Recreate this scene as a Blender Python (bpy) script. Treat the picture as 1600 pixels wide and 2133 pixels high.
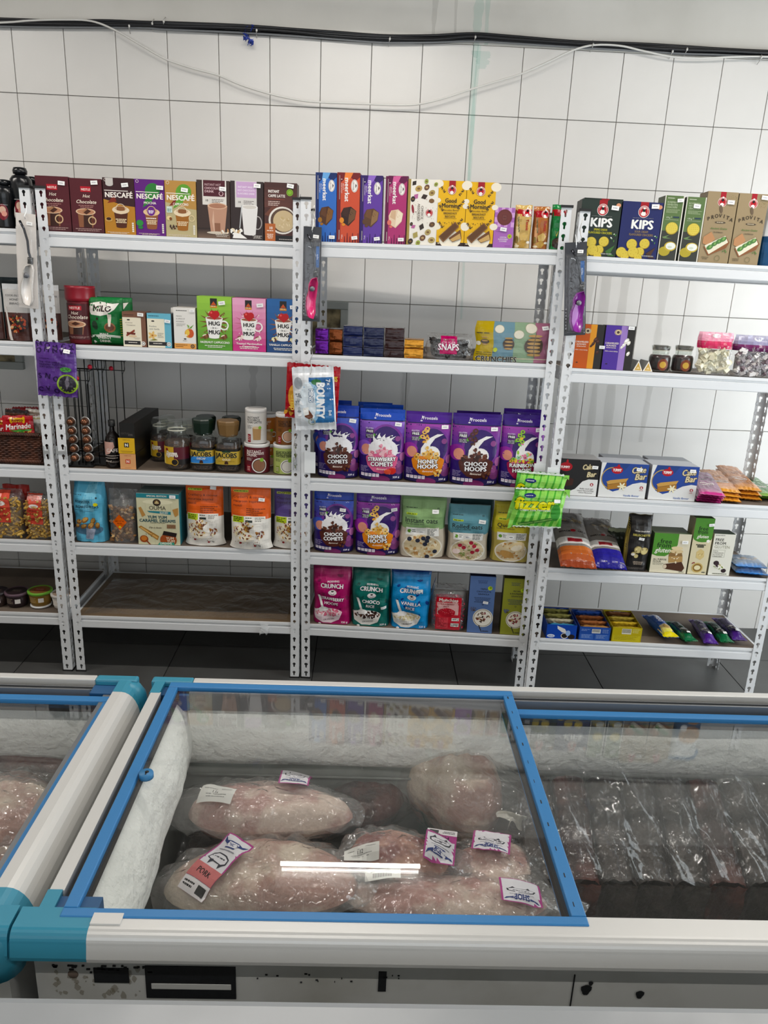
import bpy, bmesh, math, random
import numpy as np
from mathutils import Vector, Matrix, noise
from mathutils.geometry import tessellate_polygon

for _o in list(bpy.data.objects): bpy.data.objects.remove(_o)
SC = bpy.context.scene
COL = SC.collection

# ------------------------------------------------------------------ camera
FPX = 1593.26
CAM = Vector((1.38139, -3.32855, 1.60167))
_yaw, _pit, _rol = .031, .31113, .04289
_F = Vector((math.sin(_yaw)*math.cos(_pit), math.cos(_yaw)*math.cos(_pit), -math.sin(_pit)))
_r = Vector((math.cos(_yaw), -math.sin(_yaw), 0)); _u = _r.cross(_F)
_R = math.cos(_rol)*_r+math.sin(_rol)*_u; _U = -math.sin(_rol)*_r+math.cos(_rol)*_u
cam = bpy.data.cameras.new('camera'); cam_o = bpy.data.objects.new('camera', cam); COL.objects.link(cam_o)
cam.sensor_fit = 'HORIZONTAL'; cam.sensor_width = 36; cam.lens = FPX/1600*36; cam.clip_start = .02
m = Matrix.Identity(4)
for i in range(3): m[i][0] = _R[i]; m[i][1] = _U[i]; m[i][2] = -_F[i]; m[i][3] = CAM[i]
cam_o.matrix_world = m
SC.camera = cam_o

# ------------------------------------------------------------------ world, light, exposure
W = bpy.data.worlds.new('world'); SC.world = W; W.use_nodes = True
W.node_tree.nodes['Background'].inputs[0].default_value = (.80, .90, 1.0, 1)
W.node_tree.nodes['Background'].inputs[1].default_value = 1.0
SC.view_settings.view_transform = 'Standard'; SC.view_settings.look = 'None'
SC.view_settings.gamma = 1; SC.view_settings.use_curve_mapping = False
SC.view_settings.exposure = 0.50
def area(name, loc, rot, sx, sy, power, col):
    l = bpy.data.lights.new(name, 'AREA'); l.shape = 'RECTANGLE'; l.size = sx; l.size_y = sy
    l.energy = power; l.color = col
    o = bpy.data.objects.new(name, l); COL.objects.link(o); o.location = loc; o.rotation_euler = rot
    o['kind'] = 'structure'
    return o
TUBES = [(1.385, -.575, 2.555, .62)] + [(x, y, 2.74, 1.2) for y in (-1.25, -3.6) for x in (-.9, 1.1, 3.0)]
area('daylight_shop_window', (3.98, -1.35, 1.25), (0, math.radians(90), 0), 1.9, 1.9, 30, (.92, .98, 1.0))
area('fill_behind_camera', (1.2, -5.9, 1.5), (math.radians(90), 0, 0), 4.5, 2.2, 14, (1.0, .97, .93))  # added fill lamp behind the camera, brightens the pack and freezer fronts
for i, (x, y, z, L) in enumerate(TUBES):
    area('tube_light', (x, y, z-.03), (0, 0, 0), L, .02, 1.2 if i == 0 else ((15.5 if x < 0 else 10.5) if y > -2 else 7), (1.0, .94, .875))

# ------------------------------------------------------------------ materials
def lin(c):
    if isinstance(c, str):
        c = c.lstrip('#'); c = c if len(c) == 6 else ''.join(q*2 for q in c); c = [int(c[i:i+2], 16)/255 for i in (0, 2, 4)]
    return tuple((x/12.92 if x <= .04045 else ((x+.055)/1.055)**2.4) for x in c[:3])
MATS = {}
def nodes(name):
    m = bpy.data.materials.new(name); m.use_nodes = True
    nt = m.node_tree; b = nt.nodes['Principled BSDF']
    return m, nt, b
def bumpit(nt, b, scale, strength, detail=3, dist=.002, stretch=None):
    tc = nt.nodes.new('ShaderNodeTexCoord'); n = nt.nodes.new('ShaderNodeTexNoise'); bp = nt.nodes.new('ShaderNodeBump')
    src = tc.outputs['Object']
    if stretch:
        mp = nt.nodes.new('ShaderNodeMapping'); mp.inputs['Scale'].default_value = stretch
        nt.links.new(src, mp.inputs[0]); src = mp.outputs[0]
    nt.links.new(src, n.inputs['Vector']); n.inputs['Scale'].default_value = scale; n.inputs['Detail'].default_value = detail
    nt.links.new(n.outputs[0], bp.inputs['Height']); bp.inputs['Strength'].default_value = strength; bp.inputs['Distance'].default_value = dist
    nt.links.new(bp.outputs[0], b.inputs['Normal'])
    return n
def mat(name, col, rough=.5, metal=0, bump=None, var=None, spec=None, coat=0, alpha=None, stretch=None):
    """bump=(scale,strength); var=(colour2, scale, low, high) noise mix"""
    if name in MATS: return MATS[name]
    m, nt, b = nodes(name); MATS[name] = m
    c = lin(col); b.inputs['Base Color'].default_value = (*c, 1); b.inputs['Roughness'].default_value = rough
    b.inputs['Metallic'].default_value = metal
    if spec is not None: b.inputs['Specular IOR Level'].default_value = spec
    if coat: b.inputs['Coat Weight'].default_value = coat; b.inputs['Coat Roughness'].default_value = .15
    if bump: bumpit(nt, b, *bump, stretch=stretch)
    if var:
        tc = nt.nodes.new('ShaderNodeTexCoord'); n = nt.nodes.new('ShaderNodeTexNoise'); r = nt.nodes.new('ShaderNodeValToRGB')
        src = tc.outputs['Object']
        if stretch:
            mp = nt.nodes.new('ShaderNodeMapping'); mp.inputs['Scale'].default_value = stretch
            nt.links.new(src, mp.inputs[0]); src = mp.outputs[0]
        nt.links.new(src, n.inputs['Vector']); n.inputs['Scale'].default_value = var[1]; n.inputs['Detail'].default_value = 5
        nt.links.new(n.outputs[0], r.inputs[0]); e = r.color_ramp.elements
        e[0].position = var[2]; e[1].position = var[3]; e[0].color = (*c, 1); e[1].color = (*lin(var[0]), 1)
        nt.links.new(r.outputs[0], b.inputs['Base Color'])
    return m
def ink(kind='carton'):
    """printed surface: colour from the mesh's print attribute"""
    k = 'print_'+kind
    if k in MATS: return MATS[k]
    m, nt, b = nodes(k); MATS[k] = m
    a = nt.nodes.new('ShaderNodeAttribute'); a.attribute_name = 'Col'
    nt.links.new(a.outputs['Color'], b.inputs['Base Color'])
    b.inputs['Specular IOR Level'].default_value = .35
    rough, metal, bs = {'carton': (.42, 0, None), 'matte': (.6, 0, (60, .15)), 'pouch': (.36, .0, (45, .35)), 'film': (.22, .0, (38, .6)),
                        'foil': (.26, .75, (42, .9)), 'paper': (.75, 0, None)}[kind]
    b.inputs['Roughness'].default_value = rough; b.inputs['Metallic'].default_value = metal
    if bs: bumpit(nt, b, bs[0], bs[1], 2, .004)
    return m
def clear(name, tint=(1, 1, 1), ior=1.45, haze=0., boost=1.0, bump=None, rough=.04, hazecol=(.9, .92, .93)):
    """clear sheet: see-through plus Fresnel gloss (and a little milky haze)"""
    if name in MATS: return MATS[name]
    m = bpy.data.materials.new(name); m.use_nodes = True; nt = m.node_tree; nt.nodes.clear(); MATS[name] = m
    out = nt.nodes.new('ShaderNodeOutputMaterial'); t = nt.nodes.new('ShaderNodeBsdfTransparent'); g = nt.nodes.new('ShaderNodeBsdfGlossy')
    d = nt.nodes.new('ShaderNodeBsdfDiffuse'); ge = nt.nodes.new('ShaderNodeNewGeometry'); dt = nt.nodes.new('ShaderNodeVectorMath'); dt.operation = 'DOT_PRODUCT'; mx = nt.nodes.new('ShaderNodeMixShader'); mh = nt.nodes.new('ShaderNodeMixShader')
    t.inputs[0].default_value = (*tint, 1); g.inputs['Roughness'].default_value = rough; g.inputs[0].default_value = (1, 1, 1, 1)
    d.inputs[0].default_value = (*hazecol, 1); F0 = ((ior-1)/(ior+1))**2
    def mth(op, a, b_=None):
        n_ = nt.nodes.new('ShaderNodeMath'); n_.operation = op
        for i_, q_ in enumerate((a, b_)):
            if q_ is None: continue
            if isinstance(q_, (int, float)): n_.inputs[i_].default_value = q_
            else: nt.links.new(q_, n_.inputs[i_])
        return n_.outputs[0]
    nt.links.new(ge.outputs['Incoming'], dt.inputs[1]); nt.links.new(ge.outputs['Normal'], dt.inputs[0])
    fr = mth('ADD', mth('MULTIPLY', mth('POWER', mth('SUBTRACT', 1.0, mth('ABSOLUTE', dt.outputs['Value'])), 5.0), 1-F0), F0)
    ml = nt.nodes.new('ShaderNodeMath'); ml.operation = 'MULTIPLY'; ml.inputs[1].default_value = boost; ml.use_clamp = True
    nt.links.new(fr, ml.inputs[0]); mh.inputs[0].default_value = haze
    nt.links.new(t.outputs[0], mh.inputs[1]); nt.links.new(d.outputs[0], mh.inputs[2])
    nt.links.new(ml.outputs[0], mx.inputs[0]); nt.links.new(mh.outputs[0], mx.inputs[1]); nt.links.new(g.outputs[0], mx.inputs[2])
    nt.links.new(mx.outputs[0], out.inputs[0])
    if bump:
        tc = nt.nodes.new('ShaderNodeTexCoord'); n = nt.nodes.new('ShaderNodeTexNoise'); bp = nt.nodes.new('ShaderNodeBump')
        nt.links.new(tc.outputs['Object'], n.inputs['Vector']); n.inputs['Scale'].default_value = bump[0]; n.inputs['Detail'].default_value = 2; n.inputs['Distortion'].default_value = 1.2
        bp.inputs['Strength'].default_value = bump[1]; bp.inputs['Distance'].default_value = .01
        nt.links.new(n.outputs[0], bp.inputs['Height']); nt.links.new(bp.outputs[0], g.inputs['Normal']); nt.links.new(bp.outputs[0], dt.inputs[0])
    return m

# ------------------------------------------------------------------ mesh building
class MB:
    def __init__(s): s.v = []; s.f = []; s.c = []; s.m = []; s.sm = []
    def face(s, pts, col=(.8, .8, .8), mi=0, sm=False):
        n = len(s.v); s.v += [tuple(p) for p in pts]; s.f.append(list(range(n, n+len(pts)))); s.c.append(col); s.m.append(mi); s.sm.append(sm)
    def add(s, vs, fs, col=(.8, .8, .8), mi=0, sm=False):
        n = len(s.v); s.v += [tuple(p) for p in vs]
        for i, f in enumerate(fs):
            s.f.append([n+k for k in f]); s.c.append(col[i] if isinstance(col, list) else col); s.m.append(mi); s.sm.append(sm)
    def box(s, x0, y0, z0, x1, y1, z1, col=(.8, .8, .8), mi=0, bev=0, mt=None):
        """col may be dict with front/back/left/right/top/bottom"""
        if bev <= 0:
            v = [(x0, y0, z0), (x1, y0, z0), (x1, y1, z0), (x0, y1, z0), (x0, y0, z1), (x1, y0, z1), (x1, y1, z1), (x0, y1, z1)]
            f = [(0, 1, 5, 4), (1, 2, 6, 5), (2, 3, 7, 6), (3, 0, 4, 7), (4, 5, 6, 7), (3, 2, 1, 0)]
        else:
            bm = bmesh.new(); bmesh.ops.create_cube(bm, size=1)
            for q in bm.verts: q.co = Vector(((x0+x1)/2+q.co.x*(x1-x0), (y0+y1)/2+q.co.y*(y1-y0), (z0+z1)/2+q.co.z*(z1-z0)))
            bmesh.ops.bevel(bm, geom=bm.edges[:], offset=bev, segments=2, affect='EDGES', profile=.5)
            bm.verts.ensure_lookup_table(); v = [tuple(q.co) for q in bm.verts]; f = [[q.index for q in fa.verts] for fa in bm.faces]; bm.free()
        if mt: v = [tuple(mt @ Vector(q)) for q in v]
        s.add(v, f, col, mi, False)
    def grid(s, fn, nu, nv, col=(.8, .8, .8), mi=0, sm=True, closed=False):
        """fn(i/nu, j/nv) -> point; col may be a function of (u,v)"""
        vs = []; nuu = nu if closed else nu+1
        for j in range(nv+1):
            for i in range(nuu): vs.append(fn(i/nu, j/nv))
        fs = []; cs = []
        for j in range(nv):
            for i in range(nu):
                a = j*nuu+i; b = j*nuu+(i+1) % nuu
                fs.append((a, b, b+nuu, a+nuu)); cs.append(col((i+.5)/nu, (j+.5)/nv) if callable(col) else col)
        s.add(vs, fs, cs, mi, sm)
    def lathe(s, prof, n=24, col=(.8, .8, .8), mi=0, cx=0, cy=0, sm=True, caps=True):
        """prof: list of (r,z[,col])"""
        vs = []
        for p in prof:
            for k in range(n): a = 2*math.pi*k/n; vs.append((cx+p[0]*math.cos(a), cy+p[0]*math.sin(a), p[1]))
        fs = []; cs = []
        for j in range(len(prof)-1):
            for k in range(n): fs.append((j*n+k, j*n+(k+1) % n, (j+1)*n+(k+1) % n, (j+1)*n+k)); cs.append(prof[j][2] if len(prof[j]) > 2 else col)
        if caps: fs.append(list(range(n))[::-1]); cs.append(cs[0]); fs.append([(len(prof)-1)*n+k for k in range(n)]); cs.append(cs[-2])
        s.add(vs, fs, cs, mi, sm)
    def tube(s, pts, r, n=6, col=(.8, .8, .8), mi=0, caps=True):
        P = [Vector(p) for p in pts]; rings = []; up = Vector((0, 0, 1))
        for i, p in enumerate(P):
            d = (P[min(i+1, len(P)-1)]-P[max(i-1, 0)]).normalized()
            a = d.cross(up)
            if a.length < .05: a = d.cross(Vector((1, 0, 0)))
            a.normalize(); b = d.cross(a); rr = r(i/(len(P)-1)) if callable(r) else r
            rings.append([p+a*rr*math.cos(2*math.pi*k/n)+b*rr*math.sin(2*math.pi*k/n) for k in range(n)])
        vs = [q for R_ in rings for q in R_]; fs = []
        for j in range(len(P)-1):
            for k in range(n): fs.append((j*n+k, (j+1)*n+k, (j+1)*n+(k+1) % n, j*n+(k+1) % n))
        if caps: fs.append(list(range(n))); fs.append([(len(P)-1)*n+k for k in range(n)][::-1])
        s.add(vs, fs, col, mi, True)
    def sweep(s, prof, axis, a0, a1, col=(.8, .8, .8), mi=0, sm=False, caps=True):
        """prof of (q,z); axis 'x': along x with q=y ; 'y': along y with q=x"""
        mk = (lambda a, q, z: (a, q, z)) if axis == 'x' else (lambda a, q, z: (q, a, z))
        n = len(prof); vs = [mk(a0, *p) for p in prof]+[mk(a1, *p) for p in prof]
        fs = [(k, (k+1) % n, n+(k+1) % n, n+k) for k in range(n)]
        if caps: fs += [list(range(n))[::-1], list(range(n, 2*n))]
        s.add(vs, fs, col, mi, sm)
    def build(s, name, mats, parent=None, mw=None):
        me = bpy.data.meshes.new(name); me.from_pydata([tuple(p) for p in s.v], [], s.f)
        if not isinstance(mats, (list, tuple)): mats = [mats]
        for q in mats: me.materials.append(q)
        npol = len(me.polygons)
        me.polygons.foreach_set('material_index', s.m); me.polygons.foreach_set('use_smooth', s.sm)
        if any(q.name.startswith('print_') for q in mats):
            ca = me.color_attributes.new('Col', 'FLOAT_COLOR', 'CORNER')
            arr = np.ones((len(me.loops), 4), dtype=np.float32); i = 0
            for f, c in zip(s.f, s.c): arr[i:i+len(f), :3] = c[:3]; i += len(f)
            ca.data.foreach_set('color', arr.ravel())
        me.update(); o = bpy.data.objects.new(name, me); COL.objects.link(o)
        if parent is not None: o.parent = parent
        if mw is not None: o.matrix_world = mw
        return o
def fixn(o):
    bm = bmesh.new(); bm.from_mesh(o.data); bmesh.ops.recalc_face_normals(bm, faces=bm.faces); bm.to_mesh(o.data); bm.free(); return o
def tag(o, label, cat, group=None):
    o['label'] = label; o['category'] = cat
    if group: o['group'] = group
    return o
def empty(name, mw=None):
    o = bpy.data.objects.new(name, None); COL.objects.link(o); o.empty_display_size = .05
    if mw is not None: o.matrix_world = mw
    return o
def struct(o): o['kind'] = 'structure'; return o

# ------------------------------------------------------------------ lettering
GL = {}
def _glyphs():
    chars = [chr(c) for c in range(33, 127)]+['É', 'è', 'é', '×']
    tmp = []
    for c in ['']+chars:
        for body in (['HH'] if c == '' else [c, 'H'+c+'H']):
            cu = bpy.data.curves.new('t', 'FONT'); cu.body = body; cu.resolution_u = 2; cu.fill_mode = 'FRONT'
            o = bpy.data.objects.new('t', cu); COL.objects.link(o); tmp.append((c, body, o))
    bpy.context.view_layer.update(); dg = bpy.context.evaluated_depsgraph_get(); raw = {}
    for c, body, o in tmp:
        me = o.evaluated_get(dg).to_mesh(); vs = [(v.co.x, v.co.y) for v in me.vertices]
        raw[body] = (vs, [list(p.vertices) for p in me.polygons]) if (len(body) == 1 or body == 'HH') else max([v[0] for v in vs] or [0])
        o.evaluated_get(dg).to_mesh_clear()
    hh = max(v[0] for v in raw['HH'][0]); cap = max(v[1] for v in raw['H'][0])
    for c in chars:
        GL[c] = (np.array(raw[c][0] or [(0, 0)])/cap, raw[c][1], (raw['H'+c+'H']-hh)/cap)
    GL[' '] = (np.zeros((0, 2)), [], .42)
    for c, body, o in tmp:
        cu = o.data; bpy.data.objects.remove(o); bpy.data.curves.remove(cu)
_glyphs()

class Art:
    """flat artwork on a w x h face; x,y normalised to the face, sizes in face widths; built as thin printed layers"""
    def __init__(s, w, h, seed=1): s.w = w; s.h = h; s.L = []; s.d = .0003; s.rnd = random.Random(seed)
    def _put(s, vs, fs, col, step=.00004):
        c = lin(col) if isinstance(col, str) else col
        if isinstance(col, str): g_ = (c[0]+c[1]+c[2])/3; c = tuple(max(0, .90*(g_+(q-g_)*1.10)) for q in c)
        s.L.append((vs, fs, c, s.d)); s.d += step
    def P(s, x, y): return (x*s.w, y*s.h)
    def r(s, x0, y0, x1, y1, c, step=.00004): s._put([s.P(x0, y0), s.P(x1, y0), s.P(x1, y1), s.P(x0, y1)], [(0, 1, 2, 3)], c, step); return s
    def g(s, x0, y0, x1, y1, c0, c1, n=8):
        a, b = lin(c0), lin(c1)
        for i in range(n):
            t = i/(n-1); s.r(x0, y0+(y1-y0)*i/n, x1, y0+(y1-y0)*(i+1)/n+.001, tuple(a[k]*(1-t)+b[k]*t for k in range(3)), .000002)
        s.d += .00004; return s
    def p(s, pts, c, step=.00004): s._put([s.P(*q) for q in pts], [tuple(range(len(pts)))], c, step); return s
    def e(s, x, y, rx, ry=None, c='#ffffff', rot=0, n=16, a0=0, a1=360, step=.00004):
        ry = rx if ry is None else ry; X, Y = s.P(x, y); cr, sr = math.cos(math.radians(rot)), math.sin(math.radians(rot)); pts = []
        full = (a1-a0) >= 360
        for k in range(n if full else n+1):
            a = math.radians(a0+(a1-a0)*k/n); px, py = rx*s.w*math.cos(a), ry*s.w*math.sin(a)
            pts.append((X+px*cr-py*sr, Y+px*sr+py*cr))
        s._put(pts, [tuple(range(len(pts)))], c, step); return s
    def ring(s, x, y, r, wd, c, ry=None, n=20, a0=0, a1=360):
        X, Y = s.P(x, y); ry = ry or r; vs = []; 
        for k in range(n+1):
            a = math.radians(a0+(a1-a0)*k/n)
            vs += [(X+r*s.w*math.cos(a), Y+ry*s.w*math.sin(a)), (X+(r-wd)*s.w*math.cos(a), Y+(ry-wd)*s.w*math.sin(a))]
        s._put(vs, [(2*k, 2*k+2, 2*k+3, 2*k+1) for k in range(n)], c); return s
    def t(s, txt, x, y, hgt, c, mw=None, rot=0, b=0, ol=None, ow=.16, shear=0, al='c'):
        """hgt = cap height in face widths, mw = max width in face widths, b=bold, ol=outline colour"""
        H = hgt*s.w; xs = 0; V = []; Fs = []; n = 0
        for ch in txt:
            gv, gf, adv = GL.get(ch, GL[' '])
            if len(gv) and gf: V.append(gv+np.array([xs, 0])); Fs += [[k+n for k in f] for f in gf]; n += len(gv)
            xs += adv*(1.0 if not b else 1.03)
        if not V: return s
        V = np.vstack(V)*H; wid = xs*H; sx = 1
        if mw and wid > mw*s.w: sx = mw*s.w/wid
        V[:, 0] += V[:, 1]*shear
        V[:, 0] = V[:, 0]*sx-(wid*sx/2 if al == 'c' else (wid*sx if al == 'r' else 0)); V[:, 1] -= H/2
        X, Y = s.P(x, y); a = math.radians(rot); ca, sa = math.cos(a), math.sin(a)
        def put(dx, dy, col, step):
            w_ = V+np.array([dx, dy]); s._put([(X+q[0]*ca-q[1]*sa, Y+q[0]*sa+q[1]*ca) for q in w_], Fs, col, step)
        if ol:
            for k in range(8): put(ow*H*math.cos(k*math.pi/4), ow*H*math.sin(k*math.pi/4), ol, .000002)
            s.d += .00004
        if b:
            o = .035*H*b; put(-o, 0, c, .000001); put(o, 0, c, .000001); put(0, o*.6, c, .000001); put(0, -o*.6, c, .00004)
        else: put(0, 0, c, .00004)
        return s
    def l(s, x0, x1, y, n, dy, hg, c, al=0):
        """n lines of small illegible print as word dashes"""
        for i in range(n):
            ww = (x1-x0)*s.rnd.uniform(.65, 1) if i else (x1-x0); xx = x0+((x1-x0-ww)/2 if al == 0 else 0); end = xx+ww
            while xx < end-.02:
                k = min(s.rnd.uniform(.04, .1), end-xx); s.r(xx, y-i*dy, xx+k*.85, y-i*dy+hg, c, .000001); xx += k
        s.d += .00004; return s
    def s_(s, x, y, rx, ry, n, size, cols, seed=None, asp=.6):
        """scatter of small bits inside an ellipse"""
        rn = random.Random(seed or n)
        for i in range(n):
            a = rn.uniform(0, 6.28); q = math.sqrt(rn.random()); sz = size*rn.uniform(.6, 1.3)
            s.e(x+rx*q*math.cos(a), y+ry*q*math.sin(a)*s.w/s.h, sz, sz*asp*rn.uniform(.7, 1.2), rn.choice(cols), rot=rn.uniform(0, 180), n=7, step=.000004)
        s.d += .00004; return s
    def emit(s, mb, fn, mi=0, cut=None, sm=False):
        """fn(x,y,d) in metres -> 3D point; cut=(dx,dy) grid spacing for curved faces"""
        if not cut:
            for vs, fs, c, d in s.L: mb.add([fn(q[0], q[1], d) for q in vs], fs, c, mi, sm)
            return
        def split(poly, ax, st, lim):
            """cut a convex polygon into strips along one axis"""
            lo = min(p[ax] for p in poly); hi = max(p[ax] for p in poly); k = int(lo/st+1e-6)+1; out = []; rest = poly
            while k*st < hi-1e-7 and k*st < lim-1e-7 and len(rest) > 2:
                c = k*st; a_, b_ = [], []
                for q in range(len(rest)):
                    p0, p1 = rest[q], rest[(q+1) % len(rest)]
                    if p0[ax] <= c: a_.append(p0)
                    if p0[ax] >= c: b_.append(p0)
                    if (p0[ax]-c)*(p1[ax]-c) < 0: f = (c-p0[ax])/(p1[ax]-p0[ax]); m_ = (p0[0]+(p1[0]-p0[0])*f, p0[1]+(p1[1]-p0[1])*f); a_.append(m_); b_.append(m_)
                if len(a_) > 2: out.append(a_)
                rest = b_; k += 1
            if len(rest) > 2: out.append(rest)
            return out
        def convex(P):
            sg = 0
            for q in range(len(P)):
                a_, b_, c_ = P[q], P[(q+1) % len(P)], P[(q+2) % len(P)]; z = (b_[0]-a_[0])*(c_[1]-b_[1])-(b_[1]-a_[1])*(c_[0]-b_[0])
                if abs(z) > 1e-12:
                    if sg*z < 0: return False
                    sg = 1 if z > 0 else -1
            return True
        V = []; FS = []; CS = []; cache = {}
        for vs, fs, c, d in s.L:
            for f in fs:
                P = [(float(vs[k][0]), float(vs[k][1])) for k in f]
                polys = [P] if len(P) == 3 or convex(P) else [[P[k] for k in t_] for t_ in tessellate_polygon([[Vector((p[0], p[1], 0)) for p in P]])]
                for P in polys:
                    for Q in split(P, 0, cut[0], s.w):
                        for R_ in split(Q, 1, cut[1], s.h):
                            n = len(V); V += [(p[0], p[1], d, ) for p in R_]; FS.append(list(range(n, n+len(R_)))); CS.append(c)
                            cx_ = sum(p[0] for p in R_)/len(R_); cy_ = sum(p[1] for p in R_)/len(R_); CELL.update({n+q: (cx_, cy_) for q in range(len(R_))}) if False else None
                            for q in range(len(R_)): V[n+q] = (R_[q][0], R_[q][1], d, cx_, cy_)
        def node(i, j):
            if (i, j) not in cache:
                x, y = min(i*cut[0], s.w), min(j*cut[1], s.h); p = Vector(fn(x, y, 0)); cache[(i, j)] = (p, (Vector(fn(x, y, .001))-p)*1000)
            return cache[(i, j)]
        vs = []
        for (X, Y, D, cx_, cy_) in V:
            i, j = int(min(max(cx_, 0), s.w-1e-6)/cut[0]), int(min(max(cy_, 0), s.h-1e-6)/cut[1]); x0, y0 = i*cut[0], j*cut[1]
            fx = (X-x0)/max(1e-6, min(cut[0], s.w-x0)); fy = (Y-y0)/max(1e-6, min(cut[1], s.h-y0)); P = Vector((0, 0, 0)); N = Vector((0, 0, 0))
            for (a_, b_, w_) in ((0, 0, (1-fx)*(1-fy)), (1, 0, fx*(1-fy)), (0, 1, (1-fx)*fy), (1, 1, fx*fy)): q, n_ = node(i+a_, j+b_); P += q*w_; N += n_*w_
            vs.append(P+N*(.0004+2.2*D))
        mb.add(vs, FS, CS, mi, sm)

# ------------------------------------------------------------------ finding real positions on the shelves
def proj(P):
    d = Vector(P)-CAM; z = d.dot(_F); return 800+FPX*d.dot(_R)/z, 1066.5-FPX*d.dot(_U)/z
def ray(u, v): return _F+_R*((u-800)/FPX)-_U*((v-1066.5)/FPX)
def az(u, v, z): d = ray(u, v); return CAM+d*((z-CAM.z)/d.z)
def ay(u, v, y): d = ray(u, v); return CAM+d*((y-CAM.y)/d.y)
HW = .853
class Unit:
    def __init__(s, x, y, yaw, lx, ly, depth, zs, hole):
        s.mw = Matrix.Translation((x, y, 0)) @ Matrix.Rotation(yaw, 4, 'Z') @ Matrix.Rotation(lx, 4, 'Y') @ Matrix.Rotation(-ly, 4, 'X')
        s.inv = s.mw.inverted(); s.depth = depth; s.z = zs; s.hole = hole
    def px(s, S, t, z): return proj(s.mw @ Vector((S, t, z)))
    def S(s, u, t, z):
        a, b = -.3, 1.2
        for _ in range(40):
            mdl = (a+b)/2
            if s.px(mdl, t, z)[0] < u: a = mdl
            else: b = mdl
        return a
    def Z(s, v, S, t):
        a, b = 0, 2.6
        for _ in range(40):
            mdl = (a+b)/2
            if s.px(S, t, mdl)[1] > v: a = mdl
            else: b = mdl
        return a
UN = dict(
    A=Unit(-.632, -.567, -.00733, .0009, .008, .47, [1.671, 1.297, .848, .554, .250], 'small'),
    B=Unit(.27798, -.57341, -.00733, .0009, .008, .47, [1.667, 1.293, .843, .549, .243], 'small'),
    C=Unit(1.17956, -.57958, -.078, -.00742, -.00957, .43, [1.670, 1.294, .842, .545, .241], 'big'),
    D=Unit(2.064, -.70605, -.02297, .01143, .03371, .34, [1.662, 1.292, .835, .555, .2675], 'big'))
def spot(unit, k, uL, uR, vT, t):
    """real size and place, from its outline on the shelf k of a unit at depth t"""
    U_ = UN[unit]; z = U_.z[k-1]; s0 = U_.S(uL, t, z); s1 = U_.S(uR, t, z); sm = (s0+s1)/2
    return U_, s0, s1, z, U_.Z(vT, sm, t)-z
# ================================================================== ROOM
M_tile = mat('glazed_white_tile', '#dcdad6', .33, 0, (9, .06, 2, .002), ('#d4d2ce', 3.0, .35, .75))
M_grout = mat('tile_grout', '#8f8b86', .9)
M_paint = mat('painted_plaster', '#dad7d0', .7, 0, (25, .25, 4, .002), ('#c9c6be', 2.2, .45, .8))
M_ceil = mat('ceiling_board', '#6f6a62', .8)
M_floor = mat('dark_floor_tile', '#4b4c4b', .42, 0, (40, .05), ('#403f3e', 5, .3, .7))
M_fgrout = mat('floor_grout', '#1f1f1f', .9)
TW, TH, TZ = .19455, .24224, 2.17809
WT = TZ+TH
XL, XR, YF, ZC = -2.6, 4.05, -6.0, 2.85
w = MB(); w.box(XL, .008, 0, XR, .16, WT, mi=0)
wall = struct(w.build('wall_back', M_grout))
w = MB(); w.box(XL, -.004, WT, XR, .16, ZC); plaster = w.build('plaster_band', M_paint, wall)
tm = MB(); tm.box(.0012, -.0, .0012, TW-.0012, .012, TH-.0012, bev=.0016); tile_me = None
rn = random.Random(4)
tile_objs = 0
for j in range(10):
    for i in range(-4, 18):
        x, z = i*TW, TZ+TH-(j+1)*TH
        if tile_me is None: o = tm.build('tile', M_tile, wall); tile_me = o.data
        else: o = bpy.data.objects.new('tile', tile_me); COL.objects.link(o); o.parent = wall
        o.location = (x, rn.uniform(-.0004, .0004), z); o.rotation_euler = (rn.uniform(-.0006, .0006), 0, rn.uniform(-.0006, .0006))
# tiles beyond the shelves, outside the picture
sm_ = MB()
for j in range(10):
    for i in list(range(-13, -4))+list(range(18, 21)):
        x, z = i*TW, TZ+TH-(j+1)*TH
        sm_.box(x+.0012, 0, z+.0012, x+TW-.0012, .012, z+TH-.0012)
o = sm_.build('far_tiles', M_tile, wall); o['kind'] = 'stuff'
# floor: slab + tiles
w = MB(); w.box(XL, YF, -.1, XR, .16, -.004); floor = struct(w.build('floor', M_fgrout))
FT, FX, FY = .5925, .018, -.322
f_me = None
for i in range(-2, 7):
    for j in range(-4, 1):
        x, y = FX+(i-1)*FT, FY+j*FT
        if f_me is None:
            b = MB(); b.box(.0018, .0018, -.01, FT-.0018, FT-.0018, 0, bev=.0012); o = b.build('floor_tile', M_floor, floor); f_me = o.data
        else: o = bpy.data.objects.new('floor_tile', f_me); COL.objects.link(o); o.parent = floor
        o.location = (x, y, rn.uniform(-.0004, .0004))
b = MB()
for i in range(-4, 7):
    for j in range(-10, -4):
        x, y = FX+(i-1)*FT, FY+j*FT
        if x < XR: b.box(x+.0018, y+.0018, -.01, x+FT-.0018, y+FT-.0018, 0)
o = b.build('far_floor_tiles', M_floor, floor); o['kind'] = 'stuff'
w = MB(); w.box(XL, YF, ZC, XR, .16, ZC+.1); struct(w.build('ceiling', M_ceil))
w = MB(); w.box(XL-.12, YF, 0, XL, .16, ZC); struct(w.build('wall_left', M_paint))
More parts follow.
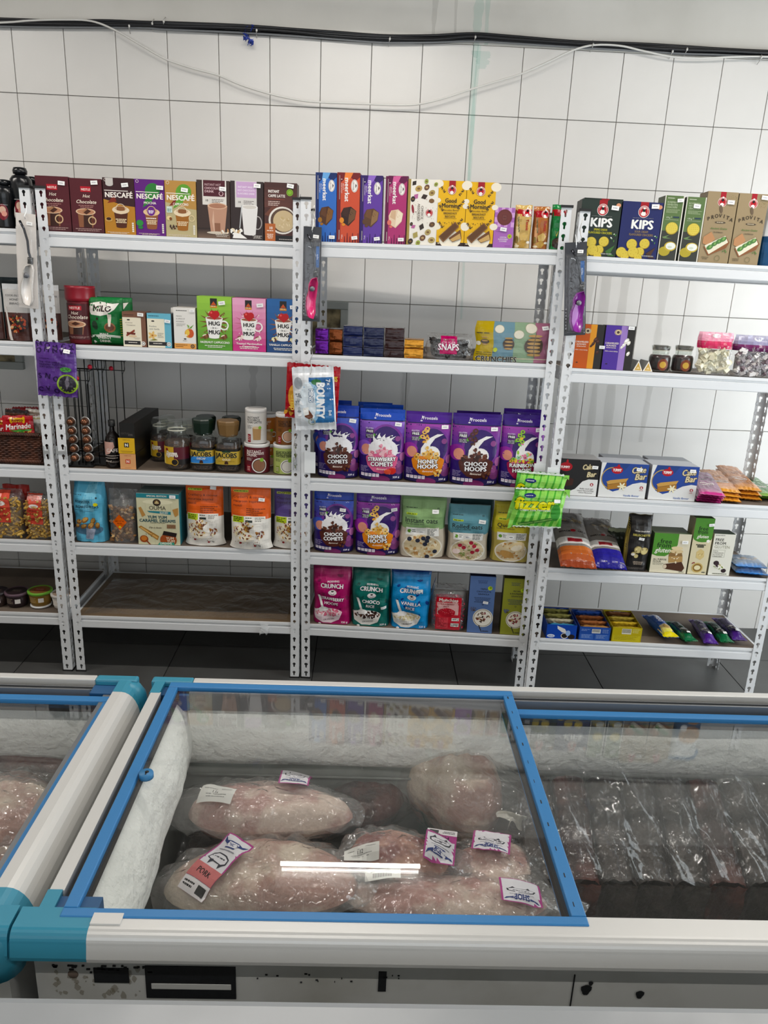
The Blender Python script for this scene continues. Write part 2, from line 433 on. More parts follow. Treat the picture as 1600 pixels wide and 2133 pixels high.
# right wall with the shop window, front wall with the entrance
def wall_hole(name, ax, p, th, a0, a1, h0, h1, z0, z1):
    w = MB()
    for (u0, u1, c0, c1) in ((a0, h0, 0, ZC), (h1, a1, 0, ZC), (h0, h1, 0, z0), (h0, h1, z1, ZC)):
        if u1-u0 < .001 or c1-c0 < .001: continue
        if ax == 'x': w.box(p, u0, c0, p+th, u1, c1)
        else: w.box(u0, p, c0, u1, p+th, c1)
    return struct(w.build(name, M_paint))
wall_hole('wall_right', 'x', XR, .15, YF, .16, -2.4, -.35, .25, 2.3)
wall_hole('wall_front', 'y', YF-.15, .15, XL, XR, -.9, 3.4, .05, 2.5)
M_alu = mat('window_frame_aluminium', '#b9bcbe', .4, .6)
w = MB()
for y in (-2.4, -1.4, -.39): w.box(XR+.04, y, .25, XR+.09, y+.04, 2.3)
for z in (.25, 2.26): w.box(XR+.04, -2.4, z, XR+.09, -.35, z+.04)
win = struct(w.build('window_1', M_alu))
M_glass = clear('window_glass', ior=1.5)
w = MB(); w.box(XR+.06, -2.38, .27, XR+.066, -.37, 2.28); struct(w.build('window_pane', M_glass, win))
# fluorescent battens
M_bat = mat('batten_white', '#e4e4e0', .5)
m_, nt_, b_ = nodes('lit_tube'); MATS['lit_tube'] = m_
b_.inputs['Emission Color'].default_value = (1, .98, .94, 1); b_.inputs['Emission Strength'].default_value = 9
for i, (x, y, z, L) in enumerate(TUBES):
    t = empty('fluorescent_light', Matrix.Translation((x, y, z)))
    b = MB(); b.box(-L/2-.02, -.03, .02, L/2+.02, .03, .07); b.box(-L/2-.01, -.012, -.012, -L/2+.006, .012, .02); b.box(L/2-.006, -.012, -.012, L/2+.01, .012, .02); b.build('batten', M_bat, t)
    b = MB(); b.tube([(-L/2, 0, 0), (L/2, 0, 0)], .006, 10); b.build('lamp_tube', m_, t)
    if z < 2.7:
        b = MB(); b.tube([(-L/3, 0, .07), (-L/3, 0, ZC-z)], .002); b.tube([(L/3, 0, .07), (L/3, 0, ZC-z)], .002); b.build('suspension_wire', M_bat, t)
    tag(t, 'short suspended tube lamp over the shelves, mirrored as a white line in the freezer lid' if i == 0 else 'ceiling tube lamp %s, over the %s' % ('near the shelves' if y > -2 else 'behind the photographer', 'left end' if x < 0 else 'middle' if x < 2 else 'right end'), 'lamp', None if i == 0 else 'ceiling tube lamps')

# stains running down the wall
M_stain = clear('green_damp_stain', haze=.13, hazecol=(.18, .62, .52), ior=1.02)
M_stain2 = clear('grey_drip_stain', haze=.13, hazecol=(.35, .34, .31), ior=1.02)
def streaks(name, specs, mtl, par):
    b = MB()
    for (x, z1, z0, wd, sd) in specs:
        r_ = random.Random(sd); n = 14; L_ = []; R_ = []
        for k in range(n+1):
            t = k/n; z = z1+(z0-z1)*t; ww = wd*(1-.55*t)*r_.uniform(.6, 1.25); xx = x+.006*math.sin(4*t+sd)
            L_.append((xx-ww/2, z)); R_.append((xx+ww/2, z))
        for k in range(n):
            yy = -.0016-.0001*sd if z1 <= WT+.01 else -.0046-.0001*sd
            b.face([(L_[k][0], yy, L_[k][1]), (L_[k+1][0], yy, L_[k+1][1]), (R_[k+1][0], yy, R_[k+1][1]), (R_[k][0], yy, R_[k][1])])
    return b.build(name, mtl, par)
streaks('green_stain', [(1.765, ZC, WT, .06, 1), (1.80, ZC, WT, .03, 2), (1.772, WT, 1.40, .018, 3), (1.765, WT, 1.85, .03, 4), (1.785, 2.40, 2.34, .07, 5)], M_stain, wall)
streaks('drip_stain', [(1.60, ZC, WT+.02, .035, 1), (1.68, ZC, WT+.01, .02, 2), (2.30, 1.62, .85, .06, 3), (2.46, 1.62, .3, .05, 4), (2.38, 1.60, .55, .04, 5), (2.62, 1.62, .9, .04, 6), (1.55, 1.25, .80, .05, 7), (2.2, 1.2, .3, .05, 8), (.9, 1.22, .9, .04, 9)], M_stain2, wall)

# cable bundle along the top of the tiles
M_cab = mat('black_cable_sheath', '#17181c', .38, 0, (30, .2)); M_cabg = mat('grey_cable_sheath', '#74777a', .5); M_cabw = mat('white_cable_sheath', '#d9d8d3', .45)
def cab(pix, y=-.012):
    out = []
    for (u, v) in pix: p = ay(u, v, y); out.append((p.x, y, p.z))
    # smooth
    res = []
    for i in range(len(out)-1):
        p0 = out[max(i-1, 0)]; p1 = out[i]; p2 = out[i+1]; p3 = out[min(i+2, len(out)-1)]
        for k in range(6):
            t = k/6; res.append(tuple(.5*((2*p1[a])+(-p0[a]+p2[a])*t+(2*p0[a]-5*p1[a]+4*p2[a]-p3[a])*t*t+(-p0[a]+3*p1[a]-3*p2[a]+p3[a])*t**3) for a in range(3)))
    res.append(out[-1]); return res
cb = empty('cable_bundle', Matrix.Translation((1.4, -.01, 2.42)))
base_ = [(-260, 38), (0, 47), (120, 50), (215, 51), (310, 53), (345, 54), (500, 61), (620, 68), (700, 75), (800, 81), (900, 82), (985, 78), (1060, 82), (1200, 92), (1330, 99), (1420, 104), (1500, 108), (1600, 112), (1800, 122)]
for k, (dv, dy, rad, mt_) in enumerate([(-3, -.012, .009, M_cab), (5, -.010, .007, M_cab), (1, -.024, .006, M_cab), (8, -.018, .0035, M_cabg), (-6, -.016, .005, M_cab)]):
    r_ = random.Random(k+3); pts = [(u, v+dv+r_.uniform(-1.6, 1.6)) for u, v in base_]
    b = MB(); b.tube([(p[0], dy, p[2]) for p in cab(pts)], rad, 8); o = b.build('cable', mt_); o.parent = cb; o.matrix_parent_inverse = cb.matrix_world.inverted()
b = MB()
for u, v in ((318, 50), (342, 46), (535, 64), (812, 82), (990, 78), (1235, 94), (1400, 108), (1430, 104), (1585, 120), (270, 55)):
    p = ay(u, v, -.02); b.tube([(p.x-.003, -.004, p.z-.020), (p.x, -.034, p.z), (p.x+.002, -.004, p.z+.02)], .0016, 5)
    p = ay(u, v, -.03); b.lathe([(.003, p.z-.004), (.0036, p.z), (.003, p.z+.004)], 8, cx=p.x, cy=-.036)
o = b.build('cable_clip', M_cabw); o.parent = cb; o.matrix_parent_inverse = cb.matrix_world.inverted()
tag(cb, 'thick bundle of black cables clipped along the top edge of the wall tiles', 'cable')
b = MB(); b.tube([(p[0], p[1], p[2]) for p in cab([(-200, 52), (0, 47), (60, 43), (130, 41), (190, 44), (240, 63), (300, 98), (345, 123), (400, 142), (455, 157), (500, 176), (560, 195), (620, 208), (665, 213), (720, 215), (770, 217), (830, 219), (872, 217), (920, 206), (975, 188), (1040, 168), (1085, 154), (1140, 130), (1190, 106), (1235, 94), (1290, 95), (1340, 106), (1400, 118), (1460, 121), (1540, 118), (1600, 118), (1700, 121)], -.03)], .0036, 7)
tag(b.build('white_cable', M_cabw), 'thin white cable sagging across the wall tiles below the black bundle', 'cable')
M_bluepl = mat('blue_cellophane', '#2b3f94', .2, .3, (80, .8))
b = MB(); r_ = random.Random(7)
for (u, v) in ((515, 62), (517, 80), (522, 86), (510, 76), (528, 58)):
    p = ay(u, v, -.035); c = Vector((p.x, -.035, p.z))
    for k in range(7):
        q = [c+Vector((r_.uniform(-.012, .012), r_.uniform(-.008, .008), r_.uniform(-.018, .014))) for _ in range(3)]; b.face(q)
tag(b.build('blue_ribbon_scrap', M_bluepl), 'scrap of shiny blue ribbon tied round the black cable bundle', 'ribbon')
# framed vents / hatch on the wall
M_vf = mat('vent_frame_grey', '#8f938f', .5); M_vin = mat('stained_hatch_board', '#958866', .8, 0, (20, .6), ('#4c4432', 14, .45, .62))
def hatch(x0, z0, x1, z1, label):
    t = empty('wall_hatch', Matrix.Translation(((x0+x1)/2, 0, (z0+z1)/2))); a, c = (x1-x0)/2, (z1-z0)/2; fw = .032
    b = MB()
    for q in ((-a, -c, a, -c+fw), (-a, c-fw, a, c), (-a, -c+fw, -a+fw, c-fw), (a-fw, -c+fw, a, c-fw)): b.box(q[0], -.022, q[1], q[2], .01, q[3], bev=.003)
    b.build('frame', M_vf, t); b = MB(); b.box(-a+fw, -.010, -c+fw, a-fw, .01, c-fw); b.build('panel', M_vin, t); tag(t, label, 'hatch')
hatch(1.03, 1.235, 1.298, 1.452, 'grey framed hatch with stained beige panel on the wall behind the coated-block shelf')
hatch(-.30, 1.118, -.075, 1.31, 'grey framed hatch on the wall at the left edge behind the spice basket')
hatch(-.42, .185, -.19, .245, 'low speckled inset panel on the wall above the row of tubs') if False else None

# ================================================================== SHELVING
M_steel = mat('white_powder_coated_steel', '#dcdee0', .38, .0, (200, .04))
M_cap = mat('black_plastic_cap', '#141414', .5)
M_board = mat('brown_chipboard', '#6f6255', .75, 0, (60, .2), ('#5b4f45', 6, .35, .7))
M_pallet = mat('wrapped_cardboard', '#7c6a54', .35, 0, (9, .5, 3, .01), ('#6a5843', 3, .4, .65))
PITCH, PH, FL, NH = .0375, 1.80, .034, 48
def keyhole(big):
    R_, w2, L_ = (.0076, .0032, .0165) if big else (.0061, .0030, .0142); pts = []
    a1 = math.asin(w2/R_)
    for k in range(9):
        a = -math.pi/2+a1+(2*math.pi-2*a1)*k/8; ry = R_*(.82 if big else 1)
        pts.append((R_*math.cos(a), ry*math.sin(a)))
    pts += [(-w2, -L_+w2*.6), (-w2*.5, -L_), (w2*.5, -L_), (w2, -L_+w2*.6)]
    return pts
def post_mesh(big, sx, sy):
    """angle post: corner at origin, front flange along sx*x, side flange along sy*y"""
    b = MB(); hp = keyhole(big); hc = .019
    def side(fn, flip):
        for k in range(NH):
            zc = .003+PITCH*(k)+.0225; z0, z1 = .0+PITCH*k, PITCH*(k+1); x0, x1 = 0, FL
            out = []
            for (px, pz) in hp:
                cand = []
                if px > 1e-9: cand.append((x1-hc)/px)
                if px < -1e-9: cand.append((x0-hc)/px)
                if pz > 1e-9: cand.append((z1-zc)/pz)
                if pz < -1e-9: cand.append((z0-zc)/pz)
                t = min(cand); out.append((hc+px*t, zc+pz*t))
            n = len(hp)
            for i in range(n):
                j = (i+1) % n; A_, B_ = out[i], out[j]; pts = [(hc+hp[i][0], zc+hp[i][1]), A_]
                def edge(q): return ('R' if abs(q[0]-x1) < 1e-7 else 'L' if abs(q[0]-x0) < 1e-7 else 'T' if abs(q[1]-z1) < 1e-7 else 'B')
                ea, eb = edge(A_), edge(B_)
                if ea != eb:
                    cs = {'R': x1, 'L': x0}; zs = {'T': z1, 'B': z0}
                    cx = cs.get(ea, cs.get(eb)); cz = zs.get(ea, zs.get(eb))
                    if cx is not None and cz is not None: pts.append((cx, cz))
                pts += [B_, (hc+hp[j][0], zc+hp[j][1])]
                q = [fn(a, z) for a, z in pts]
                b.face(q[::-1] if flip else q)
    side(lambda a, z: (sx*a, 0, z), False); side(lambda a, z: (0, sy*a, z), True)
    return b
PM = {}
def add_post(parent, S, t, sx, sy, big, joint=False):
    key = (big, sx, sy)
    if key not in PM:
        o = post_mesh(big, sx, sy).build('post', M_steel); bm = bmesh.new(); bm.from_mesh(o.data)
        bmesh.ops.remove_doubles(bm, verts=bm.verts, dist=1e-5); bmesh.ops.recalc_face_normals(bm, faces=bm.faces)
        bmesh.ops.solidify(bm, geom=bm.faces[:], thickness=.0014); bm.to_mesh(o.data); bm.free(); PM[key] = o.data
    else: o = bpy.data.objects.new('post', PM[key]); COL.objects.link(o)
    o.parent = parent; o.location = (S, t, 0)
    c = MB(); x0, x1 = sorted((-sx*.003, sx*(FL+.003))); y0, y1 = sorted((-sy*.003, sy*(FL+.003)))
    c.box(x0, y0, -.001, x1, y0+.006 if sy > 0 else y1, .006); c.box(x0 if sx > 0 else x1-.006, y0, -.001, x0+.006 if sx > 0 else x1, y1, .006)
    p = c.build('foot', M_cap, o)
    c = MB(); c.box(x0, -.004 if sy > 0 else -.002, PH, x1, .002 if sy > 0 else .004, PH+.008); c.box(-.004 if sx > 0 else -.002, y0, PH, .002 if sx > 0 else .004, y1, PH+.008); c.build('end_cap', M_cap, o)
    return o
BEAM = [(.004, 0), (-.001, 0), (-.0015, -.010), (.005, -.0125), (.0055, -.018), (-.0015, -.0205), (-.0018, -.047), (0, -.0495), (.008, -.0495), (.008, -.047), (.003, -.045), (.009, -.02), (.009, -.002)]
def unit(n, label, board_mats):
    U_ = UN[n]; big = U_.hole == 'big'; root = empty('shelving_unit', U_.mw.copy()); tag(root, label, 'shelving unit', None)
    a, c, d = -.019, HW+.019, U_.depth
    add_post(root, a, 0, 1, 1, big); add_post(root, c, 0, -1, 1, big); add_post(root, a, d, 1, -1, big); add_post(root, c, d, -1, -1, big)
    for k, z in enumerate(U_.z):
        b = MB(); b.sweep([(q+.0034, z+h) for q, h in BEAM], 'x', a+.003, c-.003); b.build('front_beam', M_steel, root)
        b = MB(); b.sweep([(d-.0034-q, z+h) for q, h in BEAM], 'x', a+.003, c-.003); b.build('back_beam', M_steel, root)
        for S in (a+.004, c-.0055):
            b = MB(); b.box(S, .012, z-.046, S+.0015, d-.012, z); b.box(S-.006 if S > .4 else S, .012, z-.0015-.001, S+.008 if S < .4 else S+.0015, d-.012, z-.001); b.build('side_beam', M_steel, root)
        b = MB(); b.box(a+.008, .012, z-.012, c-.008, d-.012, z-.0012, bev=.001); b.build('shelf_board', board_mats[k], root)
        # rivets in the two keyholes the beam covers
    return root
bd = [M_board]*5
UA = unit('A', 'white perforated steel shelving unit cut off by the left edge, with pasta and tubs', bd)
UB = unit('B', 'white perforated steel shelving unit with coffee and an empty bottom shelf', [M_board]*4+[M_pallet])
UC = unit('C', 'white perforated steel shelving unit full of bright purple and blue cereal pouches', bd)
UD = unit('D', 'white perforated steel shelving unit at the right, with cake and cracker boxes', bd)
# half-height joint plates and card tags on the posts
def card(u0, v0, u1, v1, n, t, name, label, cat, mtl, th=.0012):
    U_ = UN[n]; z1 = U_.Z(v0, U_.S(u0, t, 1), t); s0 = U_.S(u0, t, z1); z0 = U_.Z(v1, s0, t); s1 = U_.S(u1, t, (z0+z1)/2); s0 = U_.S(u0, t, (z0+z1)/2)
    b = MB(); b.box(s0, t, z0, s1, t+th, z1, bev=.0004); o = b.build(name, mtl); o.matrix_world = U_.mw
    return tag(o, label, cat)
M_card = mat('blank_card', '#e6e9ea', .6)
card(634, 941, 657, 985, 'C', -.003, 'price_card', 'blank white card stuck on the post left of the purple cereal pouches', 'card', M_card)
card(1112, 965, 1136, 990, 'C', -.003, 'price_card', 'white card on the post beside the rightmost purple cereal pouch', 'card', M_card)
card(1140, 973, 1163, 995, 'D', -.003, 'price_card', 'white card on the post just above the green sweet packs, at the cake bar shelf', 'card', M_card)
M_clip = mat('galvanised_joint', '#b8babb', .35, .5)
for (n, u0, u1, v0, v1) in (('A', 91, 104, 929, 955), ('B', 118, 139, 929, 956), ('B', 610, 618, 952, 979)):
    U_ = UN[n]; t = -.003; z1 = U_.Z(v0, U_.S(u0, t, .9), t); z0 = U_.Z(v1, U_.S(u0, t, .9), t); s0, s1 = U_.S(u0, t, z0), U_.S(u1, t, z0)
    b = MB(); b.box(s0, t, z0, s0+.004, t+.003, z1); b.box(s1-.004, t, z0, s1, t+.003, z1); b.box(s0, t+.001, (z0+z1)/2-.006, s1, t+.003, (z0+z1)/2+.006)
    b.build('post_joint', M_clip, {'A': UA, 'B': UB}[n])
# crumpled cling film over the empty bottom shelf
M_film = clear('cling_film', haze=.03, ior=1.4, boost=1.4, bump=(14, 1.0), rough=.12)
U_ = UN['B']; b = MB()
b.grid(lambda u, v: (.02+.80*u, .02+.36*v, U_.z[4]+.003+.010*abs(noise.noise(Vector((u*7, v*5+u*3, 1))))), 60, 30)
o = b.build('plastic_film', M_film); o.matrix_world = U_.mw; tag(o, 'crumpled clear plastic film covering the empty brown bottom shelf', 'plastic film')
b = MB(); r_ = random.Random(5)
for k in range(9):
    q = [Vector((.735+r_.uniform(-.02, .02), -.006-r_.uniform(0, .004), U_.z[4]-.02+r_.uniform(-.035, .02))) for _ in range(4)]; b.face(q)
o = b.build('tape_tuft', clear('tape_clear', haze=.35, ior=1.5, bump=(60, 1))); o.matrix_world = U_.mw; tag(o, 'torn tuft of clear tape hanging from the lowest coffee-unit beam', 'tape')

# ================================================================== FREEZERS
M_rail = mat('satin_aluminium_rail', '#cdcdca', .34, .15, (400, .03)); M_railg = mat('grooved_rail_grey', '#86898c', .35, .6)
M_fwhite = mat('freezer_white_enamel', '#c4c6c4', .4, 0, (30, .05), ('#a09f97', 5, .5, .8))
M_teal = mat('teal_plastic', '#2f86a0', .4, 0, (300, .03)); M_blue = mat('blue_lid_plastic', '#2a76b0', .42, 0, (300, .04)); M_dblue = mat('deep_blue_plastic', '#1b5280', .5)
M_liner = mat('freezer_liner', '#959a96', .5, 0, (20, .3), ('#6f7470', 8, .35, .7))
M_frost = mat('frost', '#f4f6f2', .85, 0, (55, 1.0, 6, .008), ('#e6e9e4', 7, .4, .7))
M_black = mat('black_gasket', '#101112', .6)
M_lid = clear('freezer_lid_glass', tint=(.985, .99, .988), ior=1.5, boost=1.0, haze=.004, rough=.004)
ZT = .80
def frost_sheet(parent, fn, nu, nv, name='frost_layer'):
    b = MB(); b.grid(fn, nu, nv); return b.build(name, M_frost, parent)
def lid(parent, x0, x1, y0, y1, z, miter=True, wide=.018, lockx=None, seam=False):
    L_ = empty('sliding_lid'); L_.parent = parent
    b = MB()
    for q in ((x0, y0, x1, y0+wide*.8), (x0, y1-wide, x1, y1), (x0, y0+wide*.8, x0+wide, y1-wide), (x1-wide*1.1, y0+wide*.8, x1, y1-wide)): b.box(q[0], q[1], z-.014, q[2], q[3], z, bev=.0015)
    b.build('lid_frame', M_blue, L_)
    if seam:
        b = MB(); r_ = random.Random(3)
        for k in range(11): yy = y0+.03+(y1-y0-.06)*k/10; b.box(x1-.013, yy, z-.0005, x1-.0122+r_.uniform(0, .0015), yy+.008, z+.0003)
        b.build('seam_marks', M_black, L_)
    b = MB(); b.box(x0+wide-.002, y0+wide*.8-.002, z-.009, x1-wide*1.1+.002, y1-wide+.002, z-.005); b.build('glass_pane', M_lid, L_)
    b = MB()
    for q in ((x0+wide, y0+wide*.8, x0+wide+.004, y1-wide), (x1-wide*1.1-.006, y0+wide*.8, x1-wide*1.1, y1-wide), (x0+wide, y1-wide-.004, x1-wide, y1-wide)): b.box(q[0], q[1], z-.022, q[2], q[3], z-.0095)
    b.build('lid_gasket', M_black, L_)
    if lockx:
        b = MB(); b.lathe([(.0115, z-.006), (.0115, z+.002), (.0105, z+.0035), (0.0001, z+.0035)], 24, cx=lockx[0], cy=lockx[1]); k_ = b.build('lid_lock', mat('lock_blue', '#2f76a8', .45), L_)
        b = MB(); b.lathe([(.0033, z+.0036), (.0033, z+.0040), (.0001, z+.0040)], 14, cx=lockx[0]+.001, cy=lockx[1]+.001); b.box(lockx[0]-.0008, lockx[1]-.006, z+.0036, lockx[0]+.0016, lockx[1], z+.0040)
        b.build('keyhole', M_black, L_)
    return L_
def rail_profile(s, edge, z=ZT, style='side'):
    """s=+1: outside towards +q; flat top strip, rounded shoulder, apron"""
    pts = [(-.016, 0), (0, 0)]
    rx, rz = (.034, .052) if style == 'side' else (.014, .016)
    if style == 'front': pts.append((.012, 0))
    ox = 0 if style == 'side' else .012
    for k in range(1, 8):
        a = math.pi/2*k/7; pts.append((ox+rx*math.sin(a), -rz*(1-math.cos(a))))
    pts += [(.034, -.062), (.030, -.074), (.0, -.074), (-.016, -.03)] if style == 'side' else [(.030, -.034), (.029, -.040), (.022, -.042), (.0, -.042), (-.016, -.03)]
    if style == 'flat': pts = [(-.020, 0), (-.001, 0), (0, -.001), (.004, -.03), (.004, -.06), (-.016, -.06)]
    return [(edge+s*q, z+h) for q, h in pts]
def freezer(label, x0, x1, yf, yb, low_front=True, split=None, lock=None, left_curve=True, right_curve=True):
    """x0,x1 edges of the flat rims; yf, yb front/back edges"""
    root = empty('chest_freezer', Matrix.Translation(((x0+x1)/2, (yf+yb)/2, 0))); C_ = root.matrix_world.inverted()
    inner = empty('cabinet'); inner.parent = root; inner.matrix_parent_inverse = C_
    P_ = lambda o: (setattr(o, 'parent', root), setattr(o, 'matrix_parent_inverse', C_.copy()), o)[-1]
    bpy.data.objects.remove(inner)
    # outer body walls
    b = MB(); zi = .757
    bx0, bx1, by0, by1 = x0-.006, x1+.006, yf-.004, yb+.004
    lx0, lx1, ly0, ly1 = x0+.045, x1-.045, yf+.018, yb-.030
    b.box(bx0, by0, .06, lx0, by1, zi); b.box(lx1, by0, .06, bx1, by1, zi); b.box(lx0, by0, .06, lx1, ly0, zi); b.box(lx0, ly1, .06, lx1, by1, zi); b.box(lx0, ly0, .06, lx1, ly1, .16)
    P_(b.build('cabinet', M_fwhite))
    b = MB(); e = .001
    b.face([(lx0+e, ly0, .161), (lx0+e, ly1, .161), (lx0+e, ly1, ZT-.02), (lx0+e, ly0, ZT-.02)]); b.face([(lx1-e, ly0, .161), (lx1-e, ly1, .161), (lx1-e, ly1, ZT-.02), (lx1-e, ly0, ZT-.02)][::-1])
    b.face([(lx0, ly0+e, .161), (lx1, ly0+e, .161), (lx1, ly0+e, ZT-.02), (lx0, ly0+e, ZT-.02)]); b.face([(lx0, ly1-e, .161), (lx1, ly1-e, .161), (lx1, ly1-e, ZT-.02), (lx0, ly1-e, ZT-.02)][::-1]); b.face([(lx0, ly0, .162), (lx1, ly0, .162), (lx1, ly1, .162), (lx0, ly1, .162)])
    P_(b.build('liner', M_liner))
    # rails
    cw = .072
    b = MB(); b.sweep(rail_profile(-1, yf+.0, style='front'), 'x', x0+cw, x1-cw, sm=False); b.box(x0+cw, yf+.0, zi, x1-cw, yf+.014, ZT-.006); P_(fixn(b.build('front_rail', M_rail)))
    b = MB(); b.box(x0+cw, yb-.018, zi, x1-cw, yb, ZT, bev=.002); P_(b.build('back_rail', M_rail))
    b = MB(); b.box(x0+cw, yb-.050, zi, x1-cw, yb-.018, ZT-.020)
    for k in range(3): b.box(x0+cw, yb-.026-.008*k, ZT-.020, x1-cw, yb-.023-.008*k, ZT-.012-.001*k)
    b.box(x0+cw, yb-.050, ZT-.020, x1-cw, yb-.046, ZT-.004); P_(b.build('back_track', M_railg))
    if left_curve: b = MB(); b.sweep(rail_profile(-1, x0, style='flat'), 'y', yf+.045, yb-.058); P_(fixn(b.build('left_rail', M_rail)))
    b = MB(); b.sweep(rail_profile(1, x1-.008), 'y', yf+.045, yb-.058); P_(fixn(b.build('right_rail', M_rail)))
    for sx, xe in ((1, x0), (-1, x1)):
        xa, xb = sorted((xe+sx*.024, xe+sx*.045)); b = MB(); b.box(xa, yf+.02, zi, xb, yb-.05, ZT-.012); P_(b.build('side_track', M_railg))
    # corner caps
    for sx, xe in ((1, x0), (-1, x1)):
        o1, o2 = -.034*sx, cw*sx
        b = MB(); pr = rail_profile(-1, yf+.0005, ZT+.0006, 'front'); xa, xb = sorted((xe-sx*.022, xe+o2)); b.sweep(pr, 'x', xa, xb)
        pr = rail_profile(-sx, xe+sx*.008 if sx < 0 else xe-.002, ZT+.0003, 'side' if sx < 0 else 'flat'); b.sweep(pr, 'y', yf-.010 if sx < 0 else yf+.0158, yf+.046)
        if sx < 0: b.lathe([(.03, ZT-.073), (.031, ZT-.05), (.028, ZT-.022), (.018, ZT-.006), (.0001, ZT+.0004)], 20, cx=xe-sx*.001, cy=yf-.006)
        P_(fixn(b.build('corner_cap', M_teal)))
        b = MB(); pr = rail_profile(-sx, xe+sx*.008 if sx < 0 else xe-.002, ZT+.0003, 'side' if sx < 0 else 'flat'); b.sweep(pr, 'y', yb-.06, yb-.008); xa, xb = sorted((xe-sx*.010, xe+o2)); b.box(xa, yb-.020, ZT-.06, xb, yb+.0015, ZT+.0008, bev=.004)
        if sx < 0: b.lathe([(.03, ZT-.073), (.031, ZT-.05), (.028, ZT-.022), (.018, ZT-.006), (.0001, ZT+.0004)], 20, cx=xe-sx*.001, cy=yb-.028)
        P_(fixn(b.build('corner_cap', M_teal)))
        xa, xb = sorted((xe+sx*.016, xe+o2)); b = MB(); b.box(xa, yb-.052, zi, xb, yb-.020, ZT-.010); P_(b.build('cap_inset', M_dblue)); b = MB(); b.box(xa, yf+.006, zi, xb, yf+.04, ZT-.005); P_(b.build('cap_inset', M_dblue))
    tag(root, label, 'freezer'); return root, (lx0, lx1, ly0, ly1), P_
FZ, (LX0, LX1, LY0, LY1), PF = freezer('long chest freezer in the foreground with sliding glass lids in blue frames, holding bagged pork', .986, 2.62, -2.558, -1.963)
l1 = lid(None, 1.016, 1.694, -2.557, -1.985, ZT+.002, lockx=(1.047, -2.272), seam=True); l1.parent = FZ; l1.matrix_parent_inverse = FZ.matrix_world.inverted()
l2 = lid(None, 1.669, 2.585, -2.5545, -2.026, ZT-.013); l2.parent = FZ; l2.matrix_parent_inverse = FZ.matrix_world.inverted(); l2.name = 'sliding_lid'
# raised cover on the front rail left of the lid guide + body marks
b = MB(); b.box(1.058, -2.568, ZT-.004, 1.096, -2.5505, ZT+.0024, bev=.0004); PF(b.build('rail_cover', M_rail))
b = MB(); b.box(1.838, -2.5575, ZT-.013, 2.54, -2.5475, ZT-.0002, bev=.0004); PF(b.build('rail_cover', M_rail))
yb_ = -2.5635
MA = mat('adhesive_black', '#17191d', .5, 0, (70, .4))
def mark(fn_):
    b = MB(); fn_(b); b.v = [(q[0], q[1], q[2]-.013) for q in b.v]; PF(b.build('black_adhesive_mark', MA))
mark(lambda b: b.box(1.121, yb_, .688, 1.238, yb_+.004, .742)); mark(lambda b: b.box(1.055, yb_, .713, 1.10, yb_+.003, .737)); mark(lambda b: b.box(1.424, yb_, .705, 1.4345, yb_+.003, .738))
for (x, z, r0) in ((1.70, .713, .007), (1.773, .706, .0055), (1.705, .724, .003)):
    mark(lambda b: (b.face([(x+r0*math.cos(a)*(1+.3*math.sin(3*a)), yb_, z+r0*1.3*math.sin(a)) for a in [-k*math.pi/5 for k in range(10)]]), b.box(x-r0*.6, yb_+.0002, z-r0, x+r0*.6, yb_+.003, z+r0*.6)))
b = MB()
b.box(1.6815, yb_, .66, 1.683, yb_+.003, .738)
r_ = random.Random(2)
for k in range(16): x = r_.uniform(1.26, 1.45); z = r_.uniform(.715, .732); b.box(x, yb_, z, x+r_.uniform(.001, .004), yb_+.002, z+.0012)
for k in range(26): x = r_.uniform(1.0, 1.13); z = .742-abs(r_.gauss(0, .004)); b.box(x, yb_, z-.002, x+r_.uniform(.002, .008), yb_+.002, z)
b.v = [(q[0], q[1], q[2]-.013) for q in b.v]; o = PF(b.build('scuff_specks', MA)); o['kind'] = 'stuff'
b = MB(); b.box(1.128, yb_-.0005, .7035, 1.232, yb_+.003, .7135, bev=.001); b.v = [(q[0], q[1], q[2]-.013) for q in b.v]; PF(b.build('white_strip', M_fwhite))
b = MB(); b.lathe([(.0075, 0), (.006, .0015), (.0001, .0018)], 16); o = b.build('dent', mat('rusty_dent', '#6d5f55', .7)); o.matrix_world = Matrix.Translation((1.028, yb_+.002, .712)) @ Matrix.Rotation(math.pi/2, 4, 'X'); PF(o)
M_rust = clear('grime_patch', haze=.45, hazecol=(.30, .27, .20), ior=1.02)
b = MB(); r_ = random.Random(9)
for k in range(34):
    x, z, q = r_.uniform(1.0, 1.115), r_.uniform(.69, .738), r_.uniform(.001, .0045); b.face([(x+q*math.cos(a)*r_.uniform(.6, 1.4), yb_+.0012-.00002*k, z+q*1.4*math.sin(a)*r_.uniform(.6, 1.4)) for a in [-j*math.pi/4 for j in range(8)]])
b.v = [(q[0], q[1], q[2]-.013) for q in b.v]; PF(b.build('grime', M_rust))
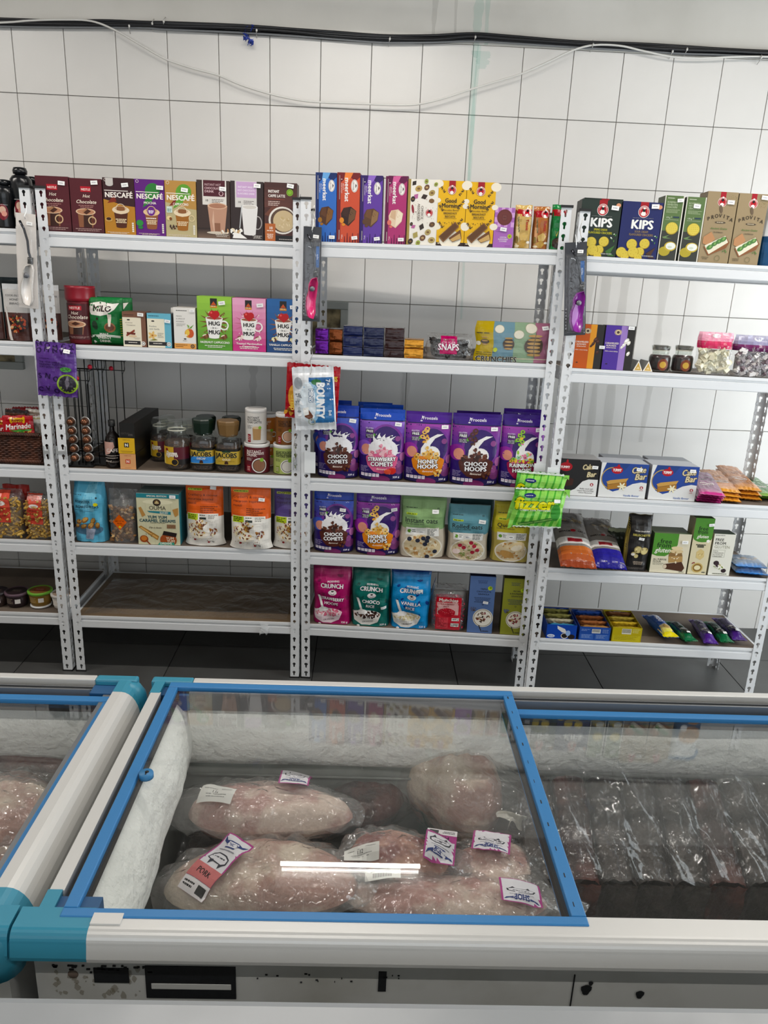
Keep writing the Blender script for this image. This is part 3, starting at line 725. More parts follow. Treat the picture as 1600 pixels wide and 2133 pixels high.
# frost inside the main freezer
def fr_left(u, v):
    y = LY0+(LY1-LY0)*u; z = .772-.17*v; n1 = noise.noise(Vector((y*8, z*5, 0))); n2 = noise.noise(Vector((y*24, z*24, 5)))
    t = (.034+.010*(1-u)+.010*n1)*(math.sin(min(1, v/.42)*math.pi/2)**.8)*(1 if v < .5 else max(0, math.cos((v-.5)/.5*math.pi/2)))**.7+.005*n2*(1-abs(2*v-1))
    return (LX0+.001+max(0, t), y, z-.012*(1-u)*v)
def back_frost(x, v, X0):
    z = .752-.13*v; n1 = noise.noise(Vector((x*6, z*4, 3))); n2 = noise.noise(Vector((x*26, z*26, 9)))
    t = (.024+.010*n1)*(math.sin(min(1, v/.3)*math.pi/2)**.8)*(1 if v < .35 else max(0, math.cos((v-.35)/.65*math.pi/2)))**.8+.004*n2*(1-abs(2*v-1))
    return max(0, t)+.001, z
def fr_back(u, v):
    x = LX0+(LX1-LX0)*u; t, z = back_frost(x, v, LX0); return (x, LY1-t, z)
def fr_front(u, v):
    x = LX0+(.62)*u; z = .772-.16*v; t = (.040*(1-u)**.6+.014*noise.noise(Vector((x*14, z*6, 7)))*(1-u))*math.sin(min(1, v/.4)*math.pi/2)*(1 if v < .5 else max(0, math.cos((v-.5)/.5*math.pi/2)))+.001
    return (x, LY0+max(.001, t), z)
PF(frost_sheet(None, fr_left, 90, 60)); PF(frost_sheet(None, fr_back, 220, 60)); PF(frost_sheet(None, fr_front, 60, 24))
b = MB(); b.box(LX0, LY1-.012, .684, LX1, LY1-.001, .690); b.tube([(LX0, LY1-.008, .60), (LX1, LY1-.008, .60)], .0025, 6); PF(b.build('liner_ledge', M_liner))
# left freezer
FL_, (MX0, MX1, MY0, MY1), PL_ = freezer('second chest freezer beside the long one, cut off by the left edge of the picture', -.62, .938, -2.556, -1.963)
l3 = lid(None, -.10, .921, -2.55, -2.024, ZT-.010); l3.parent = FL_; l3.matrix_parent_inverse = FL_.matrix_world.inverted()
l4 = lid(None, -.60, .10, -2.553, -1.985, ZT+.004); l4.parent = FL_; l4.matrix_parent_inverse = FL_.matrix_world.inverted()
def fr_back2(u, v):
    x = MX0+(MX1-MX0)*u; t, z = back_frost(x, v, MX0); return (x, MY1-t, z)
PL_(frost_sheet(None, fr_back2, 200, 50))
# foreground freezer: only the back of its pale lid rim is in view
root = empty('chest_freezer', Matrix.Translation((1.4, -2.97, 0)))
M_pale = mat('pale_grey_enamel', '#999da0', .3, 0, (6, .25, 2, .02)); Ci = root.matrix_world.inverted()
def PP(o): o.parent = root; o.matrix_parent_inverse = Ci.copy(); return o
b = MB(); b.box(.1, -3.24, .05, 2.7, -2.69, .74, bev=.01); PP(b.build('cabinet', M_fwhite))
b = MB(); b.sweep([(-3.27, .745), (-3.27, .79), (-3.262, .80), (-2.675, .80), (-2.667, .797), (-2.663, .79), (-2.663, .745)], 'x', .06, 2.74); PP(fixn(b.build('lid', M_pale)))
tag(root, 'pale grey closed freezer lid edge along the very bottom of the picture', 'freezer')
# ================================================================== PRODUCT BUILDERS
M_stk = mat('sticker_paper', '#f0f0ee', .6)
def sticker(root, fn, x, y, w, seed=0, hgt=None, rot=None):
    """white price label on a face; fn(xm, ym, d)"""
    w *= .88; hgt = hgt or w*.55; r_ = random.Random(seed); a = math.radians(r_.uniform(-8, 8) if rot is None else rot); b = MB(); ca, sa = math.cos(a), math.sin(a)
    def q(u, v, d): return fn(x+u*ca-v*sa, y+u*sa+v*ca, d)
    N = 4
    for i in range(N):
        u0, u1 = -w/2+w*i/N, -w/2+w*(i+1)/N
        b.face([q(u0, -hgt/2, .0042), q(u1, -hgt/2, .0042), q(u1, hgt/2, .0042), q(u0, hgt/2, .0042)])
    for i in range(4): u0 = -w*.3+w*.15*i; b.face([q(u0, -hgt*.12, .0044), q(u0+w*.10, -hgt*.12, .0044), q(u0+w*.10, hgt*.12, .0044), q(u0, hgt*.12, .0044)], mi=1)
    return b.build('price_sticker', [M_stk, M_inkg], root)
M_inkg = mat('faint_print', '#9a9aa0', .7)
def carton(name, label, cat, un, k, uL, uR, vT, d, art, side='#444444', top=None, t=.012, yaw=0, stk=None, group=None, kind='carton', hmul=1, dz=0, rightc=None):
    U_, s0, s1, z, h = spot(un, k, uL, uR, vT, t); w = s1-s0; h *= hmul
    root_m = U_.mw @ Matrix.Translation((s0, t, z+.0006+dz)) @ Matrix.Rotation(yaw, 4, 'Z')
    A = Art(w, h, seed=len(label)); art(A)
    b = MB(); sc = lin(side); tc = lin(top or side); e = .0006
    # carton with tiny chamfers, tuck-flap seam on top
    b.box(0, 0, 0, w, d, h, [sc]*200, bev=.0009); b.c = [(tc if max(b.v[i][2] for i in f) > h-1e-4 and min(b.v[i][2] for i in f) > h-.002 else sc) for f in b.f]
    if rightc: rc = lin(rightc); b.face([(w+e, .001, .001), (w+e, d-.001, .001), (w+e, d-.001, h-.001), (w+e, .001, h-.001)], rc)
    dk = tuple(q*.35 for q in tc); b.face([(.002, .010, h+.0001), (w-.002, .010, h+.0001), (w-.002, .0108, h+.0001), (.002, .0108, h+.0001)], dk)
    A.emit(b, lambda x, y, q: (x, -q, y))
    o = b.build(name, ink(kind), None, root_m)
    if stk: sticker(o, lambda x, y, q: (x, -q, y), stk[0]*w, stk[1]*h, stk[2] if len(stk) > 2 else .026, seed=len(label))
    return tag(o, label, cat, group)
def nz(x, y, z): return noise.noise(Vector((x, y, z)))
def pouch(name, label, cat, un, k, uL, uR, vT, T, art, back='#333333', t=.012, style='doy', stk=None, group=None, kind='pouch', yaw=0, seed=1, crink=1.0, topflat=.12, narrow=0., lean=0., dz=0, splay=0., art_cut=.0075):
    """soft pack standing up; front face carries the art"""
    U_, s0, s1, z, h = spot(un, k, uL, uR, vT, t); w = s1-s0
    root_m = U_.mw @ Matrix.Translation(((s0+s1)/2, t+T*.5, z+.0008+dz)) @ Matrix.Rotation(yaw, 4, 'Z') @ Matrix.Rotation(-lean, 4, 'X')
    def prof(u, v):
        a = abs(2*u-1)
        if style == 'doy': g = (max(0, 1-(v/(1-topflat*.5))**1.8) if v < 1-topflat*.5 else 0)**.75; g = g*(.80+.2*min(1, v*6)); f = max(0, 1-a**2.6)**.62
        elif style == 'gusset': g = (1 if v < .72 else max(.10, 1-((v-.72)/.28)**1.2*.9))*(.86+.14*math.sin(min(1, v*3)*math.pi/2)); f = max(0, 1-a**5)**.5
        elif style == 'pillow': g = max(0, 1-abs(2*v-1)**3.2)**.6; f = max(0, 1-a**2.6)**.6
        return g*f
    def hw(v):
        if style == 'doy': return w/2*(1-narrow*math.sin(min(1, v)*math.pi)*.8+splay*max(0, .12-v))
        if style == 'gusset': return w/2*(1-.03*math.sin(v*9+seed)-narrow*(v**2))
        return w/2*(1-narrow*math.sin(v*math.pi))
    def surf(x, y, q, side=-1):
        u = min(1, max(0, x/w)); v = min(1, max(0, y/h)); p = prof(u, v)
        cr = crink*(.0035*nz(u*4+seed, v*6, 1)+.0012*nz(u*7, v*11+seed, 4)+(.0016*nz(u*12+seed, v*3, 7) if v > .8 else 0))*(.35+p)
        if style != 'doy': cr *= 1.35
        X = (2*u-1)*hw(v); Z = v*h+(.006*crink*nz(u*3, seed, 2)*v**4 if style == 'gusset' else 0)
        if style == 'doy' and v < .1: Z += .004*(1-v/.1)*abs(2*u-1)**2
        return (X, side*(T/2*p+.0007+q)+cr, Z)
    b = MB(); n, m_ = 18, 26; bc = lin(back)
    b.grid(lambda u, v: surf(u*w, v*h, -.0018), n, m_, bc); b.grid(lambda u, v: surf((1-u)*w, v*h, 0, 1), n, m_, bc)
    # bottom gusset and seal strips
    b.grid(lambda u, v: (lambda f, g: tuple(f[i]*(1-v)+g[i]*v for i in range(3)))(surf(u*w, 0, 0), surf(u*w, 0, 0, 1)), n, 1, tuple(q*.6 for q in bc))
    A = Art(w, h, seed=seed); art(A); A.emit(b, lambda x, y, q: surf(x, y, q), cut=(art_cut, art_cut*1.1), sm=True)
    o = b.build(name, ink(kind), None, root_m)
    if stk: sticker(o, lambda x, y, q: surf(x, y, q), stk[0]*w, stk[1]*h, stk[2] if len(stk) > 2 else .026, seed=seed)
    return tag(o, label, cat, group)
def flatpack(name, label, cat, mw, L, Wd, T, art, back='#333333', kind='film', seed=1, group=None, crimp=.012, stk=None, cut=.0075, zig=True, roll=False, hang=False):
    """pillow pack in its own frame: x across (Wd), y along (L), bulge up +z; crimped ends"""
    def surf(x, y, q, side=1):
        u = min(1, max(0, x/Wd)); v = min(1, max(0, y/L)); a = abs(2*u-1); e = min(v, 1-v)*L
        g = 0 if e < crimp else min(1, ((e-crimp)/(T*.9)))**.55
        f = max(0, 1-a**(2 if roll else 3.4))**(.5 if roll else .55)
        cr = (.0022*nz(u*5+seed, v*9, 2)+.0012*nz(u*9, v*13+seed, 5)+.0020*math.sin(u*38+seed)*max(0, 1-e/(crimp*3)))*(.4+.8*g)
        hwid = Wd/2*(1 if not roll else (.82+.18*(1 if e < crimp else max(0, 1-(e-crimp)/.014)) if e < crimp+.014 else .82))
        yy = v*L+(.0016*(1 if int(u*26) % 2 else -1) if zig and (v < .001 or v > .999) else 0)
        return ((2*u-1)*hwid, yy-L/2, side*(T/2*g*f+.0006+q)+cr)
    b = MB(); n, m_ = 22, 34; bc = lin(back)
    b.grid(lambda u, v: surf(u*Wd, v*L, -.0014), n, m_, bc); b.grid(lambda u, v: surf((1-u)*Wd, v*L, 0, -1), n, m_, bc)
    A = Art(Wd, L, seed=seed); art(A); A.emit(b, lambda x, y, q: surf(x, y, q), cut=(cut, cut), sm=True)
    o = b.build(name, ink(kind), None, mw)
    if stk: sticker(o, surf, stk[0]*Wd, stk[1]*L, stk[2] if len(stk) > 2 else .026, seed=seed)
    return tag(o, label, cat, group)
M_jar = clear('jar_glass', ior=1.5, tint=(.93, .95, .93), haze=.02)
M_coffee = mat('coffee_granules', '#4a2f18', .8, 0, (260, 1.0, 3, .003), ('#241409', 120, .4, .6))
M_clearpl = clear('clear_bag_film', ior=1.5, tint=(.97, .97, .97), haze=.07, boost=1.5, bump=(30, .9), rough=.06)
def cyl_fn(r, z0, cx=0, cy=0, w=None, sq=0):
    """wraps art of width w round a cylinder, centred on the front (-y)"""
    def fn(x, y, q):
        a = (x-w/2)/r; rr = r+q
        if sq:  # rounded-square section
            c, s = abs(math.cos(a)), abs(math.sin(a)); rr = (r+q)*(1+sq*(1/((c**6+s**6)**(1/6))-1))
        return (cx+rr*math.sin(a), cy-rr*math.cos(a), z0+y)
    return fn
def jar_at(un, k, uL, uR, vT, t):
    U_, s0, s1, z, h = spot(un, k, uL, uR, vT, t); r = (s1-s0)/2
    return U_, (s0+s1)/2, r, z, h, U_.mw @ Matrix.Translation(((s0+s1)/2, t+r, z+.0006))
def can(label, un, k, uL, uR, vT, t, art, lidc='#e6e3df', dz=0, group=None, hh=None, seed=1, rot=0, kind='carton'):
    U_, sm, r, z, h, mw = jar_at(un, k, uL, uR, vT, t); h = hh or h
    mw = mw @ Matrix.Translation((0, 0, dz)) @ Matrix.Rotation(rot, 4, 'Z')
    b = MB(); b.lathe([(r*.94, 0), (r*.97, .002), (r*.97, h-.012), (.0001, h-.012)], 32, (.5, .5, .5), caps=False)
    w = math.pi*r*.97; A = Art(w, h-.013, seed=seed); art(A); A.emit(b, cyl_fn(r*.97, .001, w=w), cut=(.006, .2))
    o = b.build('canister', ink(kind), None, mw)
    b = MB(); b.lathe([(r*.97, h-.014), (r, h-.013), (r, h-.002), (r*.97, h), (r*.88, h-.001), (r*.87, h-.004), (.0001, h-.004)], 32, caps=False); b.build('lid', mat('lid_'+lidc[1:], lidc, .35), o)
    return tag(o, label, 'canister', group), h
def glassjar(label, un, k, uL, uR, vT, t, lid_kind, art, fill=.72, sq=0, group=None, seed=1, lidcol='#0b2116', cat='jar', contents=None):
    U_, sm, r, z, h, mw = jar_at(un, k, uL, uR, vT, t)
    root = empty('coffee_jar', mw); sh = h*.70 if lid_kind != 'glass' else h*.74
    prof = [(r*.80, 0), (r*.95, .004), (r, .012), (r, sh*.78), (r*.93, sh*.92), (r*.72, sh), (r*.70, sh+.01)]
    def rs(p, a): 
        if not sq: return p
        c, s = abs(math.cos(a)), abs(math.sin(a)); return p*(1+sq*(1/((c**6+s**6)**(1/6))-1))*.94
    def lat(prof, mt_, name):
        b = MB(); n = 32
        b.grid(lambda u, v: (lambda i: (lambda pr, a: (rs(pr[0], a)*math.cos(a), rs(pr[0], a)*math.sin(a), pr[1]))(i, 2*math.pi*u))((lambda f: (lambda j, q: (prof[j][0]*(1-q)+prof[min(j+1, len(prof)-1)][0]*q, prof[j][1]*(1-q)+prof[min(j+1, len(prof)-1)][1]*q))(int(f), f-int(f)))(v*(len(prof)-1))), n, (len(prof)-1), closed=True)
        return b.build(name, mt_, root)
    lat(prof, M_jar, 'glass_body')
    fz = sh*fill; lat([(.0001, .004), (r*.88, .005), (r*.95, .014), (r*.95, min(fz, sh*.78)), (r*.95 if fz < sh*.8 else r*.86, fz), (.0001, fz)], contents or M_coffee, 'contents')
    w = math.pi*r*.95; lh = sh*.50; A = Art(w, lh, seed=seed); art(A); b = MB(); A.emit(b, cyl_fn(r*1.012 if not sq else r*.985, sh*.17, w=w, sq=sq), cut=(.005, .2)); b.build('label', ink('carton'), root)
    b = MB()
    if lid_kind == 'glass':
        b.lathe([(r*.72, sh), (r*.78, sh+.006), (r*.78, sh+.012), (r*.72, sh+.015)], 28, caps=False); b.lathe([(r*.80, sh+.016), (r*.86, sh+.020), (r*.86, sh+.030), (r*.78, h-.006), (r*.70, h), (r*.45, h-.003), (.0001, h-.003)], 28, caps=False)
        b.build('lid', M_jar, root); b = MB(); b.lathe([(r*.735, sh+.012), (r*.75, sh+.014), (r*.735, sh+.017)], 28, caps=False); b.build('seal_ring', mat('seal_white', '#d8d4c4', .5), root)
    else:
        n = 8
        b.lathe([(r*.70, sh-.002), (r*.78, sh+.004), (r*.90, h-.014), (r*.90, h-.004), (r*.82, h), (.0001, h)], n*3 if not sq else 8, caps=False, sm=False); b.build('lid', mat('jar_lid_'+lidcol[1:], lidcol, .3), root)
    tag(root, label, cat, group); return root
def heap(b, n, box, size, cols, seed, shape='blob'):
    """loose pieces filling a bag"""
    r_ = random.Random(seed)
    for i in range(n):
        c = Vector([r_.uniform(box[2*k], box[2*k+1]) for k in range(3)]); s = size*r_.uniform(.75, 1.25); col = lin(r_.choice(cols))
        rot = Matrix.Rotation(r_.uniform(0, 6.28), 3, 'Z') @ Matrix.Rotation(r_.uniform(-1, 1), 3, 'X') @ Matrix.Rotation(r_.uniform(-1, 1), 3, 'Y')
        if shape == 'blob':
            v = [Vector((x, y, z))*s*r_.uniform(.8, 1.15) for x, y, z in ((1, 0, 0), (0, .8, 0), (-1, 0, 0), (0, -.8, 0), (0, 0, .7), (0, 0, -.7))]
            f = [(0, 1, 4), (1, 2, 4), (2, 3, 4), (3, 0, 4), (1, 0, 5), (2, 1, 5), (3, 2, 5), (0, 3, 5)]
        else:  # short tube / rusk bar
            L_, q = (s*2.2, s*.45) if shape == 'tube' else (s*1.3, s*.7); v = [Vector((sx*L_, sy*q, sz*q)) for sx in (-1, 1) for sy, sz in ((-1, -1), (1, -1), (1, 1), (-1, 1))]
            f = [(0, 1, 2, 3), (7, 6, 5, 4), (0, 4, 5, 1), (1, 5, 6, 2), (2, 6, 7, 3), (3, 7, 4, 0)]
        b.add([c+rot @ q_ for q_ in v], f, col, 0, False)
# ================================================================== ARTWORK PIECES
def cup(A, x, y, w, h, c, liq, foam=None, handle=None, glass=False):
    """x centre, y base (normalised), w,h in face widths"""
    H = h*A.w/A.h
    if handle: A.ring(x+w*.5, y+H*.52, w*.26, w*.07, handle)
    A.p([(x-w*.36, y), (x+w*.36, y), (x+w*.5, y+H), (x-w*.5, y+H)], c); A.e(x, y, w*.36, w*.07, c)
    if glass: A.p([(x-w*.10, y+H*.02), (x+w*.02, y+H*.02), (x+w*.03, y+H*.9), (x-w*.14, y+H*.9)], glass)
    A.e(x, y+H, w*.5, w*.15, foam or c); A.e(x, y+H, w*.43, w*.115, liq)
def badge(A, x, y, r):
    A.e(x, y, r, r, '#f2ece6', n=22); A.e(x, y, r*.92, r*.92, '#b3202c', n=22); A.ring(x, y, r*.72, r*.05, '#f2ece6'); A.e(x-r*.05, y-r*.25, r*.42, r*.38, '#f6f2ec'); A.e(x, y+r*.18, r*.28, r*.30, '#1b1616'); A.e(x+r*.03, y+r*.42, r*.22, r*.16, '#f6f2ec')
    for k in range(9): a = math.radians(30+15*k); A.e(x+r*.8*math.cos(a), y+r*.8*math.sin(a)*A.w/A.h, r*.05, r*.07, '#f2ece6', n=6)
def script(A, txt, x, y, h, c, mw=None, rot=0): A.t(txt, x, y, h, c, mw, rot=rot, shear=.28, b=.7)
def sachet_cup_dark(A, y0=.0): pass
def a_hotchoc(A):
    A.r(0, 0, 1, 1, '#521c24'); A.g(0, 0, 1, .16, '#43171d', '#521c24', 5)
    A.r(.33, .755, .65, .855, '#b4222f'); A.t('NESTLE', .49, .80, .062, '#f4e3dc', .28, b=1.2)
    script(A, 'Hot', .49, .68, .09, '#f3e6d6', .3); script(A, 'Chocolate', .48, .575, .10, '#f3e6d6', .78); A.l(.24, .74, .50, 2, .03, .011, '#c08f86')
    A.p([(.22, .10), (.66, .10), (.70, .38), (.20, .38)], '#8a5a40'); A.p([(.36, .10), (.62, .10), (.64, .36), (.38, .36)], '#3b1e16'); A.ring(.64, .23, .13, .035, '#d3b48d'); A.e(.45, .39, .31, .10, '#e2c3a4', n=24); A.e(.45, .39, .27, .08, '#b98566', n=24)
    A.p([(.33, .39), (.47, .46), (.62, .40), (.47, .34)], '#4a2618'); A.p([(.33, .39), (.47, .46), (.50, .43), (.37, .37)], '#a97a58'); A.e(.64, .23, .05, .055, '#5d2e1c')
    A.l(.10, .92, .065, 2, .03, .012, '#b99a94')
def nesc(A, name, fl, top, body, glassc, foam, namec='#f6efe6', leaf=None):
    A.r(0, 0, 1, 1, body); 
    if top != body: A.p([(0, .62), (0, 1), (1, 1), (1, .50), (.6, .52), (.3, .58)], top); A.p([(.12, .55), (.35, .70), (.42, .58)], '#7a2a1c')
    if leaf: A.e(.60, .80, .26, .24, leaf, rot=35); A.p([(.25, .50), (.55, .60), (.72, .78), (.50, .86)], leaf)
    A.t('NESCAFÉ', .50, .70, .15, namec, .90, b=1.6); A.r(.04, .77, .30, .782, namec); A.r(.30, .768, .80, .780, namec)
    if fl: A.t(fl, .5, .585, .075, namec, .5, b=1)
    cup(A, .54, .13, .46, .52, glassc, foam, foam, glass=None); A.e(.54, .13+.52*A.w/A.h, .28, .12, foam, n=18); A.e(.54, .155+.52*A.w/A.h, .18, .07, '#8a5a35'); A.ring(.54, .15+.52*A.w/A.h, .16, .02, foam)
    A.l(.36, .72, .26, 3, .028, .018, '#e8d4b0'); A.l(.08, .8, .03, 2, .018, .008, '#d9cdb8')
    for k in range(5): A.r(.88, .05+.035*k, .94, .078+.035*k, '#e9e4d6')
    A.e(.10, .96, .05, .05, namec); A.e(.10, .96, .04, .04, top)
def a_n1(A): nesc(A, 0, 0, '#35161a', '#b57f33', '#4f2512', '#e6d2b4'); A.e(.14, .26, .12, .07, '#c79c58'); A.e(.14, .27, .08, .045, '#3b1a10'); A.r(.10, .88, .34, .995, '#c8c4bf'); A.e(.22, .885, .12, .06, '#c8c4bf')
def a_n2(A): nesc(A, 0, 'MOCHA', '#5e2177', '#5e2177', '#8f5836', '#e3c39b', leaf='#2f7a35'); A.e(.53, .43, .13, .13, '#6b2a88'); A.l(.44, .62, .44, 3, .02, .014, '#efe6f2'); A.e(.13, .22, .12, .10, '#2f8a3f'); A.e(.15, .14, .09, .05, '#2a7a3a'); A.l(.35, .70, .30, 1, .02, .02, '#f2e8dc')
def a_n3(A): nesc(A, 0, 'CAPPUCCINO', '#b48a4c', '#b9ac84', '#9c6428', '#e9d7b8', leaf='#5f9a35'); A.ring(.84, .34, .10, .03, '#d9c69c'); A.r(.04, .43, .22, .54, '#cfe0d8'); A.l(.06, .20, .48, 2, .03, .018, '#6b8a80'); A.e(.12, .33, .09, .07, '#e6cf9a'); A.e(.16, .32, .045, .05, '#7a4a22'); A.s_(.22, .17, .16, .06, 8, .04, ['#3a2115', '#54301d'])
def a_ihc(A):
    A.r(0, 0, 1, 1, '#3a2b26'); A.g(0, .0, 1, .18, '#6a5546', '#2a1d19', 6); A.r(.17, .58, .90, 1.0, '#ddd9d2'); A.r(.20, .725, .86, 1.0, '#4a1722')
    A.t('INSTANT HOT', .24, .925, .062, '#d8b9bd', .50, al='l'); A.t('CHOCOLATE', .24, .865, .062, '#d8b9bd', .50, al='l', b=1); A.t('DRINK', .24, .81, .062, '#d8b9bd', .3, al='l', b=1); A.ring(.74, .78, .07, .02, '#d8b9bd')
    A.t('10', .30, .655, .06, '#4b4540', .2, b=1); A.r(.40, .61, .404, .69, '#4b4540'); A.l(.45, .82, .67, 3, .025, .010, '#6e665e', al='l')
    cup(A, .62, .12, .60, .74, '#b98f78', '#a87860', '#d9b79c'); A.p([(.52, .12), (.70, .12), (.70, .27), (.52, .27)], '#8a604a'); A.p([(.45, .30), (.50, .12), (.53, .12), (.50, .50)], '#d3b09a'); A.e(.6, .10, .32, .04, '#cfc4b4'); A.s_(.88, .14, .14, .07, 6, .05, ['#b98a62', '#e0c39c', '#efe9dc']); A.l(.55, .95, .06, 2, .025, .012, '#c9beb2')
def a_iwc(A):
    A.r(0, 0, 1, 1, '#2f2322'); A.r(.14, .555, .80, 1.0, '#d6d3cf'); A.r(.18, .72, .79, .99, '#c7a6cc')
    A.t('INSTANT WHITE', .48, .90, .05, '#ece2ee', .50, b=.8); A.t('HOT CHOCOLATE', .48, .845, .05, '#ece2ee', .52, b=.8); A.t('FLAVOURED DRINK', .48, .79, .05, '#ece2ee', .52, b=.8); A.t('10', .27, .645, .06, '#555', .2, b=1); A.l(.40, .72, .66, 3, .025, .010, '#77706e', al='l')
    A.ring(.82, .30, .14, .03, '#a7a09e', ry=.20); cup(A, .58, .10, .50, .78, '#e6e4e2', '#d4cfc8', '#f2f0ee'); A.p([(.26, .20), (.29, .20), (.36, .58), (.33, .60)], '#bfc1c2'); A.s_(.18, .13, .20, .10, 14, .06, ['#e9dcc2', '#f4f2ec', '#c7a67a']); A.p([(.05, .02), (.5, .02), (.3, .10), (.1, .12)], '#f0eeea'); A.l(.66, .96, .07, 3, .02, .012, '#b9b2ac')
def a_latte(A):
    A.r(0, 0, 1, 1, '#4b2b26'); A.g(0, .58, 1, 1, '#5a332b', '#432520', 5); A.r(0, 0, 1, .10, '#191717'); A.p([(.0, .45), (.25, .60), (.5, .58), (.3, .40)], '#6b3f30')
    A.t('INSTANT', .12, .85, .075, '#f2ece6', .34, al='l', b=1.2); A.t('CAFFÈ LATTE', .12, .775, .075, '#f2ece6', .52, al='l', b=1.2) if False else A.t('CAFFE LATTE', .12, .775, .075, '#f2ece6', .52, al='l', b=1.2); A.r(.12, .715, .62, .72, '#a9503a'); A.l(.12, .48, .67, 3, .03, .014, '#cfb9b0', al='l'); A.e(.78, .84, .10, .10, '#86b23a'); A.ring(.78, .84, .075, .015, '#4e7a1f')
    A.e(.56, .36, .43, .40, '#e9e4dc', n=28); A.e(.57, .36, .38, .35, '#5a4436', n=28); A.e(.60, .35, .33, .31, '#cdb892', n=26); A.s_(.62, .34, .22, .16, 16, .045, ['#bfa67c', '#dccaa6', '#c7b084'])
    A.r(.02, .0, .34, .30, '#b5673a'); A.t('10', .20, .225, .075, '#f6efe6', .2, b=1.6); A.l(.08, .28, .17, 1, .02, .016, '#f0dccd'); A.l(.08, .28, .11, 4, .022, .012, '#f0dccd'); A.l(.45, .92, .03, 1, .02, .012, '#b9b2ac')
def hug(A, bg, bg2, fl, ft, bits):
    A.g(0, 0, 1, 1, bg2, bg, 8); A.r(.38, .80, .58, .965, '#1c1715'); A.p([(.40, .84), (.48, .91), (.56, .84)], '#c2552a'); A.r(.38, .79, .58, .83, '#d08a2e'); A.l(.40, .56, .815, 1, .01, .012, '#f2e4c8')
    for k in range(14):
        a = k*math.pi/7+.3; A.p([(.5+.22*math.cos(a), .52+.13*math.sin(a)), (.5+.46*math.cos(a+.12), .52+.27*math.sin(a+.1)), (.5+.24*math.cos(a+.25), .52+.14*math.sin(a+.25))], bits[0])
    A.s_(.5, .52, .44, .42, 16, .035, bits[1:])
    A.ring(.77, .47, .14, .04, '#f6f4ef'); A.p([(.33, .225), (.62, .225), (.74, .60), (.24, .60)], '#f8f6f1'); A.e(.475, .235, .15, .03, '#f8f6f1'); A.e(.49, .60, .25, .055, '#f0ede6', n=20); A.e(.49, .60, .225, .04, '#9a5a44', n=20)
    A.e(.44, .675, .10, .10, '#b81f24'); A.e(.55, .675, .10, .10, '#b81f24'); A.p([(.35, .65), (.64, .65), (.50, .565)], '#b81f24'); A.e(.41, .70, .03, .03, '#e35a55')
    A.t('HUG', .49, .50, .11, '#221d1b', .34, b=2); A.t('- in a -', .49, .42, .055, '#221d1b', .3, b=1); A.t('MUG', .49, .335, .11, '#221d1b', .34, b=2)
    A.s_(.22, .25, .13, .09, 7, .06, bits[1:]); A.s_(.76, .25, .12, .09, 7, .06, bits[1:])
    y = .145
    for line in ft: A.t(line, .5, y, .058, '#fbf8f2', .86, b=1); y -= .05
    A.l(.2, .8, .075, 2, .028, .012, '#f2efe4')
def a_hug1(A): hug(A, '#8fbf3a', '#4f8f22', '', ['HAZELNUT CAPPUCCINO'], ['#7a4424', '#6b3a1e', '#8a5430', '#efe4cc'])
def a_hug2(A): hug(A, '#e29fbe', '#c2277a', '', ['Toasted Marshmallow', 'Cappuccino'], ['#c96f8c', '#f4e6d8', '#f2cdd2', '#7a4424'])
def a_hug3(A): hug(A, '#1f5f9f', '#123f74', '', ['VANILLA CAPPUCCINO'], ['#8a5a44', '#efe8c0', '#6b3a1e', '#e8dca0'])
def a_cinn(A):
    A.r(0, 0, 1, 1, '#7a5442'); A.r(.0, 0, .80, .84, '#ece4cf'); A.l(.06, .5, .90, 1, .02, .02, '#3f2a20'); A.e(.26, .77, .07, .03, '#2b2725'); A.t('Cinnamon', .36, .62, .062, '#6a5a50', .48); A.l(.12, .44, .68, 1, .02, .012, '#8a7d70')
    A.p([(.12, .33), (.50, .50), (.52, .44), (.16, .29)], '#8a3a26'); A.p([(.16, .42), (.54, .40), (.52, .34), (.16, .36)], '#6e2b1e'); A.e(.42, .30, .18, .05, '#e2c8a8'); A.l(.45, .75, .25, 2, .03, .01, '#a0968a'); A.r(.05, .06, .74, .17, '#2a2727'); A.l(.22, .6, .11, 1, .02, .02, '#e9e4da'); A.e(.86, .10, .09, .09, '#f2f0ea'); A.ring(.86, .10, .06, .02, '#3f3a38')
def a_vani(A):
    A.r(0, 0, 1, 1, '#6fb4c9'); A.r(.0, 0, .72, .84, '#efe9d3'); A.l(.06, .5, .91, 1, .02, .02, '#1f4a5a'); A.e(.24, .77, .07, .03, '#2b2725'); A.t('Rooibos', .08, .62, .062, '#5f6a70', .40, al='l'); A.t('with Vanilla', .08, .54, .062, '#5f6a70', .52, al='l')
    for a in range(5): A.e(.20+.09*math.cos(a*1.256), .35+.06*math.sin(a*1.256), .10, .05, '#e6c07a', rot=a*72)
    A.e(.20, .35, .04, .04, '#b06a2a'); A.p([(.05, .2), (.30, .26), (.42, .22), (.25, .2)], '#8a8a4a'); A.l(.42, .68, .42, 5, .03, .01, '#8a8a84', al='l'); A.r(.04, .06, .80, .17, '#2a2727'); A.l(.22, .6, .11, 1, .02, .02, '#e9e4da'); A.e(.88, .11, .09, .09, '#f2f0ea'); A.ring(.88, .11, .06, .02, '#3f3a38')
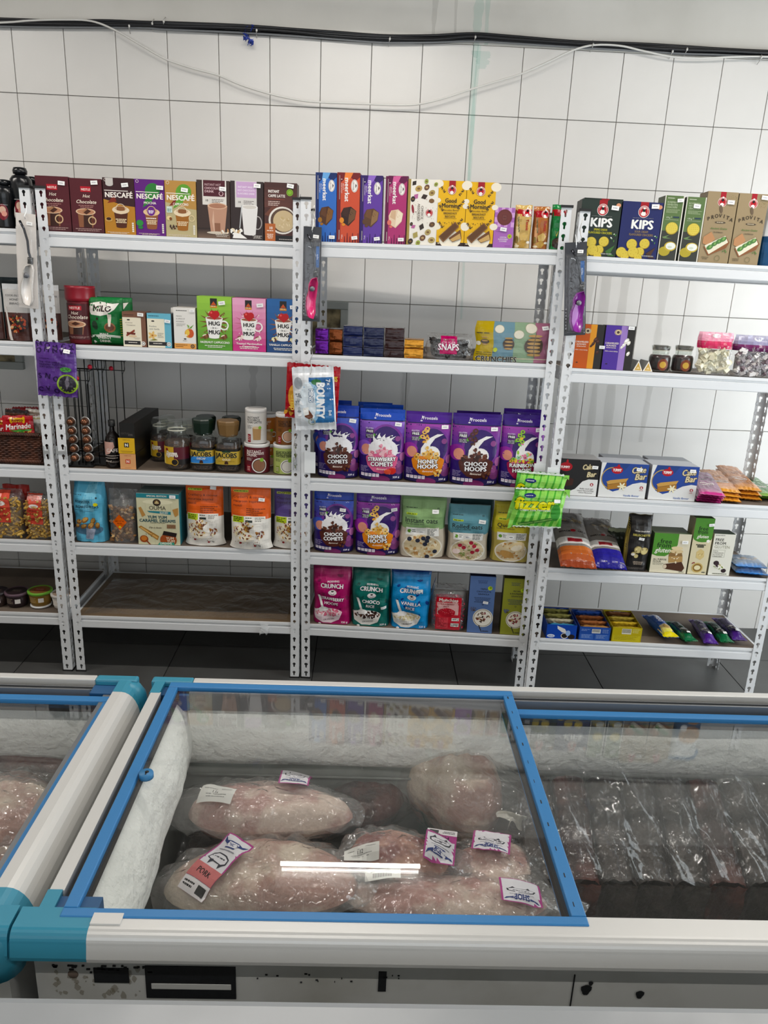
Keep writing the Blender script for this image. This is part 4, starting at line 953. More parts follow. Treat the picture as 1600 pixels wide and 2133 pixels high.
def a_peach(A):
    A.r(0, 0, 1, 1, '#e9e6e0'); A.r(.0, 0, 1, .13, '#e0a25a'); A.l(.12, .62, .915, 1, .02, .018, '#3b3835', al='l')
    for i, q in enumerate(['PEACH', '& APRICOT', 'ROOIBOS']): A.t(q, .12, .79-.065*i, .055, '#5b5754', .58, al='l')
    A.l(.12, .55, .60, 3, .025, .01, '#9a9690', al='l'); A.e(.70, .38, .21, .21, '#d9963c'); A.e(.76, .38, .15, .20, '#c75a34'); A.e(.62, .40, .10, .14, '#e8c25a'); A.e(.55, .33, .06, .05, '#f2e6c4'); A.p([(.68, .50), (.92, .60), (.80, .50)], '#6a9a3c'); A.p([(.66, .50), (.60, .60), (.72, .56)], '#7aa84a'); A.e(.5, .24, .06, .03, '#2b2725'); A.l(.4, .6, .19, 1, .02, .01, '#77726c'); A.l(.06, .6, .085, 2, .04, .014, '#7a4a1c', al='l'); A.e(.84, .065, .09, .09, '#2d2a28'); A.ring(.84, .065, .05, .02, '#e0a25a')
def meerk(A, bg, dk, lt, choc, acc):
    A.g(0, 0, 1, 1, bg, bg, 2); A.r(0, 0, .16, 1, dk)
    A.p([(.16, .86), (.30, .90), (.42, .86), (.6, .93), (.8, .88), (1, .94), (1, 1), (.16, 1)], dk); A.p([(.30, .9), (.42, .86), (.6, .93), (.7, 1), (.35, 1)], lt)
    A.g(.16, .02, 1, .22, bg, bg, 2)
    for k in range(6): x = .32+.12*k; A.p([(x, 0), (x+.07, 0), (x+.05, .09+.05*(k % 2)), (x+.02, .09+.05*(k % 2))], dk)
    A.t('meerkat', .44, .76, .19, '#f4f1ee', 1.18, rot=-90, b=1.3); A.l(.16, .24, .9, 1, .01, .01, '#e0d8d4')
    A.t('CHOC & NUT', .20, .78, .045, '#e9e2de', .5, rot=-90); A.t('BISCUITS', .27, .80, .045, '#e9e2de', .4, rot=-90); A.r(.105, .62, .12, .96, '#d6cec8')
    A.e(.76, .815, .15, .26, '#f2eee9', n=24); A.ring(.76, .815, .13, .012, '#5a4a50', ry=.24); A.t('CAPE COOKIES', .72, .815, .045, '#4a3a40', .34, rot=-90, b=1); A.p([(.80, .78), (.86, .82), (.80, .85)], '#3a2c30')
    A.p([(.22, .30), (.52, .24), (.80, .34), (.86, .46), (.62, .52), (.30, .50), (.18, .42)], choc[0]); A.p([(.50, .26), (.80, .35), (.84, .46), (.62, .50), (.54, .40)], choc[1]); A.p([(.24, .40), (.50, .36), (.52, .50), (.32, .50)], choc[2])
    A.e(.22, .32, .10, .12, acc); A.e(.30, .26, .08, .06, acc); A.s_(.64, .42, .12, .06, 8, .03, choc)
    A.t('200 g', .24, .085, .05, '#f2ede8', .2, rot=-90); A.r(.10, .04, .12, .18, '#d6cec8')
def a_mk1(A): meerk(A, '#2a63b4', '#152a5e', '#6fa6da', ['#4b2c18', '#7a5228', '#5b371e'], '#9a6a24')
def a_mk2(A): meerk(A, '#c2492a', '#6f1f22', '#e8864a', ['#2f1a14', '#6a4a30', '#3b2118'], '#dc8c3a')
def a_mk3(A): meerk(A, '#5b3596', '#2f1a5c', '#8f6cc4', ['#5a3c26', '#8a6a48', '#6b482c'], '#5a3c26')
def a_mk4(A): meerk(A, '#a52a68', '#5e1442', '#d46a9c', ['#e2cbb0', '#efe0c8', '#d0b090'], '#d8756a')
def a_assort(A):
    A.r(0, 0, 1, 1, '#efeae0'); A.r(0, 0, .09, 1, '#a08a4a'); r_ = random.Random(3)
    for (x, y, s, c, k) in [(.35, .86, .12, '#b99c5c', 'e'), (.62, .88, .10, '#6b4a34', 'e'), (.80, .80, .11, '#a8925a', 'e'), (.20, .94, .10, '#2d211d', 'r'), (.27, .74, .11, '#b86a9a', 'r'), (.55, .74, .12, '#33251f', 'r'), (.80, .68, .09, '#7a5a3c', 'e'), (.17, .70, .09, '#201a18', 'e'), (.18, .55, .08, '#8a2434', 'p'), (.85, .32, .10, '#5b4030', 'e'), (.22, .28, .09, '#b86a9a', 'r'), (.50, .28, .12, '#33251f', 'r'), (.72, .20, .11, '#b3a068', 'e'), (.30, .15, .13, '#a99a5a', 'r'), (.55, .11, .11, '#6b4a34', 'e'), (.14, .05, .10, '#2d211d', 'e'), (.86, .08, .12, '#b3a068', 'e'), (.40, .03, .09, '#93a24a', 'e'), (.60, .97, .08, '#93a24a', 'e'), (.92, .93, .07, '#93a24a', 'e'), (.15, .32, .06, '#1d1817', 'e')]:
        if k == 'e': A.e(x, y, s, s*.8, c, rot=r_.uniform(0, 90)); A.e(x, y, s*.45, s*.3, '#7a5a34' if c != '#6b4a34' else '#b99c6a')
        elif k == 'r': A.e(x, y, s, s*.75, c, rot=r_.uniform(20, 70), n=4)
        else: A.e(x, y, .04, .14, c, rot=10)
    A.s_(.55, .5, .45, .46, 34, .012, ['#2d211d', '#7a6a3a', '#a33a4a']); badge(A, .74, .50, .13); A.t('CHOICE', .50, .50, .075, '#5a4a40', .5, rot=-90, b=.6); A.t('ASSORTED', .38, .50, .075, '#5a4a40', .62, rot=-90, b=.6); A.l(.25, .33, .5, 1, .02, .01, '#8a7a6a')
def a_gm(A):
    A.r(0, 0, 1, 1, '#e8b61e'); A.r(0, 0, 1, .055, '#2b1812'); A.l(.05, .42, .03, 1, .01, .016, '#e6d6b0'); A.l(.55, .9, .03, 1, .01, .012, '#8a6a4a')
    for (x, y, r) in ((.0, .95, .17), (1.0, .93, .18), (.0, .70, .10), (1.0, .62, .11), (.0, .30, .15), (1.0, .32, .14), (.5, .10, .40)): A.e(x, y, r, r*.8, '#f2ead8')
    for (x, y, s) in ((.10, .90, 1), (.88, .86, -1), (.92, .70, -1), (.06, .62, 1), (.90, .42, -1), (.08, .36, 1)):
        for k in range(5): A.e(x+s*.03*k, y-.018*k, .045, .018, ['#6a4a1c', '#2d211a', '#c79a2a'][k % 3], rot=40*s+25*(k % 2))
    A.r(.37, .90, .60, 1.0, '#9e1f2a'); badge(A, .48, .86, .15)
    A.t('Good', .46, .70, .14, '#27211c', .42, b=1.2); A.t('Morning', .46, .625, .14, '#27211c', .66, b=1.2); script(A, 'Chocolate flavour', .46, .555, .055, '#4a3a14', .60); A.t('BREAKFAST', .46, .505, .062, '#2d251c', .60, b=1.2); A.t('BISCUITS', .46, .455, .062, '#2d251c', .50, b=1.2); A.r(.24, .425, .70, .43, '#6a5214')
    A.s_(.5, .34, .40, .10, 20, .02, ['#2b1812', '#4a2a18']); A.p([(.08, .14), (.66, .38), (.80, .30), (.26, .05)], '#7a5330'); A.p([(.12, .145), (.65, .355), (.75, .30), (.27, .08)], '#5e3c20'); A.p([(.45, .12), (.86, .26), (.92, .12), (.60, .06)], '#6b4426'); A.p([(.5, .10), (.85, .20), (.90, .12), (.60, .07)], '#c9a46a')
def a_cocoa(A):
    A.r(0, 0, 1, 1, '#a86cb6'); 
    for i in range(6):
        for j in range(4):
            if (i+j) % 2: A.r(i/6, .52+j*.12, (i+1)/6, .64+j*.12, '#d3a3d6', .000002)
    A.e(.50, .76, .38, .38, '#6a3430', n=28); A.ring(.50, .76, .34, .015, '#54262a'); A.r(.38, .69, .62, .82, '#54262a'); A.r(.40, .70, .60, .81, '#73403a'); A.t('W', .50, .755, .09, '#4c2226', .16, b=1)
    A.r(.10, .40, .62, .405, '#5a3266')
    for i, q in enumerate(['COCOA', 'FLAVOURED', 'COOKIES']): A.t(q, .50, .26-.05*i, .06, '#f4ecf4', .50, b=1)
    A.e(.82, .29, .11, .11, '#b9c43a'); A.e(.82, .29, .06, .06, '#7a9a2a'); A.l(.6, .9, .04, 1, .01, .012, '#7a4a86')
def tenn(A, bg, lt):
    A.r(0, 0, 1, 1, bg); A.g(0, 0, .3, 1, lt, bg, 2); A.r(.0, .74, 1, .90, '#9e2229'); A.s_(.5, .96, .5, .04, 14, .06, [lt, '#f2e6c8', bg]); badge(A, .70, .82, .24)
    A.t('Tennis', .72, .54, .17, '#a3262b', .62, rot=-90, b=1.2)
    for k in range(6): A.e(.18+.02*k, .70-.06*k, .09, .03, ['#8a8460', '#6a6a4a'][k % 2], rot=60+20*(k % 2))
    A.p([(.30, .30), (.62, .38), (.84, .30), (.70, .18), (.38, .18)], '#cfae6a'); A.p([(.20, .12), (.55, .20), (.80, .12), (.60, .02), (.30, .02)], '#b9934e'); A.e(.85, .14, .12, .07, '#ece4d4'); A.e(.15, .2, .1, .2, '#8a7240'); A.e(.2, .05, .14, .07, '#e6d8b8')
def a_t1(A): tenn(A, '#c9a866', '#e8d49a')
def a_t2(A): tenn(A, '#a8683c', '#d09a6a')
def a_t3(A): A.r(0, 0, 1, 1, '#1f7a3e'); A.s_(.5, .94, .5, .05, 16, .07, ['#56b070', '#1f7a3e', '#8fd0a0']); A.r(0, .74, 1, .89, '#9e2229'); badge(A, .72, .82, .24); A.p([(.25, .44), (.34, .30), (.42, .42), (.36, .32), (.52, .44), (.38, .28)], '#d0c05a'); A.e(.5, .14, .42, .34, '#3a2a22'); A.e(.6, .20, .25, .18, '#54402f'); A.g(0, 0, .12, .7, '#58b878', '#2f8a4c', 3)
def kips(A, bg, l1, l2, cc):
    A.r(0, 0, 1, 1, bg); A.r(.44, .88, .64, 1, '#9e2229'); badge(A, .54, .83, .14); A.l(.28, .80, .715, 1, .01, .006, '#8a8a8a'); A.t('KIPS', .54, .605, .20, '#f4f4f0', .56, b=2)
    A.t(l1, .54, .48, .05, cc, .34, b=1); A.t(l2, .54, .425, .05, cc, .60, b=1)
    for (x, y, r) in ((.10, .10, .13), (.34, .25, .135), (.66, .27, .13), (.20, .05, .12), (.56, .12, .12), (.40, .11, .14), (.54, .01, .10)):
        A.e(x, y, r, r*.95, '#a78b2e', n=18); A.e(x-.005, y+.006, r*.93, r*.87, '#d4be56', n=18)
        for k in range(5): A.e(x+r*.5*math.cos(k*1.26), y+r*.5*math.sin(k*1.26)*A.w/A.h, .010, .008, '#a78b2e', n=5, step=.000002)
    A.p([(.72, .10), (.95, .22), (.86, .08), (.96, .02), (.80, .02)], '#3f6b34' if cc == '#b7b23a' else '#4a3328'); A.s_(.88, .34, .10, .10, 8, .03, ['#f0efe9', '#4f8a3f', bg]); A.e(.92, .92, .06, .05, '#d79a78'); A.l(.62, .92, .045, 1, .01, .02, '#9a9a9a')
def a_k1(A): kips(A, '#26322c', 'SPRING ONION', 'FLAVOURED CRACKERS', '#b7b23a')
def a_k2(A): kips(A, '#232a5e', 'SOUR CREAM', 'FLAVOURED CRACKERS', '#8f7a5a')
def a_slim(A):
    A.r(0, 0, 1, 1, '#5d7448'); A.r(0, 0, .04, 1, '#ece8dc'); A.r(.95, 0, 1, 1, '#ece8dc'); A.r(.04, 0, .95, .46, '#3a3c37'); A.l(.14, .5, .955, 1, .01, .012, '#c9d0bc', al='l')
    for i, q in enumerate(['ROSEMARY', 'WHEATEN', 'CRACKERS']): A.t(q, .14, .90-.038*i, .085, '#b9c4a6', .55, al='l', b=.6)
    A.l(.14, .85, .78, 3, .02, .008, '#a9b694', al='l'); A.t('170 g', .28, .665, .07, '#e4e8da', .24); A.r(.46, .66, .47, .69, '#ddd'); A.r(.54, .66, .86, .685, '#2f4050'); A.l(.15, .85, .63, 1, .02, .004, '#c9d0bc')
    A.e(.55, .50, .33, .31, '#a8913a', n=20); A.e(.55, .505, .30, .28, '#d9c660', n=20)
    for i in range(5):
        for j in range(5): A.e(.55+(i-2)*.10, .505+(j-2)*.032, .018, .016, '#b39a3e', n=5, step=.000001)
    A.p([(.1, .36), (.5, .40), (.3, .36), (.6, .34), (.2, .34)], '#6f8a5a'); A.e(.32, .14, .30, .24, '#b0a040'); A.e(.60, .22, .32, .24, '#c2ac4c'); A.e(.62, .225, .26, .18, '#eef0ea'); A.e(.58, .21, .12, .06, '#cfd8c6')
def a_prov(A):
    A.r(0, 0, 1, 1, '#9c8a6c'); A.s_(.82, .88, .2, .18, 60, .012, ['#7d7a4a', '#8a8050', '#857050']); A.r(.42, .90, .60, 1, '#a32530'); badge(A, .51, .86, .15)
    for i, ch in enumerate('PROVITA'): x = .14+.125*i; A.t(ch, x, .62+.05*math.sin((i/6)*math.pi), .11, '#3f352a', .13, rot=14-4.6*i, b=.8)
    A.e(.50, .76, .05, .13, '#6a5a48', rot=15); A.e(.54, .575, .18, .03, '#4a4036'); A.l(.42, .66, .57, 1, .01, .01, '#cdbfa2'); script(A, 'Ancient Grains', .52, .49, .06, '#5b7a44', .62); A.t('CRISPBREAD', .52, .435, .04, '#4a4036', .36)
    A.p([(.06, .36), (.30, .44), (.46, .34), (.24, .24), (.06, .27)], '#b98a64'); A.p([(.12, .22), (.78, .40), (.95, .30), (.86, .22), (.30, .10)], '#8a5a3a'); A.p([(.14, .24), (.78, .395), (.90, .30), (.32, .12)], '#e6e2cc')
    for (x, y, r) in ((.32, .22, .12), (.46, .27, .11), (.60, .31, .12), (.72, .34, .12)): A.e(x, y, r, r*.6, '#4f7a42', rot=30); A.e(x+.02, y+.01, r*.5, r*.3, '#7fa560', rot=60)
    A.s_(.86, .18, .10, .04, 6, .03, ['#5b7a44']); A.ring(.62, .07, .09, .012, '#6a6a4a'); A.l(.1, .34, .07, 2, .02, .01, '#6a5e48')
def a_cookie(A): A.r(0, 0, 1, 1, '#e2e6e8'); A.r(0, .0, 1, .42, '#16466e'); A.e(.5, .95, .8, .12, '#2a6c9a'); A.e(.6, .38, .4, .34, '#b9823e'); A.s_(.6, .38, .3, .22, 14, .05, ['#4a2a18', '#8a5a2a']); A.e(.35, .22, .12, .12, '#f2f4f4'); A.e(.7, .06, .3, .2, '#c08a44')
def froo(A, top, mid, flavour, bowl, milk, bits, halo='#7a3a94'):
    A.r(0, 0, 1, 1, '#2c1668'); A.g(0, .50, 1, .86, '#4a2390', mid, 6); A.r(0, .845, 1, 1, top); A.r(0, .835, 1, .85, '#15124a'); A.g(0, 0, 1, .20, '#1c1150', '#2c1668', 4)
    A.e(.60, .52, .40, .44, halo, n=24); A.e(.60, .53, .34, .38, '#331a63', n=24); A.e(.12, .46, .17, .17, mid); A.e(.16, .44, .11, .12, '#e39a86')
    A.e(.86, .60, .06, .06, '#8a4a86'); A.e(.92, .16, .11, .11, '#7a3a72'); A.e(.90, .24, .06, .08, '#8f4a84'); A.e(.50, .01, .22, .10, '#7a2c62'); A.e(.97, .34, .06, .10, '#b06aa0'); A.s_(.85, .82, .05, .01, 3, .012, ['#ffffff']); A.s_(.84, .26, .04, .02, 3, .010, ['#ffffff'])
    A.t('Froozels', .53, .915, .062, '#f4f0fa', .33, b=.8); A.p([(.33, .885), (.38, .93), (.35, .945), (.345, .91)], '#f4f0fa'); A.e(.34, .875, .025, .012, '#f4f0fa')
    A.t('GLUTEN', .22, .735, .030, '#e8e4ee', .2, b=.5); A.r(.14, .67, .32, .72, '#1d1b2c'); A.t('FREE', .23, .695, .05, '#ffffff', .17, b=1.2); A.r(.14, .60, .33, .655, '#23202e'); A.l(.15, .32, .64, 3, .018, .008, '#cfcbd8'); A.e(.33, .645, .03, .035, '#5fa33c')
    if milk == 'splash':
        A.e(.54, .44, .33, .26, '#f4f2f4', n=20)
        for (x, y, L_, a) in ((.33, .60, .20, 118), (.44, .64, .12, 96), (.55, .63, .11, 84), (.72, .60, .17, 42), (.80, .50, .15, 24), (.24, .50, .12, 150), (.84, .40, .13, 4), (.66, .62, .10, 62)):
            ca, sa = math.cos(math.radians(a)), math.sin(math.radians(a)); k_ = A.w/A.h; A.p([(x-.5*L_*ca-.06*sa, y+(-.5*L_*sa+.06*ca)*k_), (x-.5*L_*ca+.06*sa, y+(-.5*L_*sa-.06*ca)*k_), (x+.1*L_*ca+.018*sa, y+(.1*L_*sa-.018*ca)*k_), (x+.55*L_*ca+.03, y+.55*L_*sa*k_), (x+.1*L_*ca-.018*sa, y+(.1*L_*sa+.018*ca)*k_)], '#f4f2f4')
        A.s_(.52, .60, .26, .14, 12, .016, ['#f8f8fa', '#3a1c22'])
    else:
        A.p([(.34, .34), (.36, .50), (.48, .62), (.70, .70), (.84, .70), (.66, .64), (.56, .55), (.54, .42)], '#f4f2f0'); A.e(.60, .42, .18, .17, '#f4f2f0'); A.s_(.44, .66, .10, .16, 8, .045, bits)
        for (x, y) in ((.42, .72), (.48, .77), (.38, .66), (.48, .64)): A.e(x, y, .055, .045, bits[0]); A.e(x, y, .022, .018, '#5a2a60')
    A.p([(.16, .32), (.20, .22), (.34, .13), (.52, .10), (.72, .13), (.84, .22), (.88, .32)], bowl); A.e(.52, .33, .36, .10, bowl, n=22); A.s_(.50, .38, .28, .20, 38, .045, bits)
    for k in range(10): a = k*.63; x, y = .50+.24*math.cos(a), .37+.055*math.sin(a); A.e(x, y, .048, .034, bits[k % len(bits)]); A.e(x, y, .018, .012, '#3a2024' if milk != 'splash' else bits[0])
    f1, f2 = flavour; oc = '#3a1420'; A.t(f1, .52, .315, .085, '#ffffff', .62, b=1.8, ol=oc, ow=.14, rot=2); A.t(f2, .52, .245, .09, '#ffffff', .50, b=1.8, ol=oc, ow=.14, rot=2)
    script(A, 'flavoured', .52, .175, .04, '#f4e6d8', .24); A.s_(.74, .15, .12, .07, 8, .05, bits); A.l(.05, .24, .20, 5, .018, .007, '#a79ac4', al='l')
    for k in range(5): A.r(.06+.085*k, .055, .13+.085*k, .105, '#eeeaf4'); A.l(.07+.085*k, .12+.085*k, .085, 1, .01, .006, '#c03a6a')
    A.t('320 g' if milk == 'splash' else '350 g', .85, .055, .045, '#f4f0fa', .2, b=1)
def a_f1(A): froo(A, '#1d3fa4', '#3f5ac0', ('CHOCO', 'COMETS'), '#54241c', 'splash', ['#4b2418', '#6b3a26', '#37190f'])
def a_f2(A): froo(A, '#1f4cb4', '#8a5ac0', ('STRAWBERRY', 'COMETS'), '#d8628c', 'splash', ['#e8a0b4', '#d8788c', '#f0c0c8']); A.e(.76, .15, .09, .08, '#c8342c'); A.e(.66, .14, .08, .06, '#e05a44')
def a_f3(A): froo(A, '#4a1f8a', '#9a3aa4', ('HONEY', 'HOOPS'), '#dd8426', 'swirl', ['#e6b862', '#f0cc84', '#d89c40'])
def a_f4(A): froo(A, '#38187a', '#8a2f94', ('CHOCO', 'HOOPS'), '#4f2218', 'swirl', ['#4b2418', '#6b3a26', '#37190f'])
def a_f5(A): froo(A, '#38187a', '#9a3aa4', ('RAINBOW', 'HOOPS'), '#a3234e', 'swirl', ['#8fc43a', '#e8c24a', '#e07a9a', '#9ad0a0'])
def oats(A, bg, l1, l2, bits, lower='#c9beac'):
    A.r(0, 0, 1, 1, lower); A.r(0, .50, 1, 1, bg); A.g(0, .84, 1, 1, bg, bg, 2); A.l(.10, .36, .835, 1, .01, .010, '#2f3a34', al='l'); A.r(.12, .735, .36, .765, '#b4cc3a'); A.l(.14, .34, .745, 1, .01, .012, '#3a4a1a'); A.r(.80, .83, .84, .855, '#2f3a34'); A.r(.81, .836, .83, .849, bg)
    A.t(l1, .46, .645, .105, '#26302c', .76, b=.6); A.t(l2, .32, .585, .03, '#3a443e', .5, b=.5)
    A.r(.12, .385, .86, .52, '#eceae4'); A.r(.14, .40, .36, .505, '#f6f6f2'); A.e(.20, .455, .045, .045, '#6a9a34'); A.l(.26, .35, .47, 2, .03, .012, '#55584f'); A.r(.42, .42, .54, .46, '#fff'); A.l(.43, .53, .435, 1, .01, .012, '#55584f'); A.l(.60, .84, .49, 5, .022, .010, '#55584f', al='l')
    A.e(.50, .20, .46, .42, '#f2eee2', n=26) if False else None
    A.e(.50, .19, .43, .30, '#ece6d8', n=28); A.e(.50, .19, .40, .27, '#d8c6a2', n=28); A.s_(.50, .19, .36, .26, 70, .038, bits)
def a_o1(A): oats(A, '#84a470', 'Instant oats', 'that add nothing sweet', ['#d8c49a', '#c4a878', '#e8dcc0', '#b98a54', '#efe6d0']); [A.e(x, y, .05, .048, '#262a3c') or A.e(x-.01, y+.006, .02, .018, '#5a607a') for x, y in ((.22, .32), (.40, .30), (.52, .34), (.60, .30), (.62, .36), (.56, .24), (.78, .12), (.62, .02))]
def a_o2(A): oats(A, '#5f93a0', 'Rolled oats', 'COOKS IN 5 MINUTES', ['#d9c4b0', '#b39a7a', '#e8dcc8', '#9a8a5a', '#efe6d8', '#7a8a4a', '#c8a890']); [A.e(x, y, .055, .05, '#a82a3c') or A.e(x-.01, y+.006, .02, .018, '#d86a78') for x, y in ((.30, .28), (.58, .34), (.66, .28), (.74, .20), (.62, .16), (.40, .24))]; A.e(.22, .16, .10, .07, '#f2dcd6')
def a_o3(A): oats(A, '#c3b43c', 'Quick oats', 'COOKS IN 2 MINUTES', ['#d8c49a', '#c4a070', '#e8d6b4', '#c08a50', '#efe2c8'], lower='#b3a258'); A.e(.66, .28, .20, .13, '#e6d0a4', rot=20); A.e(.64, .26, .15, .08, '#f0e4cc', rot=20); A.e(.4, .14, .2, .1, '#c89a5c', rot=-20)
def a_oatback(A): A.r(0, 0, 1, 1, '#1f3a3e'); A.r(0, .84, 1, 1, '#2a4a4c')
def crunch(A, bg, dk, l1, l2, bowl, bits, face='#f4ecec', lc='#f6f0f2', olc=None):
    A.r(0, 0, 1, 1, bg); A.s_(.6, .6, .5, .6, 26, .07, [bg, dk]); A.g(0, .86, 1, 1, bg, dk, 4)
    A.t('MORNING', .55, .755, .048, lc, .3, b=.6); A.t('CRUNCH', .52, .68, .115, lc, .58, b=1.8, ol=dk, ow=.10, rot=-2)
    A.e(.53, .565, .11, .075, face); A.e(.53, .585, .035, .022, '#2b2226'); A.ring(.53, .56, .05, .012, '#2b2226', a0=200, a1=340)
    A.t(l1, .52, .455, .082, lc, .64, b=1.5, ol=olc or dk, ow=.16, rot=-4); A.t(l2, .50, .375, .075, lc, .44, b=1.5, ol=olc or dk, ow=.16, rot=-4)
    A.p([(.02, .24), (.08, .10), (.28, .02), (.50, .02), (.70, .08), (.78, .20)], bowl); A.e(.40, .22, .39, .12, bowl, n=24); A.e(.40, .22, .36, .10, '#f6f2f0', n=24); A.s_(.42, .215, .33, .11, 60, .035, bits)
    A.e(.30, .27, .13, .07, '#fbf8f6'); A.p([(.14, .52), (.20, .52), (.32, .26), (.26, .24)], '#fbf8f6'); A.t('CRUNCHY', .44, .085, .04, '#332a2e', .34, rot=8, b=.6); A.e(.20, -.0, .04, .03, '#f4f0f0'); A.t('320 g', .84, .04, .05, lc, .2, b=.8)
def a_c1(A): crunch(A, '#a81f62', '#7a1248', 'STRAWBERRY', 'HOOPS', '#f4dfe4', ['#e48aa0', '#f2b6c0', '#d86a84'])
def a_c2(A): crunch(A, '#14685f', '#0b463f', 'CHOCO', 'RICE', '#f2efe9', ['#3a1f16', '#54301f', '#2a140d'])
def a_c3(A): crunch(A, '#2b8ecb', '#173f86', 'VANILLA', 'RICE', '#f2f0ec', ['#d8cca4', '#c4b68a', '#e6dcbc'])
def a_munch(A):
    A.r(.14, .02, .88, .86, '#c8333f'); A.r(.18, .44, .80, .86, '#e4b4b2'); A.r(.14, .76, .88, .90, '#c22a36'); A.t('Munchies', .50, .83, .10, '#f6e6e0', .62, b=1.4, ol='#8a1a24', ow=.12); A.t('STRAWBERRY', .44, .72, .05, '#8a1a24', .5, b=1); A.t('RICE', .44, .66, .05, '#8a1a24', .2, b=1); A.e(.46, .50, .26, .14, '#b82a36'); A.s_(.46, .52, .22, .11, 40, .02, ['#d8505a', '#a81f2a', '#e87880']); A.r(.18, .08, .52, .36, '#d8505a'); A.l(.20, .50, .34, 11, .023, .010, '#8a1a24', al='l'); A.r(.60, .12, .84, .22, '#f2eeea')
    for k in range(12): A.r(.62+.017*k, .13, .628+.017*k, .21, '#1b1b1b', .000001)
    A.r(.62, .28, .84, .36, '#f2eeea'); A.t('450 g', .73, .32, .05, '#222', .18, b=.6)
def gran(A, bg, l, bits):
    A.r(0, 0, 1, 1, bg); A.l(.3, .7, .92, 3, .02, .008, '#2f3a5a'); 
    for i, q in enumerate(l): A.t(q, .56, .78-.045*i, .062, '#1f2430', .66, b=1)
    A.l(.20, .86, .62, 4, .025, .010, '#33405a'); A.e(.80, .80, .09, .09, '#b9cc3a'); A.e(.82, .81, .05, .05, '#7a9a2a'); A.r(.53, .495, .59, .52, '#1f2430'); A.r(.54, .50, .58, .515, bg)
    A.e(.60, .27, .40, .40, '#e9e4d6', n=30); A.e(.60, .27, .37, .37, '#8a8474', n=30); A.e(.60, .27, .345, .345, '#f0ebe0', n=30); A.s_(.60, .285, .26, .24, 60, .045, bits); A.s_(.18, .42, .14, .08, 8, .05, ['#5a6280', '#4a3a2a']); A.p([(.44, .14), (.48, .14), (.60, .02), (.57, .02)], '#33302c'); A.l(.62, .86, .03, 1, .01, .014, '#2a2a30')
def a_g1(A): gran(A, '#5d76a6', ['TRIPLE', 'CHOCOLATE', 'GRANOLA'], ['#3a2418', '#6a4a32', '#b9a084', '#8a2a34', '#efe6d8'])
def a_g2(A): gran(A, '#8f9238', ['PECAN', '& RASPBERRY', 'GRANOLA'], ['#8a2434', '#6a4a32', '#c9a878', '#a83a4a', '#efe0c8'])
def muesli(A, top, lines):
    A.r(0, 0, 1, 1, '#e8e4dc'); A.r(0, .50, 1, 1, top); A.r(.06, .90, .44, .935, '#b9c43a'); A.l(.08, .42, .912, 1, .01, .012, '#3a3a1a')
    for i, q in enumerate(lines): A.t(q, .06, .835-.065*i, .062, '#3a1f1a', .84, al='l')
    A.l(.40, .88, .65, 4, .03, .010, '#5a2a1c', al='l'); A.r(.04, .43, .88, .54, '#efece4'); A.r(.05, .435, .34, .535, '#b4c832'); A.l(.07, .32, .505, 3, .026, .014, '#2f3a12', al='l'); A.l(.38, .54, .505, 1, .02, .014, '#55584f'); A.r(.38, .445, .56, .48, '#26302a'); A.l(.62, .86, .51, 3, .024, .010, '#77776f', al='l')
    A.e(.36, .28, .31, .27, '#e4ddcf', n=24); A.s_(.36, .30, .28, .24, 95, .036, ['#c9a25a', '#7a4a24', '#efe2c0', '#a87838', '#5a3420', '#f2ead2', '#8a2a2a', '#d8bc84']); A.e(.62, .30, .14, .12, '#f2eee6'); A.e(.70, .36, .12, .10, '#f6f2ea')
    A.s_(.74, .24, .12, .14, 14, .035, ['#b9793c', '#efe2c0', '#8a5a2c', '#6b1f24']); A.e(.26, .11, .035, .03, '#8a2a2a'); A.e(.62, .07, .03, .028, '#8a2a2a'); A.t('1 kg', .70, .08, .045, '#3a3a3a', .16, b=.8); A.s_(.4, .12, .35, .06, 12, .012, ['#7a4a24', '#c9a25a'])
def a_mu1(A): muesli(A, '#d9622f', ['Cranberry & coconut', 'macaroon inspired', 'muesli'])
def a_mu2(A): muesli(A, '#5a4a86', ['Chocolate brownie', 'inspired muesli'])
def a_koes(A):
    A.r(0, 0, 1, 1, '#5fa9c6'); A.p([(.3, .58), (.55, 1), (.85, 1), (.7, .5)], '#7cbdd4'); A.p([(0, .7), (.2, 1), (0, 1)], '#4a95b4'); A.l(.05, .35, .775, 1, .01, .008, '#1d3b4a', al='l'); A.t('KOESISTER', .14, .675, .085, '#173240', .46, al='l', b=1); A.t('INSPIRED RUSKS', .14, .59, .085, '#173240', .70, al='l', b=1); A.r(.10, .54, .80, .545, '#173240'); A.r(.25, .515, .70, .52, '#173240')
    A.e(.76, .63, .07, .055, '#d9d23a'); A.e(.78, .73, .03, .03, '#173240'); A.e(.50, .22, .44, .20, '#4a6c84', n=24)
    A.p([(.40, .05), (.62, .05), (.72, .22), (.42, .24)], '#9aa2b4'); A.s_(.5, .10, .1, .06, 5, .05, ['#7a8498'])
    for (x, y, s) in ((.20, .34, .12), (.42, .38, .13), (.66, .36, .12), (.36, .27, .12), (.58, .28, .13), (.80, .29, .12), (.14, .27, .09)): A.e(x, y, s, s*.66, '#8a5a2a', n=7, rot=x*90); A.e(x, y+.01, s*.8, s*.45, '#c99c5a', n=7, rot=x*70)
